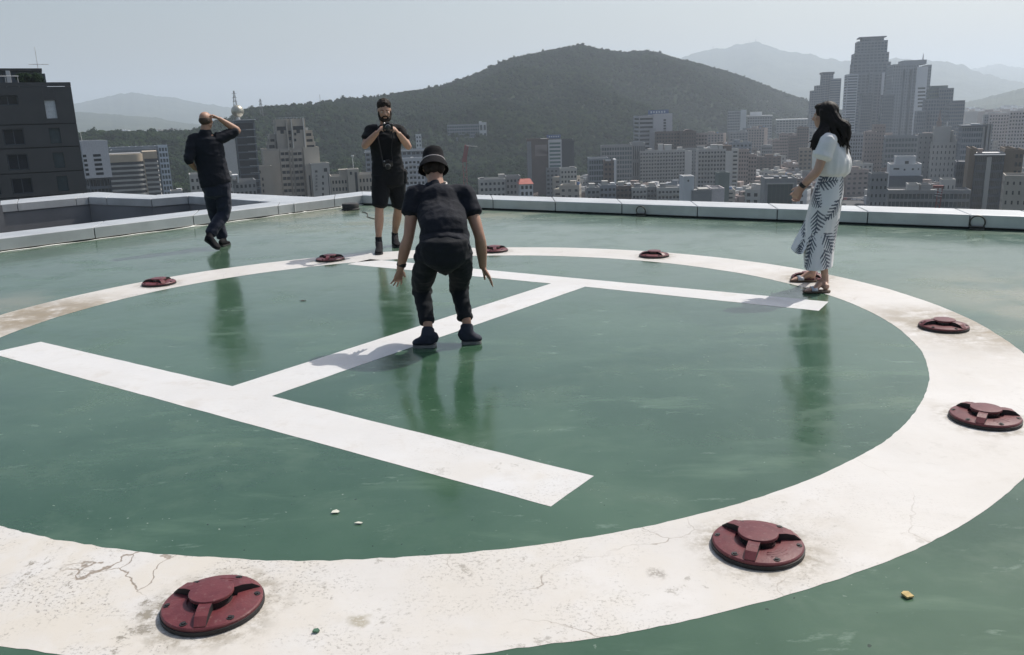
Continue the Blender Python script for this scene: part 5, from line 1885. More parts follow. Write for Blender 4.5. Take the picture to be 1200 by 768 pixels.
# ---- banded building with a rounded corner
B = Blk('banded_building', 'tan office building with rounded corner and dark ribbon windows left of the bald man', 500, 166, 180, 0)
z1 = B.z(150, 181)
def rounded(x0, x1, y0, y1, r, n=10):
    pts = [(x0, y1), (x0, y0)]
    for i in range(n + 1):
        a = -PI / 2 + (PI / 2) * i / n
        pts.append((x1 - r + r * math.cos(a), y0 + r + r * math.sin(a)))
    pts.append((x1, y1))
    return pts
X0, X1 = B.x(118, 185), B.x(167.5, 185)
fl_ = 974 * 0 + (B.z(160, 192) - B.z(160, 197.7))
M_TANB = mat('tan_stone_band', (0.36, 0.30, 0.22), 0.8, 0.06, 0.3)
M_GREYB = mat('grey_stone_band', (0.30, 0.30, 0.285), 0.8, 0.06, 0.3)
g_ = B.g('window', G_DARK)
g_.prism(rounded(X0 + 0.5, X1 - 0.5, 0.5, 25, 4.0), 0, z1 - 0.5)
tb = B.g('top_band', M_TANB); tb.prism(rounded(X0, X1, 0, 25.5, 4.5), B.z(160, 189.5), z1)
k = 0
while True:
    zc = B.z(160, 194) - k * fl_
    if zc < 2: break
    B.g('floor_band', M_GREYB).prism(rounded(X0 - 0.05, X1 + 0.05, -0.05, 25.6, 4.5), zc - fl_ * 0.20, zc + fl_ * 0.20)
    k += 1
# right hand wing, set slightly back, with brighter bands
XR = B.x(184.5, 185, 4)
g_.box(X1 - 0.4, XR - 0.4, 4.4, 27, 0, z1 - 0.6)
tb.box(X1 - 0.2, XR, 4, 27.5, B.z(160, 187), z1 + 0.9)
for q in range(k):
    zc = B.z(160, 192.5) - q * fl_
    B.g('floor_band', M_GREYB).box(X1 + 0.06, XR + 0.05, 3.95, 27.6, zc - fl_ * 0.22, zc + fl_ * 0.22)
B.box('pier', M_TANB, X1 - 0.15, X1 + 0.5, 3.8, 5, 0, z1 - 0.3)
B.box('roof', ROOF_G, X0 + 1, X1 - 1, 6, 25, z1, z1 + 0.3)
B.done()
B = Blk('glass_strip_building', 'grey blue block with flat roof frame and pale glass strip behind the tan banded building', 560, 190, 172, 0)
B.pblock(128, 196, 177, None, 4, 24, wall=W_BLUEG, glass=G_TINT, fl=3.3, sp=0.3, front=(12, 0.2), side=(5, 0.3))
B.pblock(185, 196, 172, None, -4, 7, wall=mat('pale_blue_panel', (0.42, 0.48, 0.55), 0.5), glass=G_TINT, fl=3.3, sp=0.35, front=(3, 0.25), side=(2, 0.3))
xa, xb = B.x(126, 172, -3), B.x(196, 172, -3)
zq = B.z(160, 172, -3)
B.box('roof_frame', W_BLUEG, xa, xb, -3, -1.8, zq - 1.0, zq)
B.box('roof_frame', W_BLUEG, xa, xb, 14, 15.2, zq - 1.0, zq)
for t in range(9):
    xx = xa + (xb - xa) * t / 9
    B.box('roof_frame', W_BLUEG, xx, xx + 0.7, -1.8, 14, zq - 0.9, zq - 0.1)
B.done()
B = Blk('low_house', 'small low rooftop with white structures right of the banded building', 420, 206, 226, 0)
B.pblock(200, 214, 226, None, 0, 10, wall=W_PALE, fl=3, front=(3, 0.5), side=(3, 0.5))
B.roofhouse(208, 213, 222, 226, 3, 4, W_WHITE)
B.done()

# ---- building behind the bald man's elbow, with a ball on its roof
B = Blk('glass_building', 'dark glass tower with pale edge slab behind the bald man, carrying a ball', 400, 262, 150, 4)
x0, x1, zz = B.pblock(274, 298, 143.5, None, 0, 16, wall=W_DARKB, glass=G_DARK, fl=3.2, sp=0.18, front=(0, 0.1), side=(0, 0.1))
B.pblock(260, 274.5, 156, None, -1.0, 12, wall=mat('pale_grey_slab', (0.42, 0.42, 0.41), 0.7), fl=3, front=None, side=None)
B.box('roof_rim', STEEL, x0 + 1, x1 + 0.6, -0.6, 16.6, zz + 0.9, zz + 1.15)
for k in range(12):
    zc = zz - 3.2 - k * 3.2
    B.box('floor_line', STEEL, x0 + (x1 - x0) * 0.55, x1 + 0.1, -0.12, 0, zc, zc + 0.12)
B.done()
p = at_d(278.3, 130.5, 405)
r = tag(empty('ball_tank', (p.x, p.y, GZ + zz + 1.1)), 'pale metal ball on a short stem on the glass tower roof, beside the raised elbow', 'water tank')
b = MB(); b.ball((0, 0, p.z - (GZ + zz + 1.1)), 2.75, None, 24, 16); b.build('ball', mat('tarnished_metal', (0.42, 0.40, 0.33), 0.35, 0.2, 0.4, 0.7), r, True)
b = MB(); b.tube([(0, 0, 0), (0, 0, p.z - (GZ + zz + 1.1) - 2)], [0.9, 0.7], 10); b.build('stem', STEEL, r, True)
B = Blk('low_block', 'low pale block with white roof edge behind the hip of the bald man', 360, 265, 206, 3)
B.pblock(222, 272, 206, None, 0, 12, wall=W_PALE, fl=3, sp=0.5, front=(9, 0.5), side=(3, 0.5))
B.pblock(270, 300, 214, None, 1, 12, wall=W_GREY, fl=3, sp=0.5, front=(6, 0.45), side=(3, 0.5))
xa, xb = B.x(262, 205, -1), B.x(279, 205, -1)
zq = B.z(270, 205.5, -1)
B.box('white_canopy', W_WHITE, xa, xb, -1.5, 6, zq - 0.5, zq)
B.box('white_canopy', W_WHITE, xb - 0.5, xb + 0.02, -1.52, 6.02, zq - 3.2, zq - 0.51)
B.done()

# ---- beige stepped tower block
B = Blk('stepped_tower', 'tall beige stepped apartment tower rising between bald man and bearded man', 430, 340, 176, 6)
x0, x1, zm = B.pblock(309, 374, 176, None, 4, 20, wall=W_BEIGE, fl=3.0, front=None, side=(5, 0.5))
# main facade: two columns of stacked balconies either side of a stair
for (a, c, nb) in ((327.5, 338.5, 2), (342.5, 354, 2)):
    B.pblock(a, c, 176.5, None, 2.6, 2.0, wall=W_BEIGE, fl=3.0, sp=0.5, front=(nb, 0.12), side=(1, 0.2), parapet=0)
B.pblock(339, 342, 177, None, 2.0, 2.2, wall=W_BEIGE, fl=3.0, sp=0.42, front=(1, 0.3), side=(1, 0.4), parapet=0)
B.pblock(308, 327, 176.5, None, 3.0, 6, wall=W_BEIGE, fl=3, front=None, side=None, parapet=0)
B.pblock(355.5, 373.5, 174.8, 230, 3.0, 12, wall=mat('pale_beige_panel', (0.50, 0.45, 0.37), 0.85, 0.04, 0.2), fl=3, front=None, side=None)
# upper tower
B.pblock(322.5, 357, 140.5, 176.4, 6, 14, wall=W_BEIGE, fl=3.3, front=None, side=(3, 0.5), parapet=0.4)
for (a, c) in ((324, 334.5), (343, 355)):
    xa, xb = B.x(a, 146, 5.9), B.x(c, 146, 5.9)
    B.box('loggia', G_DARK, xa, xb, 5.9, 6.2, B.z(330, 153, 5.9), B.z(330, 148.5, 5.9))
    B.box('loggia', G_DARK, xa + 1.5, xa + 3.2, 5.88, 6.2, B.z(330, 153, 5.9) - 1.6, B.z(330, 153, 5.9) + 0.1)
for yy in (155.5, 162.5, 170.5):
    B.box('slot_window', G_DARK, B.x(337.5, yy, 5.5), B.x(341, yy, 5.5), 5.6, 6.0, B.z(340, yy + 2.2, 5.5), B.z(340, yy - 2.2, 5.5))
    if yy < 170: B.box('slot_window', G_DARK, B.x(344.5, yy, 5.9), B.x(347, yy, 5.9), 5.88, 6.1, B.z(340, yy + 3.6, 5.9), B.z(340, yy + 0.4, 5.9))
B.box('fin', W_BEIGE, B.x(335.5, 150, 5), B.x(337.2, 150, 5), 4.6, 6.3, zm - 0.5, B.z(340, 140.5, 5))
B.box('fin', mat('sunlit_trim', (0.62, 0.60, 0.55), 0.7), B.x(341.4, 150, 5), B.x(342.4, 150, 5), 4.4, 6.3, zm - 0.5, B.z(340, 139.5, 5))  # trim in a paler colour than the beige fin
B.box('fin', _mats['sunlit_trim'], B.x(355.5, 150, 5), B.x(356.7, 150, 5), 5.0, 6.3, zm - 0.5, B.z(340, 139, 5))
zt_ = B.z(340, 140.5, 5)
for k in range(9):
    xx = B.x(323, 140, 6) + k * (B.x(356, 140, 6) - B.x(323, 140, 6)) / 8
    B.box('roof_rail', STEEL, xx, xx + 0.1, 6.2, 6.3, zt_, zt_ + 1.0)
B.box('roof_rail', STEEL, B.x(323, 140, 6), B.x(356, 140, 6), 6.2, 6.3, zt_ + 1.0, zt_ + 1.1)
# stepped terraces beside the upper tower
for (a, c, t, y0_) in ((313.5, 322.8, 167.5, 8), (315, 322.8, 161, 10), (316, 322.8, 158.5, 11), (356.8, 369.5, 167.5, 8), (356.8, 367.5, 161, 10), (356.8, 366, 154, 12)):
    B.pblock(a, c, t, 176.4, y0_, 10, wall=W_BEIGE, fl=2.8, sp=0.5, front=(0, 0.1), side=(0, 0.1), parapet=0.5)
B.roofhouse(357.5, 361, 150.5, 154, 13, 3, W_WHITE)
# low left wing with sunlit flank, right wing with lettering
x0, x1, zt_ = B.pblock(297, 318.5, 197, None, -6, 9, wall=W_BEIGE, fl=3.2, front=None, side=None)
for (a, y) in ((301.5, 202), (299.5, 210), (307, 210.5), (307.5, 217.5), (308, 224.5)):
    B.box('slot_window', G_DARK, B.x(a, y, -6), B.x(a + (4 if y == 202 else 1.8), y, -6), -6.08, -5.8, B.z(300, y + 1.8, -6), B.z(300, y - 1.8, -6))
B.box('stair_slot', G_DARK, B.x(318.5, 205, -6) - 0.3, B.x(318.5, 205, -6) + 0.06, -3.4, -1.2, 2, B.z(320, 208, -6))
x0, x1, zt_ = B.pblock(364.5, 386, 193.5, None, -4, 10, wall=W_PALE, fl=3.2, front=None, side=None)
B.pblock(358, 364.6, 194.5, None, -2.5, 6, wall=W_BEIGE, fl=3.2, front=None, side=None)
B.box('stair_slot', G_DARK, B.x(362, 205, -4), B.x(364, 205, -4), -2.6, -2.4, 0, B.z(362, 206, -4))
for y in (207.5, 215, 221.5, 228):
    B.box('slot_window', G_DARK, B.x(377.5, y, -4), B.x(379.5, y, -4), -4.08, -3.8, B.z(378, y + 1.6, -4), B.z(378, y - 1.6, -4))
B.box('slot_window', G_DARK, B.x(379.5, 199.5, -4), B.x(383.5, 199.5, -4), -4.08, -3.8, B.z(380, 201.5, -4), B.z(380, 197.3, -4))
B.box('slot_window', G_DARK, B.x(369, 201, -4), B.x(372, 201, -4), -4.08, -3.8, B.z(370, 202.5, -4), B.z(370, 199.8, -4))
B.box('stair_slot', G_DARK, B.x(384.2, 206, -4), B.x(385, 206, -4), -4.06, -3.8, 0, B.z(384, 202, -4))
M_INK = mat('dark_sign_letters', (0.05, 0.055, 0.06), 0.6)
for k in range(5):                # illegible vertical lettering
    yy = 206.5 + k * 4.0
    xa, xb = B.x(369.6, yy, -4), B.x(372.0, yy, -4)
    zc = B.z(370, yy, -4)
    h = (xb - xa)
    for s_ in ((0, 1, 0.55, 0.75), (0, 1, -0.1, 0.1), (0.4, 0.6, -0.6, 0.56), (0.0, 0.18, -0.6, -0.1 + 0.2 * (k % 2)), (0.82, 1, -0.6 + 0.2 * (k % 3), 0.5)):
        B.box('sign_letters', M_INK, xa + h * s_[0], xa + h * s_[1], -4.1 - 0.01 * (s_[0] + s_[2]), -4.02, zc + s_[2] * 0.75, zc + s_[3] * 0.75)
B.pblock(385.8, 391, 213, None, 0, 10, wall=W_PALE, fl=3, front=None, side=None)
B.done()

# ---- low beige block right of it
B = Blk('stair_tower_block', 'low beige block with a square stair tower left of the bearded man', 370, 412, 212, 4)
B.pblock(388, 407, 209, None, 1, 14, wall=W_BEIGE, fl=3.2, sp=0.5, front=(5, 0.45), side=(3, 0.5))
B.pblock(420, 440, 206.5, None, 1, 14, wall=W_BEIGE, fl=3.4, sp=0.5, front=(5, 0.5), side=(3, 0.5))
B.pblock(407, 420.5, 199.5, None, -0.8, 8, wall=W_BEIGE, fl=3, front=None, side=None, parapet=0.4)
B.box('stair_slot', G_DARK, B.x(416, 210, -0.8), B.x(419, 210, -0.8), -0.9, -0.6, 0, B.z(417, 202, -0.8))
B.box('slot_window', G_DARK, B.x(410, 203, -0.8), B.x(412.4, 203, -0.8), -0.9, -0.6, B.z(411, 205, -0.8), B.z(411, 201.5, -0.8))
B.roofhouse(398, 407, 199.5, 206, 4, 5, W_BEIGE)
B.done()
p = at_d(413, 183, 520)
r = tag(empty('flood_light', (p.x, p.y, GZ)), 'white lamp head on a thin pole above the low beige block, left of bearded man', 'street lamp')
b = MB(); b.tube([(0, 0, 0), (0, 0, p.z - GZ)], [0.25, 0.12], 8); b.build('pole', STEEL, r, True)
b = MB(); b.lathe([(0, p.z - GZ - 1.6), (0.25, p.z - GZ - 1.3), (0.95, p.z - GZ), (0.8, p.z - GZ + 0.45), (0, p.z - GZ + 0.3)], 12); b.build('lamp_head', W_WHITE, r)

# ---- behind the bearded man
B = Blk('slab_building', 'long blue grey slab with white roof edge behind the bearded man', 560, 465, 177, 3)
B.pblock(428, 503, 177.5, None, 0, 16, wall=W_BLUEG, glass=G_DARK, fl=3.2, sp=0.45, front=(14, 0.3), side=(4, 0.4))
xa, xb, zq = B.x(426.5, 177, -1), B.x(504, 177, -1), B.z(465, 176.8, -1)
B.box('roof_edge', W_WHITE, xa, xb, -1.0, 0.2, zq - 0.5, zq)
B.done()
B = Blk('apartment_block', 'grey white apartment block between the bearded man and the bucket hat', 470, 482, 187, 5)
B.pblock(469, 497, 187.5, None, 0, 12, wall=mat('cool_grey_render', (0.40, 0.42, 0.45), 0.8), fl=2.9, sp=0.45, front=(6, 0.35), side=(3, 0.5), balc=[(0.36, 0.64)])
B.roofhouse(482, 484.5, 185, 187.5, 2, 3, W_WHITE)
B.done()

# ---- red lattice crane
p = at_d(546, 225, 520)
CRZ = at_d(546, 190, 520).z - GZ
CTOP = at_d(547, 175, 520).z - GZ
M_CRED = mat('red_crane_paint', (0.17, 0.028, 0.024), 0.6)
r = tag(empty('tower_crane', (p.x, p.y, GZ), -math.atan2(p.x, p.y)), 'red lattice tower crane standing in front of the hill, right of the bucket hat', 'crane')
b = MB()
hw = 1.1
for sx in (-1, 1):
    for sy in (-1, 1):
        b.tube([(sx * hw, sy * hw, 0), (sx * hw, sy * hw, CRZ)], [0.22, 0.22], 5)
zz = 0
k = 0
while zz < CRZ - 3:
    s = 1 if k % 2 else -1
    for sy in (-1, 1):
        b.tube([(-hw * s, sy * hw, zz), (hw * s, sy * hw, zz + 3)], [0.15, 0.15], 4)
        b.tube([(sy * hw, -hw * s, zz), (sy * hw, hw * s, zz + 3)], [0.15, 0.15], 4)
    zz += 3; k += 1
b.build('mast', M_CRED, r)
b = MB()
b.box(-1.5, 1.5, -1.5, 1.5, CRZ, CRZ + 1.0)
b.tube([(-0.6, 0, CRZ + 1), (1.0, 0, CTOP + 2.2)], [1.2, 0.9], 4)
b.tube([(0.6, 0, CRZ + 1), (2.4, 0, CTOP + 1.5)], [0.9, 0.7], 4)
b.build('slewing_head', M_CRED, r)
b = MB(); b.box(-2.4, -1.3, -1.2, 0.4, CRZ + 0.2, CRZ + 2.6); b.build('cab', W_BROWN, r)
b = MB()
for k in range(8):
    x_ = 1.0 + k * 0.9
    b.tube([(x_, 0, CTOP + 2.2 - 0.12 * k), (x_ + 0.9, 0, CTOP + 2.08 - 0.12 * k)], [0.22, 0.22], 4)
    b.tube([(x_, 0, CTOP + 2.2 - 0.12 * k), (x_ + 0.45, 0.3, CTOP + 2.9 - 0.12 * k)], [0.1, 0.1], 4)
b.build('jib', mat('pale_crane_paint', (0.5, 0.48, 0.44), 0.6), r)

# ---- low houses and mid buildings in the centre
def simple(name, label, D, xl, xr, yt, yaw=0, dep=12, cat='building', rh=None, group=None, **k):
    B = Blk(name, label, D, xl, yt, yaw, cat, group)
    B.pblock(xl, xr, yt, None, 0, dep, **k)
    if rh:
        for q in rh: B.roofhouse(*q)
    return B
simple('low_house', 'pale low house with tall corner stair left of the red roofed house', 430, 562, 592, 212, 4, wall=W_PALE, fl=3, front=(6, 0.45), side=(3, 0.5), rh=[(585, 591, 205, 212, 3, 4, W_PALE), (563, 567, 209, 212, 3, 3, W_GREY)]).done()
simple('low_house', 'grey flat roofed house directly left of the red roofed house', 440, 593, 610, 208.5, 4, wall=W_GREY, fl=3, front=(4, 0.5), side=(3, 0.5)).done()
B = simple('red_roof_house', 'narrow pale house with a sloping red tiled roof at the parapet', 420, 609.5, 624.5, 216, 6, dep=9, cat='house', wall=W_WHITE, fl=3, sp=0.4, front=(3, 0.4), side=(2, 0.5), parapet=0)
x0, x1 = B.x(608, 216, -0.6), B.x(625.5, 216, -0.6)
z0 = B.z(616, 216, -0.6)
b_ = B.g('tiled_roof', ROOF_RED)
b_.add([(x0, -0.7, z0), (x1, -0.7, z0), (x1, 9.7, z0), (x0, 9.7, z0), (x0 + 1.2, 4.5, z0 + 2.4), (x1 - 1.2, 4.5, z0 + 2.4)], [(0, 1, 5, 4), (1, 2, 5), (2, 3, 4, 5), (3, 0, 4), (3, 2, 1, 0)])
B.done()
# brown block, white framed glass face, dark flank
B = Blk('framed_office', 'office block with white framed green glass face between brown and black walls', 600, 643, 165, 2)
B.pblock(617, 643, 164.5, None, 1.5, 16, wall=W_BROWN, fl=3.2, sp=0.6, front=None, side=(4, 0.5))
B.pblock(642.5, 658, 166, 197, 0, 14, wall=W_WHITE, glass=mat('green_glass', (0.09, 0.16, 0.15), 0.15), fl=2.6, sp=0.45, front=(1, 0.16), side=None)
B.pblock(657.8, 672.5, 165, None, 1.0, 15, wall=mat('black_cladding', (0.035, 0.04, 0.045), 0.4), fl=3, front=None, side=None)
B.pblock(640, 668, 198, None, -3, 10, wall=W_GREY, fl=3, front=(6, 0.4), side=(3, 0.5))
for (a, c) in ((617.5, 622.5),):
    B.box('corner_strip', W_GREY, B.x(a, 170, 1.4), B.x(c, 170, 1.4), 1.38, 1.6, 0, B.z(620, 166, 1.4))
for k in range(7):
    yy = 170 + k * 2.1
    if k in (0, 3): B.box('pale_tile_patch', W_PINK, B.x(627, yy, 1.4), B.x(641, yy, 1.4), 1.36, 1.6, B.z(630, 183, 1.4) if k == 0 else B.z(630, 181, 1.4), B.z(630, 170, 1.4) - (0 if k == 0 else 3))
B.roofhouse(634, 641, 163, 165, 4, 4, W_WHITE)
B.done()
B = Blk('blue_sign_building', 'dark block with a long blue roof sign above the white framed office', 680, 650, 165, 0)
B.pblock(641, 656, 163.5, None, 0, 14, wall=W_DARKB, fl=3.2, front=(5, 0.3), side=(4, 0.4))
xa, xb = B.x(640.5, 160, -0.5), B.x(657, 160, -0.5)
B.box('roof_sign', mat('blue_sign', (0.04, 0.08, 0.20), 0.5), xa, xb, -0.6, -0.2, B.z(650, 162.3, -0.5), B.z(650, 158, -0.5))
for k in range(5):
    xx = xa + (xb - xa) * (0.16 + 0.16 * k)
    zc = B.z(650, 160.2, -0.5)
    B.box('sign_letters', mat('pale_letters', (0.5, 0.55, 0.6), 0.6), xx, xx + 0.9, -0.66, -0.6, zc - 0.5, zc + 0.5)
B.done()
simple('flat_block', 'pale flat block right below the white framed office', 540, 657, 676, 199, 4, wall=W_PALE, fl=3, front=(5, 0.45), side=(3, 0.5), rh=[(668, 673, 196, 199, 3, 3, W_GREY)]).done()
# buildings between 690 and 760
simple('grey_hall', 'wide grey hall with dark glazing left of the banded tower', 640, 705, 741, 172, 3, dep=20, wall=W_GREY, glass=G_TINT, fl=3.4, sp=0.35, front=(12, 0.25), side=(4, 0.4)).done()
simple('grey_hall', 'grey block with tall pale piers next to the banded tower foot', 655, 739, 756, 169, 3, dep=18, wall=W_GREY, fl=14, sp=0.2, front=(7, 0.5), side=(4, 0.5)).done()
simple('grey_hall', 'low dark glazed hall behind the white gable wall', 560, 690, 713, 187, 3, dep=18, wall=W_BLUEG, glass=G_TINT, fl=3.4, sp=0.3, front=(8, 0.2), side=(4, 0.4)).done()
B = simple('gable_building', 'brownish building with a bright white gable end and balconies', 520, 708, 722, 190, 4, dep=11, wall=W_BROWN, fl=3, front=(3, 0.4), side=(3, 0.5))
B.box('gable_wall', W_WHITE, B.x(719.5, 195), B.x(722.3, 195), -0.3, 11.2, 0, B.z(721, 187))
B.box('gable_wall', W_WHITE, B.x(709.5, 188, -0.2), B.x(716, 188, -0.2), -0.4, 0.2, B.z(712, 189, -0.2), B.z(712, 187, -0.2))
B.done()
# banded tower with blue sign
B = Blk('banded_tower', 'grey tower with dark window bands and a blue sign on its roof', 760, 765, 140, 14)
x0, x1, zt_ = B.pblock(749, 766, 137, None, 0, 22, wall=mat('grey_tile', (0.30, 0.30, 0.315), 0.8), fl=3.6, sp=0.5, front=(0, 0.1), side=(0, 0.1))
B.pblock(766, 788, 134.5, None, -0.6, 20, wall=mat('pale_grey_tile', (0.38, 0.38, 0.40), 0.8), fl=3.2, front=None, side=(4, 0.5))
for k in range(6):
    yy = 141 + k * 3.3
    B.box('slot_window', G_DARK, B.x(777.5, yy, -0.6), B.x(780.5, yy, -0.6), -0.7, -0.4, B.z(778, yy + 1.1, -0.6), B.z(778, yy - 1.1, -0.6))
B.pblock(762, 768.5, 152, None, -2.5, 3.5, wall=_mats['grey_tile'], fl=3.6, front=None, side=None)
xa, xb = B.x(759.5, 131, 2), B.x(783.5, 131, 2)
B.box('roof_sign', _mats['blue_sign'], xa, xb, 2, 2.5, B.z(770, 134.4, 2), B.z(770, 129, 2))
for k in range(6):
    xx = xa + (xb - xa) * (0.12 + 0.13 * k)
    zc = B.z(770, 131.6, 2)
    B.box('sign_letters', _mats['pale_letters'], xx, xx + 1.2, 1.93, 2.0, zc - 0.9 + 0.3 * (k % 2), zc + 0.9)
B.done()
simple('brown_block', 'wide brown apartment block behind the pale apartment slabs', 740, 769, 800, 155.5, 6, wall=W_BROWN, fl=3, front=(9, 0.4), side=(4, 0.5), balc=[(0.1, 0.2), (0.4, 0.5), (0.75, 0.85)]).done()
B = simple('arched_block', 'dark brown tower block with a rounded top above the pale apartment slabs', 720, 799, 816, 155, 6, wall=mat('dark_brown_brick', (0.10, 0.075, 0.065), 0.85), fl=3, front=(6, 0.55), side=(4, 0.5))
x0, x1 = B.x(801, 155), B.x(814, 155)
zc = B.z(808, 155.5)
mb = B.g('vault', _mats['dark_brown_brick'])
vs = []
for y_ in (1, 11):
    for i in range(11):
        a = PI * i / 10
        vs.append(((x0 + x1) / 2 + (x1 - x0) / 2 * math.cos(a), y_, zc + 2.6 * math.sin(a)))
mb.add(vs, [(i, i + 1, 12 + i, 11 + i) for i in range(10)] + [tuple(range(10, -1, -1)), tuple(range(11, 22))])
B.done()
simple('brown_block', 'narrow brown block with pale balcony columns right of the dark brown tower', 730, 815, 829, 157.5, 6, wall=W_PINK, fl=3, front=(4, 0.4), side=(4, 0.5), balc=[(0.08, 0.3), (0.6, 0.85)]).done()
# two pale apartment slabs
B = Blk('apartment_slab', 'pale apartment slab with a blank right end wall, left of its taller neighbour', 650, 750, 178, 8)
B.pblock(750, 803, 178, None, 0, 13, wall=mat('apartment_grey', (0.32, 0.315, 0.305), 0.85, 0.05, 0.2), fl=2.75, sp=0.45, front=(16, 0.35), side=None, balc=[(0.02, 0.10), (0.14, 0.22), (0.30, 0.38), (0.46, 0.54), (0.60, 0.68), (0.78, 0.86), (0.9, 0.98)])
B.pblock(802.8, 811, 178.5, None, -1, 14, wall=mat('apartment_end', (0.42, 0.415, 0.40), 0.85), fl=3, front=None, side=None)
for (a, c, t) in ((772, 777, 169.5), (779, 787, 170), (794.5, 799.5, 173), (760, 764, 175)):
    B.roofhouse(a, c, t, 178, 4, 5, _mats['apartment_end'])
B.done()
B = Blk('apartment_slab', 'taller pale apartment slab with a bright stair strip near its right end', 600, 818, 176, 8)
B.pblock(818.5, 851, 176.5, None, 0, 13, wall=_mats['apartment_grey'], fl=2.75, sp=0.45, front=(9, 0.35), side=None, balc=[(0.02, 0.14), (0.2, 0.32), (0.42, 0.54), (0.62, 0.74), (0.82, 0.94)])
B.pblock(850.5, 858.5, 178.5, None, -0.8, 10, wall=_mats['apartment_end'], fl=2.75, front=None, side=None)
B.pblock(858.3, 865.5, 176, None, 0, 11, wall=_mats['apartment_end'], fl=2.75, sp=0.5, front=(1, 0.3), side=(3, 0.4), balc=[(0.1, 0.9)])
for (a, c, t) in ((834, 841, 170), (842, 847, 170.5), (848, 857.5, 171), (826, 830, 174)):
    B.roofhouse(a, c, t, 176.5, 3, 6, _mats['apartment_end'] if a != 848 else W_BROWN)
B.done()
B = Blk('white_stair_block', 'white windowless block with sunlit flank in front of the apartment slabs', 330, 801, 208, 10)
x0, x1, zt_ = B.pblock(801, 813.5, 207.5, None, 0, 9, wall=mat('cool_white_wall', (0.52, 0.535, 0.55), 0.85, 0.04, 0.2), fl=3, front=None, side=None, parapet=0.3)
xa = B.x(806.5, 212); zc = B.z(807, 212)
mb = B.g('wall_emblem', M_INK); mb.add([(xa + 0.35 * math.cos(t), -0.09, zc + 0.42 * math.sin(t)) for t in np.linspace(0, 2 * PI, 13)[:-1]], [tuple(range(11, -1, -1))])
B.done()
B = Blk('grey_low_building', 'low grey building with a pale sunlit side wall right of the white block', 330, 811, 225, 8)
B.pblock(811, 834, 225.5, None, 0, 14, wall=W_GREY, fl=3.2, front=None, side=None)
B.pblock(834, 849, 223.5, None, 0.5, 12, wall=mat('pinkish_white_wall', (0.50, 0.46, 0.46), 0.85), fl=3.2, sp=0.6, front=None, side=None)  # side wall in pinkish white, paler than the grey front
B.roofhouse(820, 834, 222, 225.5, 5, 6, W_PALE)
B.done()
simple('grey_green_block', 'plain grey green block with a dark right flank, in front of the apartment slabs', 360, 842, 855, 205, 14, dep=6, wall=W_GREEN, fl=3, front=None, side=None).done()
# row of low flats along the parapet
for (a, c, t, D, wm, lab) in ((688, 703, 222, 430, W_GREY, 'low grey flats at the parapet, leftmost of the row below the hall'), (703, 722, 219, 440, W_BLUEG, 'low blue grey flats with white balconies in the row at the parapet'),
                           (722, 741, 220, 450, W_BROWN, 'low brown flats in the middle of the row at the parapet'), (741, 758, 222, 445, W_PALE, 'low pale flats with white window surrounds in the row at the parapet'),
                           (758, 771, 221, 450, W_GREY, 'low grey flats beside the pale flats with window surrounds'), (771, 801, 222, 440, W_PALE, 'long pale flats with dark loggias left of the white windowless block')):
    B = simple('low_flats', lab, D, a, c, t, 5, wall=wm, fl=2.9, sp=0.5, front=(max(3, (c - a) // 4), 0.35), side=(3, 0.5), balc=[(0.1, 0.35), (0.6, 0.9)])
    B.roofhouse(a + 3, a + 9, t - 6, t, 4, 5, W_PALE if wm is not W_PALE else W_GREY)
    if c - a > 16: B.roofhouse(c - 6, c - 2, t - 4, t, 3, 4, W_WHITE)
    B.done()
# right of the slabs
simple('brown_flats', 'brownish flats with small windows right of the taller apartment slab', 640, 866, 878, 177, 6, wall=W_PINK, fl=2.9, front=(4, 0.4), side=(3, 0.5)).done()
simple('brown_flats', 'narrow dim flats with balconies beside the brownish flats', 650, 877, 887, 183, 6, wall=W_PINK, fl=2.9, front=(3, 0.4), side=(3, 0.5), balc=[(0.1, 0.5)]).done()
B = Blk('glass_front_building', 'grey building with one big dark glass front beside the arm of the woman', 400, 896, 212, 6)
B.pblock(896.5, 934, 211.5, None, 0, 18, wall=W_GREY, fl=14, front=None, side=None)
xa, xb = B.x(900, 216), B.x(929, 216)
B.box('glass_front', mat('dark_green_glass', (0.03, 0.055, 0.055), 0.12), xa, xb, -0.12, 0.2, 0, B.z(915, 216))
for k in range(1, 6):
    xx = xa + (xb - xa) * k / 6
    B.box('mullion', W_DARK, xx, xx + 0.1, -0.2, -0.12, 0, B.z(915, 216))
B.box('frame', W_PALE, xa - 0.6, xb + 0.6, -0.5, -0.05, B.z(915, 216), B.z(915, 214.6))
for (a, c) in ((908, 913), (917, 923)):
    B.roofhouse(a, c, 207.5, 211.5, 5, 5, W_DARKB)
B.done()
# white sports halls on the hill foot at right
B = Blk('white_hall', 'white hall with bright gable on the hillside above the apartments', 1350, 868, 131, 0)
B.pblock(853, 869, 131, None, 0, 30, wall=W_BLUEG, fl=4, sp=0.4, front=(8, 0.3), side=(5, 0.4))
B.pblock(868, 875, 129.5, None, -2, 30, wall=W_WHITE, fl=4, front=None, side=None)
B.done()
B = Blk('white_hall', 'broad white roofed hall in tiers right of the bright gable', 1380, 876, 136, 0)
B.pblock(876, 905, 137, None, 0, 40, wall=W_BLUEG, fl=4, sp=0.4, front=(10, 0.3), side=(5, 0.4), roof=W_WHITE)
B.pblock(879, 893, 132, 137, 8, 25, wall=W_WHITE, fl=6, front=None, side=None, roof=W_WHITE)
xa, xb, zq = B.x(875, 136, -3), B.x(905.5, 136, -3), B.z(890, 135.6, -3)
B.box('white_eave', W_WHITE, xa, xb, -4, 42, zq - 0.8, zq)
B.done()
B = Blk('long_hall', 'long low white roofed hall left of the head of the woman', 1500, 912, 139, 0)
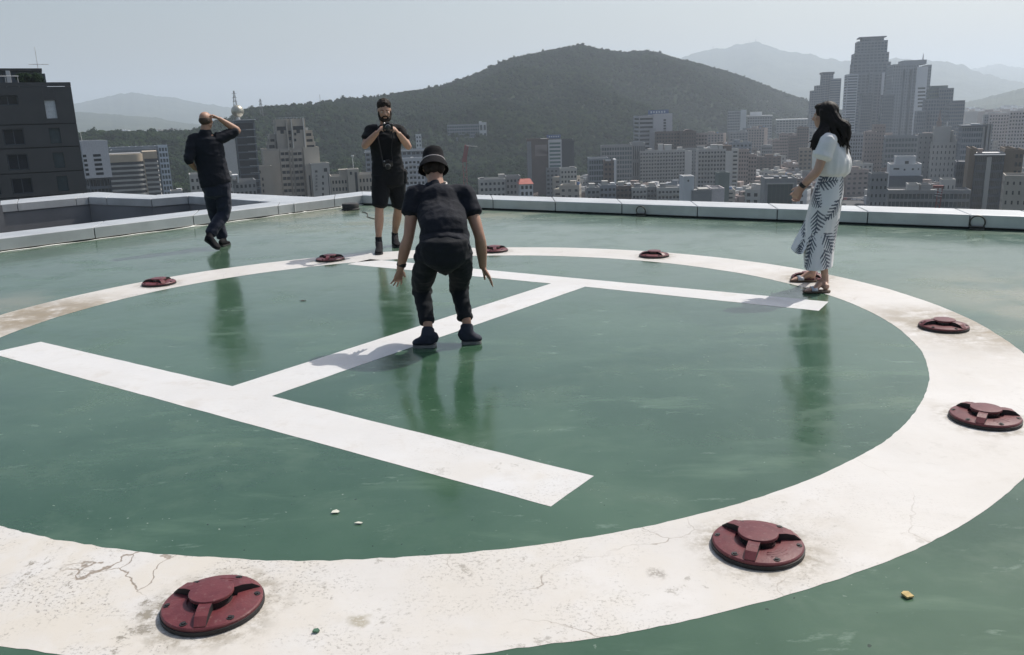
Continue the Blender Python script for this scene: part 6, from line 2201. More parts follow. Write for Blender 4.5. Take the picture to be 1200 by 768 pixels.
B.pblock(910, 946, 140.5, None, 0, 40, wall=W_GREY, fl=4, sp=0.4, front=(10, 0.3), side=(5, 0.4), roof=W_WHITE)
B.box('white_eave', W_WHITE, B.x(909, 140, -3), B.x(947, 140, -3), -4, 42, B.z(928, 141, -3), B.z(928, 139.8, -3))
B.done()
B = Blk('hill_building', 'long blue grey building with a white end on the wooded hillside', 930, 545, 146, 0)
B.pblock(524, 562, 147, None, 0, 16, wall=W_BLUEG, glass=G_TINT, fl=3.4, sp=0.4, front=(14, 0.25), side=(3, 0.4))
B.pblock(561.5, 570, 144.5, None, -2, 16, wall=W_WHITE, fl=9, sp=0.35, front=(2, 0.4), side=None)
B.roofhouse(561.5, 564.5, 142.5, 144.5, 2, 5, W_WHITE)
B.done()
B = Blk('white_cabin', 'tiny white cabin on the wooded hillside right of the bearded man', 820, 488, 161, 0)
B.pblock(487, 493.5, 158.5, None, 0, 6, wall=W_WHITE, fl=4, front=(2, 0.5), side=(2, 0.6))
B.done()

# ---- pylons on the ridge
def pylon(px, yt, yb, D, label, w=3.2):
    p, q = at_d(px, yb, D), at_d(px, yt, D)
    h = q.z - p.z + 12
    r = tag(empty('pylon', (p.x, p.y, p.z - 12)), label, 'pylon')
    b = MB()
    def leg(sx, sy):
        return [(sx * w * (1 - 0.85 * t), sy * w * (1 - 0.85 * t), h * t) for t in (0, 0.5, 1)]
    for sx in (-1, 1):
        for sy in (-1, 1):
            b.tube(leg(sx, sy), [0.28, 0.24, 0.18], 4)
    n = 9
    for k in range(n):
        t0, t1 = k / n, (k + 1) / n
        s = 1 if k % 2 else -1
        w0, w1 = w * (1 - 0.85 * t0), w * (1 - 0.85 * t1)
        for sy in (-1, 1):
            b.tube([(-s * w0, sy * w0, h * t0), (s * w1, sy * w1, h * t1)], [0.14, 0.14], 4)
            b.tube([(sy * w0, -s * w0, h * t0), (sy * w1, s * w1, h * t1)], [0.14, 0.14], 4)
    b.build('lattice', mat('dark_steel', (0.12, 0.12, 0.12), 0.6), r)
    for t in (0.70, 0.81, 0.92):
        b = MB()
        b.tube([(-w * 0.9, 0, h * t), (0, 0, h * t + 0.5), (w * 0.9, 0, h * t)], [0.14, 0.26, 0.14], 4)
        b.build('cross_arm', _mats['dark_steel'], r)
pylon(277, 106.5, 136, 950, 'dark lattice pylon on the ridge above the roof ball', 3.0)
pylon(307, 116, 138, 980, 'faint lattice pylon on the wooded slope right of the roof ball', 2.6)
def pole(px, yt, yb, D, label):
    p, q = at_d(px, yb, D), at_d(px, yt, D)
    b = MB(); b.tube([(0, 0, -8), (0, 0, q.z - p.z)], [0.35, 0.2], 6)
    tag(b.build('mast_pole', _mats['dark_steel'], None, True, p), label, 'mast')
pole(375.5, 111, 122, 1150, 'thin mast on the ridge left of the bearded man')

# ---- cluster of towers at right
B = Blk('twin_top_tower', 'slim grey residential tower with a raised core, left of the tallest tower', 1250, 972, 90, 10)
B.pblock(965, 977, 86, None, 4, 22, wall=W_BLUEG, glass=G_BLUE, fl=3.2, sp=0.35, front=(4, 0.2), side=(4, 0.3))
B.pblock(973, 986, 93, None, 0, 24, wall=W_BLUEG, glass=G_BLUE, fl=3.2, sp=0.4, front=(0, 0.2), side=(0, 0.3))
B.pblock(957, 967, 101, None, 6, 20, wall=W_BLUEG, glass=G_BLUE, fl=3.2, sp=0.35, front=(4, 0.3), side=(4, 0.3))
B.pblock(951.5, 960, 107, None, 8, 18, wall=W_BLUEG, glass=G_BLUE, fl=3.2, sp=0.4, front=(3, 0.3), side=(4, 0.3))
B.roofhouse(964, 978, 84.8, 86, 3, 24, W_DARKB)
B.done()
B = Blk('glass_tower', 'tallest stepped blue grey tower with an overhanging flat crown', 1150, 1022, 60, 8)
for (a, c, t, y0_, d_) in ((1010.5, 1036, 45.5, 9, 20), (1005.5, 1040.5, 49, 7, 26), (1001.5, 1042, 63, 5, 30), (1000.5, 1044, 74.5, 3, 34), (1000, 1046, 87, 1, 38)):
    B.pblock(a, c, t, None, y0_, d_, wall=W_BLUEG, glass=G_BLUE, fl=3.6, sp=0.4, front=(9, 0.25), side=(8, 0.25), parapet=1.2)
B.pblock(1019, 1024, 86, None, -3, 6, wall=W_BLUEG, glass=G_BLUE, fl=3.6, sp=0.5, front=(1, 0.5), side=None)
B.pblock(1034, 1037, 86, None, -2.5, 6, wall=mat('bright_pilaster', (0.5, 0.52, 0.55), 0.5), fl=3.6, front=None, side=None)
xa, xb, zq = B.x(1008.5, 44, 8), B.x(1037.5, 44, 8), B.z(1022, 43, 8)
B.box('crown', W_BLUEG, xa - 1.5, xb + 1.5, 7, 32, zq - 1.2, zq)
B.box('crown', W_BLUEG, xa + 3, xb - 3, 10, 29, B.z(1022, 46.5, 9), zq - 1.2)
B.done()
B = Blk('residential_tower', 'light grey tower with dense white balcony bands left of the tallest tower', 1080, 993, 90, 10)
B.pblock(993.5, 1006, 88, None, 0, 20, wall=mat('cool_pale_panel', (0.44, 0.47, 0.51), 0.7), glass=G_BLUE, fl=3.1, sp=0.42, front=(0, 0.2), side=(0, 0.2))
B.done()
B = Blk('residential_tower', 'plain blue glass slab in front of the tallest tower', 1040, 1010, 115, 8)
x0, x1, zz = B.pblock(1010, 1022.5, 111.5, None, 0, 16, wall=W_BLUEG, glass=G_BLUE, fl=3.2, sp=0.25, front=(6, 0.12), side=(3, 0.3))
B.box('roof_canopy', W_DARKB, x0 - 0.6, x1 + 0.6, -1, 17, zz + 0.9, zz + 1.5)
B.done()
B = Blk('office_tower', 'tall grey tower with a white striped flank and a roof spire', 1080, 1048, 75, 12)
x0, x1, zz = B.pblock(1047, 1077, 76, None, 4, 34, wall=mat('grey_tower_panel', (0.27, 0.29, 0.315), 0.6), glass=G_BLUE, fl=3.5, sp=0.5, front=(10, 0.55), side=(8, 0.4))
B.pblock(1059, 1086, 71.5, 76, 10, 26, wall=_mats['grey_tower_panel'], fl=3, front=None, side=None)
for (a, c) in ((1058, 1060.5), (1066, 1068.5)):
    B.box('dark_strip', G_BLUE, B.x(a, 90, 3.9), B.x(c, 90, 3.9), 3.8, 4.2, 0, B.z(1060, 82, 3.9))
B.pblock(1075, 1088, 79, None, 0, 30, wall=mat('white_tower_panel', (0.60, 0.61, 0.63), 0.6), glass=G_BLUE, fl=3.5, sp=0.5, front=None, side=(6, 0.4))
for k in range(6):
    yy = 103.5 + k * 4.2
    B.box('slot_window', G_DARK, B.x(1075.5, yy, -0.1), B.x(1084.5, yy, -0.1), -0.12, 0.2, B.z(1080, yy + 1.2, -0.1), B.z(1080, yy - 0.8, -0.1))
B.pblock(1087.5, 1092, 77, None, 3, 26, wall=_mats['grey_tower_panel'], glass=G_BLUE, fl=3.5, sp=0.5, front=(2, 0.4), side=(5, 0.4))
sx = B.x(1081.5, 71, 12)
mb = B.g('spire', STEEL); mb.tube([(sx, 12, zz), (sx, 12, B.z(1081, 69, 12)), (sx, 12, B.z(1081, 63, 12))], [1.2, 0.8, 0.25], 6)
B.done()
B = Blk('office_tower', 'dark tower with stepped greenish top right of the spire tower', 1000, 1104, 110, 10)
B.pblock(1101, 1118, 104.5, None, 0, 24, wall=mat('slate_panel', (0.16, 0.18, 0.20), 0.6), glass=G_BLUE, fl=3.5, sp=0.45, front=(6, 0.35), side=(6, 0.35))
B.pblock(1090, 1112, 105.5, None, 6, 18, wall=W_GREEN, glass=G_BLUE, fl=3.5, sp=0.45, front=(8, 0.35), side=(6, 0.35))
B.pblock(1092, 1111, 101.5, 105.5, 8, 14, wall=W_GREEN, fl=4, front=None, side=None)
B.done()
B = Blk('office_tower', 'dim blue grey tower at the right end of the tower cluster', 930, 1115, 122, 12)
B.pblock(1113.5, 1131, 121.5, None, 0, 20, wall=_mats['slate_panel'], glass=G_BLUE, fl=3.3, sp=0.5, front=(7, 0.3), side=(5, 0.3))
B.pblock(1116, 1131, 119, 121.5, 4, 12, wall=W_DARKB, fl=4, front=None, side=None)
B.done()
B = Blk('office_tower', 'blue grey slab between spire tower and spired church', 960, 1087, 118, 8)
B.pblock(1085, 1101, 117, None, 0, 20, wall=W_BLUEG, glass=G_BLUE, fl=3.5, sp=0.35, front=(5, 0.3), side=(5, 0.3))
B.pblock(1075, 1086, 131, None, -4, 18, wall=W_BLUEG, glass=G_BLUE, fl=3.5, sp=0.35, front=(5, 0.3), side=(5, 0.3))
B.done()
B = Blk('office_tower', 'grey tower with small windows in the gap right of the tallest tower', 1020, 1036, 110, 8)
B.pblock(1034.5, 1048, 112, None, 0, 16, wall=_mats['slate_panel'], glass=G_BLUE, fl=3.3, sp=0.45, front=(5, 0.3), side=(4, 0.3))
B.done()
# spired church in front of the towers
B = Blk('church', 'pale stepped church with a slender pinkish spire in front of the towers', 640, 1105, 165, 6, 'church')
B.pblock(1092.5, 1121, 168.5, None, 0, 18, wall=W_PALE, fl=4, sp=0.5, front=(6, 0.7), side=(4, 0.6))
B.pblock(1095.5, 1115, 150, 168.6, 2, 13, wall=W_PALE, fl=4, front=None, side=(3, 0.6))
for (a, c, t) in ((1115, 1118, 155), (1115, 1120, 160.5), (1115, 1121.5, 166)):
    B.pblock(a, c, t, 168.6, 3, 10, wall=W_PALE, fl=3, front=None, side=None)
x0, x1 = B.x(1097.5, 150, 4), B.x(1103, 150, 4)
xc = (x0 + x1) / 2; hw = (x1 - x0) / 2
z0, z1_ = B.z(1100, 150, 4), B.z(1100, 138, 4)
B.box('belfry', W_PINK, x0, x1, 4, 4 + 2 * hw, z0, z0 + (z1_ - z0) * 0.65)
B.g('steeple', W_PINK).frustum((xc, 4 + hw), hw * 0.8, 0.15, z0 + (z1_ - z0) * 0.65, B.z(1100, 129, 4), 4)
xx = B.x(1110, 146, 5)
mb = B.g('cross_pole', STEEL); mb.tube([(xx, 5, z0 - 1), (xx, 5, B.z(1110, 143, 5))], [0.25, 0.2], 6); mb.tube([(xx - 0.6, 5, B.z(1110, 144.5, 5)), (xx + 0.6, 5, B.z(1110, 144.5, 5))], [0.2, 0.2], 6)
B.done()
simple('grey_block', 'plain grey block with a slanted left edge beside the spired church', 650, 1077, 1094, 158.5, 4, wall=W_GREY, fl=3.4, sp=0.6, front=(3, 0.75), side=(3, 0.6)).done()
B = Blk('wide_office', 'wide blue grey office with flat dark roof and twin columns right of the church', 620, 1132, 150, 6)
B.pblock(1128, 1153, 148.5, None, 0, 24, wall=W_BLUEG, glass=G_BLUE, fl=3.5, sp=0.4, front=(9, 0.2), side=(6, 0.3))
B.box('roof_slab', W_DARKB, B.x(1127, 148, -1), B.x(1156, 148, -1), -1.5, 25, B.z(1140, 148.6, -1), B.z(1140, 147.2, -1))
for (a, c) in ((1152.5, 1155), (1157.5, 1160), (1161.5, 1163.5)):
    B.pblock(a, c, 147, None, -1.0, 10, wall=W_GREY, fl=3.5, front=None, side=None)
B.pblock(1155, 1162, 149, None, 2, 10, wall=W_DARKB, glass=G_BLUE, fl=3.5, sp=0.3, front=(3, 0.2), side=None)
B.roofhouse(1139, 1148, 145.5, 148, 5, 8, W_WHITE)
B.done()
simple('white_apartments', 'pinkish white apartment block at the far right edge below the spur', 900, 1160, 1190, 134, 4, wall=mat('pinkish_white_render', (0.48, 0.44, 0.43), 0.8), fl=3, sp=0.45, front=(9, 0.45), side=(4, 0.5), balc=[(0.15, 0.3), (0.6, 0.8)]).done()
simple('white_apartments', 'pinkish white apartment slab cut by the right edge of the photo', 860, 1184, 1212, 131, 4, wall=_mats['pinkish_white_render'], fl=3, sp=0.45, front=(8, 0.45), side=(4, 0.5), balc=[(0.1, 0.3), (0.5, 0.7)]).done()
simple('white_apartments', 'dim lilac apartment block between wide office and right edge', 1000, 1154, 1170, 136, 4, wall=W_BLUEG, fl=3, sp=0.45, front=(6, 0.45), side=(4, 0.5)).done()
# big dark glass block at right
B = Blk('curtain_wall_block', 'large dark glass block with a pale central pier between brown flanks', 400, 1146, 181, 5)
B.pblock(1143.5, 1177.5, 182, None, 2, 20, wall=W_DARKB, glass=G_TINT, fl=3.3, sp=0.3, front=(16, 0.14), side=(5, 0.3))
B.pblock(1136.5, 1144.5, 176.5, None, 3, 18, wall=W_OCHRE, fl=3.3, front=None, side=None)
B.pblock(1178, 1190, 176.5, None, 3.5, 18, wall=W_OCHRE, fl=3.3, front=None, side=None)
B.pblock(1189.5, 1200, 178, None, 4.2, 16, wall=W_OCHRE, fl=3.4, sp=0.5, front=(2, 0.3), side=(2, 0.4))
B.pblock(1157, 1162.5, 184, None, 0.8, 2, wall=W_PALE, fl=3.3, front=None, side=None, parapet=0)
xa, xb, zq = B.x(1142.5, 181, 0), B.x(1178.5, 181, 0), B.z(1160, 181.2, 0)
B.box('roof_edge', STEEL, xa, xb, 0, 21, zq - 0.35, zq)
B.roofhouse(1146, 1151, 175.5, 181, 6, 4, W_PINK)
B.done()
simple('beige_block', 'beige block with few windows at the lower right edge above the parapet', 330, 1178, 1230, 209, 4, wall=W_BEIGE, fl=3.3, sp=0.6, front=(7, 0.7), side=(3, 0.5)).done()
simple('beige_annex', 'low grey annex with dark blinds left of the large dark glass block', 430, 1121, 1138, 192, 4, wall=W_DARKB, glass=G_TINT, fl=3.2, sp=0.35, front=(6, 0.25), side=(3, 0.4), rh=[(1124, 1132, 190, 192, 3, 5, W_GREY)]).done()
B = Blk('white_office', 'white two storey block with a white box on its roof behind the parapet', 470, 1043, 194, 5)
B.pblock(1043, 1080, 194.5, None, 0, 16, wall=W_WHITE, fl=4, front=None, side=None)
for (a, c, y) in ((1047, 1054, 198), (1059, 1061, 199), (1068.5, 1071, 198.5), (1075.5, 1077, 198.5)):
    B.box('slot_window', G_DARK, B.x(a, y), B.x(c, y), -0.1, 0.2, B.z(1060, y + 1.0), B.z(1060, y - 1.0))
B.pblock(1050, 1073.5, 185.5, 194.5, 3, 9, wall=W_WHITE, fl=5, front=None, side=None)
B.box('slot_window', G_DARK, B.x(1060.5, 190, 2.9), B.x(1065, 190, 2.9), 2.86, 3.2, B.z(1060, 193, 2.9), B.z(1060, 189, 2.9))
B.box('dark_base', W_DARKB, B.x(1042, 206), B.x(1081, 206), -2.5, -0.1, 0, B.z(1060, 206))
B.done()
simple('grey_tower_block', 'narrow grey block with a dark slot beside the car park', 360, 1021, 1041, 206, 8, dep=8, wall=W_GREY, fl=3.2, sp=0.6, front=(4, 0.6), side=(2, 0.5)).done()
B = Blk('long_low_block', 'long low block with a glazed front along the parapet below the white office', 380, 1041, 225, 5)
B.pblock(1041, 1138, 225.5, None, 0, 14, wall=W_GREY, glass=G_TINT, fl=3.4, sp=0.35, front=(20, 0.15), side=(3, 0.4))
B.pblock(1064, 1077, 218.5, 225.5, 4, 8, wall=W_PALE, fl=4, front=None, side=None)
B.pblock(1079, 1091, 219, 225.5, 4, 8, wall=W_GREY, fl=4, front=None, side=None)
B.pblock(1104, 1120, 213, 225.5, 5, 8, wall=W_PALE, fl=4, sp=0.6, front=(3, 0.7), side=None)
B.done()
p = at_d(1098, 240, 350)
r = tag(empty('mobile_crane', (p.x, p.y, GZ), -math.atan2(p.x, p.y)), 'red crane boom with white bars sticking up behind the right parapet', 'crane')
h = at_d(1098, 219, 350).z - GZ
b = MB()
for sx in (-1, 1):
    for sy in (-1, 1):
        b.tube([(sx * 0.7 - 0.6, sy * 0.7, 0), (sx * 0.7 + 0.6, sy * 0.7, h)], [0.2, 0.2], 5)
k = 0
while k * 2 < h - 2:
    s = 1 if k % 2 else -1
    b.tube([(-s * 0.7 - 0.5 + k * 2 / h, -0.7, k * 2), (s * 0.7 - 0.5 + k * 2 / h, -0.7, k * 2 + 2)], [0.13, 0.13], 4)
    k += 1
b.build('boom', M_CRED, r)
b = MB(); b.box(-1.9, 1.6, -1, 1, h - 0.4, h + 0.5); b.build('boom_head', M_CRED, r)
b = MB()
for z_ in (h - 1.3, h - 2.3, h - 3.2):
    b.tube([(-1.0, -0.8, z_), (1.3, -0.8, z_ - 0.3)], [0.12, 0.12], 5)
b.build('white_bars', STEEL, r)
# pinkish pair behind
simple('pink_block', 'taller pinkish block of the pair behind the white office', 760, 1024, 1038, 147.5, 6, wall=W_PINK, fl=3.2, sp=0.6, front=(4, 0.6), side=(3, 0.5)).done()
simple('pink_block', 'lower pinkish block of the pair behind the white office', 740, 1014, 1028, 156, 6, wall=W_PINK, fl=3.2, sp=0.6, front=(4, 0.6), side=(3, 0.5)).done()
simple('dark_hall', 'low dark hall with a pale roof edge behind the white office', 720, 1038, 1076, 161, 4, dep=22, wall=_mats['slate_panel'], glass=G_TINT, fl=4, sp=0.4, front=(10, 0.2), side=(4, 0.3)).done()
for (a, c, t, D, wm, lab) in ((906, 914, 165, 860, W_PINK, 'leftmost of the dim brown flats beside the head of the woman'), (914, 924, 158, 880, W_PINK, 'taller of the dim brown flats beside the head of the woman'),
                              (925, 935, 161, 900, W_BROWN, 'dark brown flats of the row beside the head of the woman'), (935, 948, 150, 930, W_BROWN, 'dark brown flats closest to the face of the woman'),
                              (893, 905, 172, 800, W_GREY, 'grey flats left of the brown flats beside the head of the woman'), (997, 1012, 158, 800, W_BLUEG, 'blue grey flats behind the shoulder of the woman'),
                              (984, 996, 140, 950, W_GREY, 'dim grey tower just behind the hair of the woman')):
    simple('dim_flats', lab, D, a, c, t, 5, wall=wm, fl=3, sp=0.45, front=(5, 0.4), side=(4, 0.5), rh=[(a + 2, a + 5, t - 2, t, 3, 4, wm)]).done()
# ------------------------------------------------------------------ the dense low city between the larger buildings
def low_rise(seed, wall, roof, w, d, n):
    """a small house of n storeys: list of (part name, mesh)"""
    r_ = random.Random(seed)
    B = Blk('template', 'x', 100, 600, 200)
    H = n * 2.9 + 0.6
    k = len(OCC)
    B.block(-w / 2, w / 2, -d / 2, d / 2, 0, H, wall=wall, fl=2.9, sp=r_.choice([0.45, 0.55]), front=(max(2, int(w / 3.2)), r_.uniform(0.35, 0.55)), side=(max(2, int(d / 4)), r_.uniform(0.5, 0.7)), roof=roof,
            balc=[(0.1, 0.45)] if r_.random() < 0.4 else None)
    del OCC[k:]
    x = r_.uniform(-w * 0.3, w * 0.1)
    B.g('roof_house', wall).box(x, x + w * 0.28, -d * 0.1, d * 0.3, H, H + 2.4)
    B.g('roof_house', wall).box(x - 0.2, x + w * 0.28 + 0.2, -d * 0.1 - 0.2, d * 0.3 + 0.2, H + 2.4, H + 2.6)
    tk = B.g('water_tank', r_.choice([W_WHITE, ROOF_BLUE, _mats['tarnished_metal']]))
    tk.frustum((x + w * 0.4, d * 0.2), 1.0, 0.95, H + 0.15, H + 1.9, 10)
    out = []
    bpy.data.objects.remove(B.root)
    for key, (mb, m) in B.mb.items():
        me = mb.mesh(key[0], m)
        out.append((key[0], me))
    return out
KINDS = []
rk = random.Random(21)
for i, (cn, wm) in enumerate((('grey', W_GREY), ('pale', W_PALE), ('brown', W_BROWN), ('white', W_WHITE), ('pinkish', W_PINK), ('beige', W_BEIGE), ('blue grey', W_BLUEG))):
    for j, (rn, rm) in enumerate((('grey', ROOF_G), ('green', ROOF_GR))):
        for n in ((3, 5) if j == 0 else (4,)):
            KINDS.append((cn, rn, n, low_rise(i * 9 + j * 3 + n, wm, rm, rk.uniform(10, 16), rk.uniform(9, 13), n)))
ZONES = [(690, 'left of the grey halls'), (760, 'left of the apartment slabs'), (866, 'around the apartment slabs'), (900, 'beside the brownish flats'),
         (945, 'behind the glass front building'), (1010, 'behind the woman'), (1060, 'around the white office'), (1130, 'below the spired church'), (1400, 'behind the dark glass block')]
def zone(px):
    for x, z in ZONES:
        if px < x: return z
rz_ = random.Random(77)
placed = []
tries = 0
while len(placed) < 235 and tries < 20000:
    tries += 1
    px = rz_.uniform(600, 1215)
    D = 430 * (1500 / 430) ** rz_.random()
    if D > lerp_tab(FDIST, px) - 15 and px < 985: continue
    p = at_d(px, 200, D)
    if any((p.x - x) ** 2 + (p.y - y) ** 2 < (r_ + 9) ** 2 for x, y, r_ in OCC): continue
    if any((p.x - x) ** 2 + (p.y - y) ** 2 < 17 ** 2 for x, y in placed): continue
    if 975 < px < 1030 and 400 < D < 640: continue          # car park
    placed.append((p.x, p.y))
    cn, rn, n, parts = KINDS[rz_.randrange(len(KINDS))]
    far = D > 850
    yaw = -math.atan2(p.x, p.y) + 0.35 * noise.noise(Vector((p.x * 0.006, p.y * 0.006, 1))) * 3 + (PI / 2 if rz_.random() < 0.3 else 0)
    r = empty('low_rise', (p.x, p.y, GZ), yaw)
    s_ = rz_.uniform(0.9, 1.25)
    r.scale = (s_, s_, rz_.uniform(0.85, 1.3))
    tag(r, '%s %d-storey house with %s roof %s, %s' % (cn, n, rn, zone(px), 'close to the parapet' if D < 520 else 'midway back' if D < 700 else 'farther back' if D < 950 else 'far back'), 'building', 'low houses of the dense city')
    for nm, me in parts:
        if far and nm == 'water_tank': continue
        o = link(nm, me, r)
        if nm in ('window', 'balcony'): o['kind'] = 'stuff'
# mid-rise blocks between them
MIDS = []
for i, (cn, wm) in enumerate((('grey', W_GREY), ('brown', W_BROWN), ('pinkish', W_PINK), ('beige', W_BEIGE), ('blue grey', W_BLUEG), ('tan', W_TAN))):
    for n in (8, 11):
        MIDS.append((cn, n, low_rise(300 + i * 7 + n, wm, ROOF_G, rk.uniform(16, 24), rk.uniform(12, 15), n)))
mid = 0
tries = 0
while mid < 58 and tries < 9000:
    tries += 1
    px = rz_.uniform(760, 1215)
    D = 640 * (1500 / 640) ** rz_.random()
    if D > lerp_tab(FDIST, px) - 15 and px < 985: continue
    p = at_d(px, 200, D)
    if any((p.x - x) ** 2 + (p.y - y) ** 2 < (r_ + 13) ** 2 for x, y, r_ in OCC): continue
    if any((p.x - x) ** 2 + (p.y - y) ** 2 < 21 ** 2 for x, y in placed): continue
    placed.append((p.x, p.y))
    cn, n, parts = MIDS[rz_.randrange(len(MIDS))]
    r = empty('mid_rise', (p.x, p.y, GZ), -math.atan2(p.x, p.y) + rz_.uniform(-0.4, 0.4))
    s_ = rz_.uniform(0.9, 1.15)
    r.scale = (s_, s_, rz_.uniform(0.85, 1.15))
    tag(r, '%s %d-storey block %s, %s' % (cn, n, zone(px), 'close behind the low houses' if D < 800 else 'midway to the towers' if D < 1050 else 'far back'), 'building', 'mid-rise blocks of the dense city')
    for nm, me in parts:
        o = link(nm, me, r)
        if nm in ('window', 'balcony'): o['kind'] = 'stuff'
    mid += 1
# the rest of the city, far away, as one mass
b = [MB() for _ in range(4)]
rd_ = random.Random(5)
def mass_box(D, px, h, w, d):
    p = at_d(px, 180, D)
    a = rd_.uniform(-0.5, 0.5) - math.atan2(p.x, p.y)
    mb = b[rd_.randrange(4)]
    c, s = math.cos(a), math.sin(a)
    o = len(mb.v)
    mb.box(-w / 2, w / 2, -d / 2, d / 2, 0, h)
    if rd_.random() < 0.6:
        mb.box(-w * 0.2, w * 0.15, -d * 0.2, d * 0.2, h, h + 2.5)
    for i in range(o, len(mb.v)):
        x, y, z = mb.v[i]
        mb.v[i] = (p.x + x * c - y * s, p.y + x * s + y * c, GZ + z)
for k in range(3200):
    px = rd_.uniform(640, 1230)
    D = 560 * (1500 / 560) ** rd_.random()
    if D > lerp_tab(FDIST, px) - 15 and px < 985: continue
    p = at_d(px, 180, D)
    if any((p.x - x) ** 2 + (p.y - y) ** 2 < (r_ + 8) ** 2 for x, y, r_ in OCC): continue
    if any((p.x - x) ** 2 + (p.y - y) ** 2 < 11 ** 2 for x, y in placed): continue
    if 975 < px < 1030 and D < 640: continue
    mass_box(D, px, rd_.uniform(5, 11), rd_.uniform(8, 13), rd_.uniform(7, 12))
for k in range(1500):
    px = rd_.uniform(895, 1260)
    D = 1450 * (4200 / 1450) ** rd_.random()
    if px < 985 and D < 1900: continue
    mass_box(D, px, rd_.choice([9, 12, 18, 26, 40]) * rd_.uniform(0.8, 1.2), rd_.uniform(12, 34), rd_.uniform(10, 18))
for k in range(260):
    mass_box(2400 * (3200 / 2400) ** rd_.random(), rd_.uniform(60, 270), rd_.choice([14, 20, 32, 45]) * rd_.uniform(0.8, 1.2), rd_.uniform(14, 40), rd_.uniform(10, 18))
root = tag(empty('distant_city', (0, 0, 0)), 'mass of far small houses and blocks filling the valley and the plain', 'city', kind='stuff')
for mb, m in zip(b, (W_GREY, W_PALE, W_PINK, W_WHITE)):
    mb.build('houses', m, root)['kind'] = 'stuff'

# ---- single trees between the houses
TREES = [(crown_mesh(200 + k, 3.6 + 0.5 * k, 8.5 + k, 420, 0.95, LEAF_M if k % 2 else LEAF_D), trunk_mesh(8.5 + k, 0.3, k)) for k in range(5)]
SPOTS = []
def tree_band(n, x0, x1, D0, D1, where):
    for i in range(n):
        SPOTS.append((rd_.uniform(x0, x1), rd_.uniform(D0, D1), where))
tree_band(16, 625, 690, 470, 520, 'in the green patch below the white framed office')
tree_band(10, 545, 612, 470, 540, 'on the slope behind the low pale houses')
tree_band(9, 755, 805, 560, 600, 'in front of the apartment slab with blank end')
tree_band(12, 868, 894, 430, 600, 'left of the glass front building')
tree_band(16, 1105, 1200, 300, 318, 'in the row along the parapet below the dark glass block')
tree_band(6, 712, 745, 600, 640, 'below the grey hall')
tree_band(6, 905, 925, 450, 480, 'behind the glass front building')
tree_band(10, 985, 1030, 640, 700, 'beyond the car park')
tree_band(8, 1175, 1200, 520, 700, 'behind the ochre flank of the dark glass block')
WORD = ['small dark', 'rounded mid green', 'dark spreading', 'bright leafy', 'tall dark']
for i, (px, D, where) in enumerate(SPOTS):
    p = at_d(px, 210, D)
    if any((p.x - x) ** 2 + (p.y - y) ** 2 < (r_ * 0.8 + 1) ** 2 for x, y, r_ in OCC): continue
    k = rd_.randrange(5)
    r = empty('tree', (p.x, p.y, GZ), rd_.uniform(0, 6.28))
    s_ = rd_.uniform(0.85, 1.3)
    r.scale = (s_, s_, s_)
    tag(r, '%s city tree %s' % (WORD[k], where), 'tree', 'single trees in the city')
    link('crown', TREES[k][0], r)
    link('trunk', TREES[k][1], r)

# ---- car park and road behind the woman
def flat(name, label, quad, m, z):
    b = MB()
    b.add([(q.x, q.y, GZ + z) for q in quad], [(0, 1, 2, 3)])
    o = b.build(name, m)
    if o.data.polygons[0].normal.z < 0:
        o.data.flip_normals()
    return tag(o, label, kind='structure')
M_ASPH = mat('asphalt', (0.055, 0.055, 0.057), 0.9, 0.2, 0.2)
cq = [at_d(978, 230, 420), at_d(1024, 230, 420), at_d(1026, 222, 620), at_d(990, 222, 620)]
flat('car_park', 'grey asphalt car park between the woman and the narrow grey block', cq, M_ASPH, 0.1)
flat('road', 'pale road running away left of the glass front building', [at_d(886, 235, 420), at_d(893, 235, 420), at_d(902, 205, 800), at_d(898, 205, 800)], mat('pale_road', (0.22, 0.215, 0.21), 0.9), 0.1)
def car(paint):
    out = []
    b = MB()
    prof = [(-2.2, 0.35), (-2.25, 0.75), (-2.0, 0.95), (-0.9, 1.0), (1.3, 1.0), (2.1, 0.9), (2.25, 0.6), (2.2, 0.35)]
    vs = [(x, -0.88, z) for x, z in prof] + [(x, 0.88, z) for x, z in prof]
    n = len(prof)
    b.add(vs, [tuple(range(n)), tuple(range(2 * n - 1, n - 1, -1))] + [(i, n + i, n + (i + 1) % n, (i + 1) % n) for i in range(n)])
    b.box(-1.2, 1.05, -0.68, 0.68, 1.40, 1.46)
    out.append(('body', b.mesh('body', paint), None))
    b = MB()
    b.add([(-1.75, -0.8, 0.99), (1.6, -0.8, 0.99), (1.6, 0.8, 0.99), (-1.75, 0.8, 0.99), (-1.15, -0.66, 1.41), (1.0, -0.66, 1.41), (1.0, 0.66, 1.41), (-1.15, 0.66, 1.41)],
          [(0, 3, 2, 1), (4, 5, 6, 7), (0, 1, 5, 4), (1, 2, 6, 5), (2, 3, 7, 6), (3, 0, 4, 7)])
    out.append(('cabin_glass', b.mesh('cabin_glass', G_DARK), None))
    b = MB()
    b.tube([(0, -0.1, 0), (0, 0.1, 0)], [0.33, 0.33], 12)
    wm = b.mesh('wheel', _mats['dark_rubber'])
    for x in (-1.4, 1.4):
        for y in (-0.8, 0.8):
            out.append(('wheel', wm, (x, y, 0.33)))
    return out
CARS = [(n_, car(mat('car_paint_' + n_.replace(' ', '_'), c_, 0.3, 0.02))) for n_, c_ in (('white', (0.75, 0.75, 0.75)), ('silver', (0.45, 0.46, 0.47)), ('black', (0.02, 0.02, 0.022)), ('grey', (0.2, 0.2, 0.21)), ('red', (0.35, 0.04, 0.035)))]
ctr = (cq[0] + cq[1] + cq[2] + cq[3]) / 4
ua = (cq[1] - cq[0]).normalized(); ua.z = 0
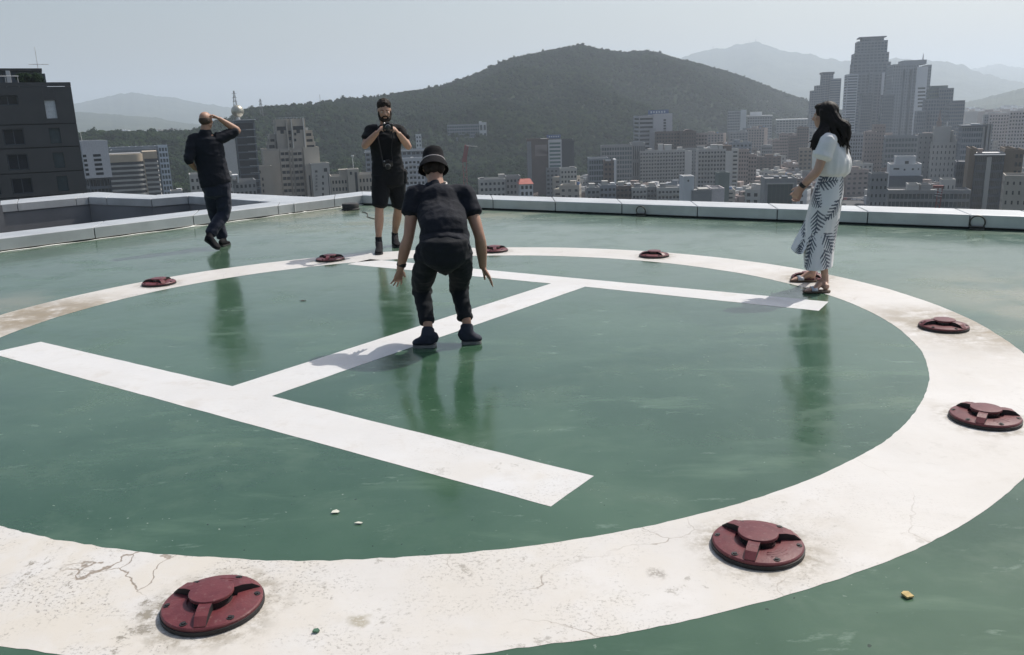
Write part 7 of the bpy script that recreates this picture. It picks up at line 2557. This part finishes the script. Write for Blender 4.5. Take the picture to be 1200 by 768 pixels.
va = Vector((-ua.y, ua.x, 0))
for row in range(6):
    for col in range(7):
        if rd_.random() < 0.22: continue
        sx, sy = (col + 0.5) / 7, (row + 0.5) / 6
        p = cq[0].lerp(cq[1], sx).lerp(cq[3].lerp(cq[2], sx), sy)
        n_, parts = CARS[rd_.choice([0, 0, 0, 1, 1, 2, 3, 4])]
        r = empty('car', (p.x, p.y, GZ + 0.105), math.atan2(ua.y, ua.x) + rd_.choice([0, 0.1, PI / 2]) + rd_.uniform(-0.1, 0.1))
        tag(r, '%s car parked in %s row of the car park behind the woman' % (n_, ['the nearest', 'the second nearest', 'the third nearest', 'the third farthest', 'the second farthest', 'the farthest'][row]), 'car', 'cars in the car park')
        for nm, me, lo in parts:
            link(nm, me, r, lo)

# look-alikes that still share a label are told apart by their order from left to right
same = {}
for o in scene.objects:
    if o.parent is None and o.get('group') in ('low houses of the dense city', 'mid-rise blocks of the dense city', 'single trees in the city', 'cars in the car park'):
        same.setdefault(o['label'], []).append(o)
ORD = ['leftmost', 'second from left', 'third from left', 'fourth from left', 'fifth from left', 'sixth from left', 'seventh from left']
for lab, os_ in same.items():
    if len(os_) < 2: continue
    os_.sort(key=lambda o: o.location.x / o.location.y)
    for i, o in enumerate(os_):
        w = ORD[i] if i < len(os_) - 1 and i < len(ORD) else 'rightmost' if i == len(os_) - 1 else None
        if w and len((lab + ' ' + w).split()) <= 16:
            o['label'] = lab + ', ' + w
# ------------------------------------------------------------------ air
HAZE = 0.00017
b = MB()
b.box(-17000, 17000, -400, 17000, GZ - 8, 760)
hz = b.build('haze', None)
t = bpy.data.materials.new('thin_haze')
t.use_nodes = True
tr = t.node_tree
for q in list(tr.nodes):
    if q.type == 'BSDF_PRINCIPLED':
        tr.nodes.remove(q)
out = [q for q in tr.nodes if q.type == 'OUTPUT_MATERIAL'][0]
pv = tr.nodes.new('ShaderNodeVolumePrincipled')
pv.inputs['Color'].default_value = (0.79, 0.89, 1.0, 1)
pv.inputs['Density'].default_value = HAZE
pv.inputs['Anisotropy'].default_value = 0.3
tr.links.new(pv.outputs[0], out.inputs['Volume'])
hz.data.materials.append(t)
tag(hz, 'thin bluish summer haze over the city', 'haze', kind='stuff')
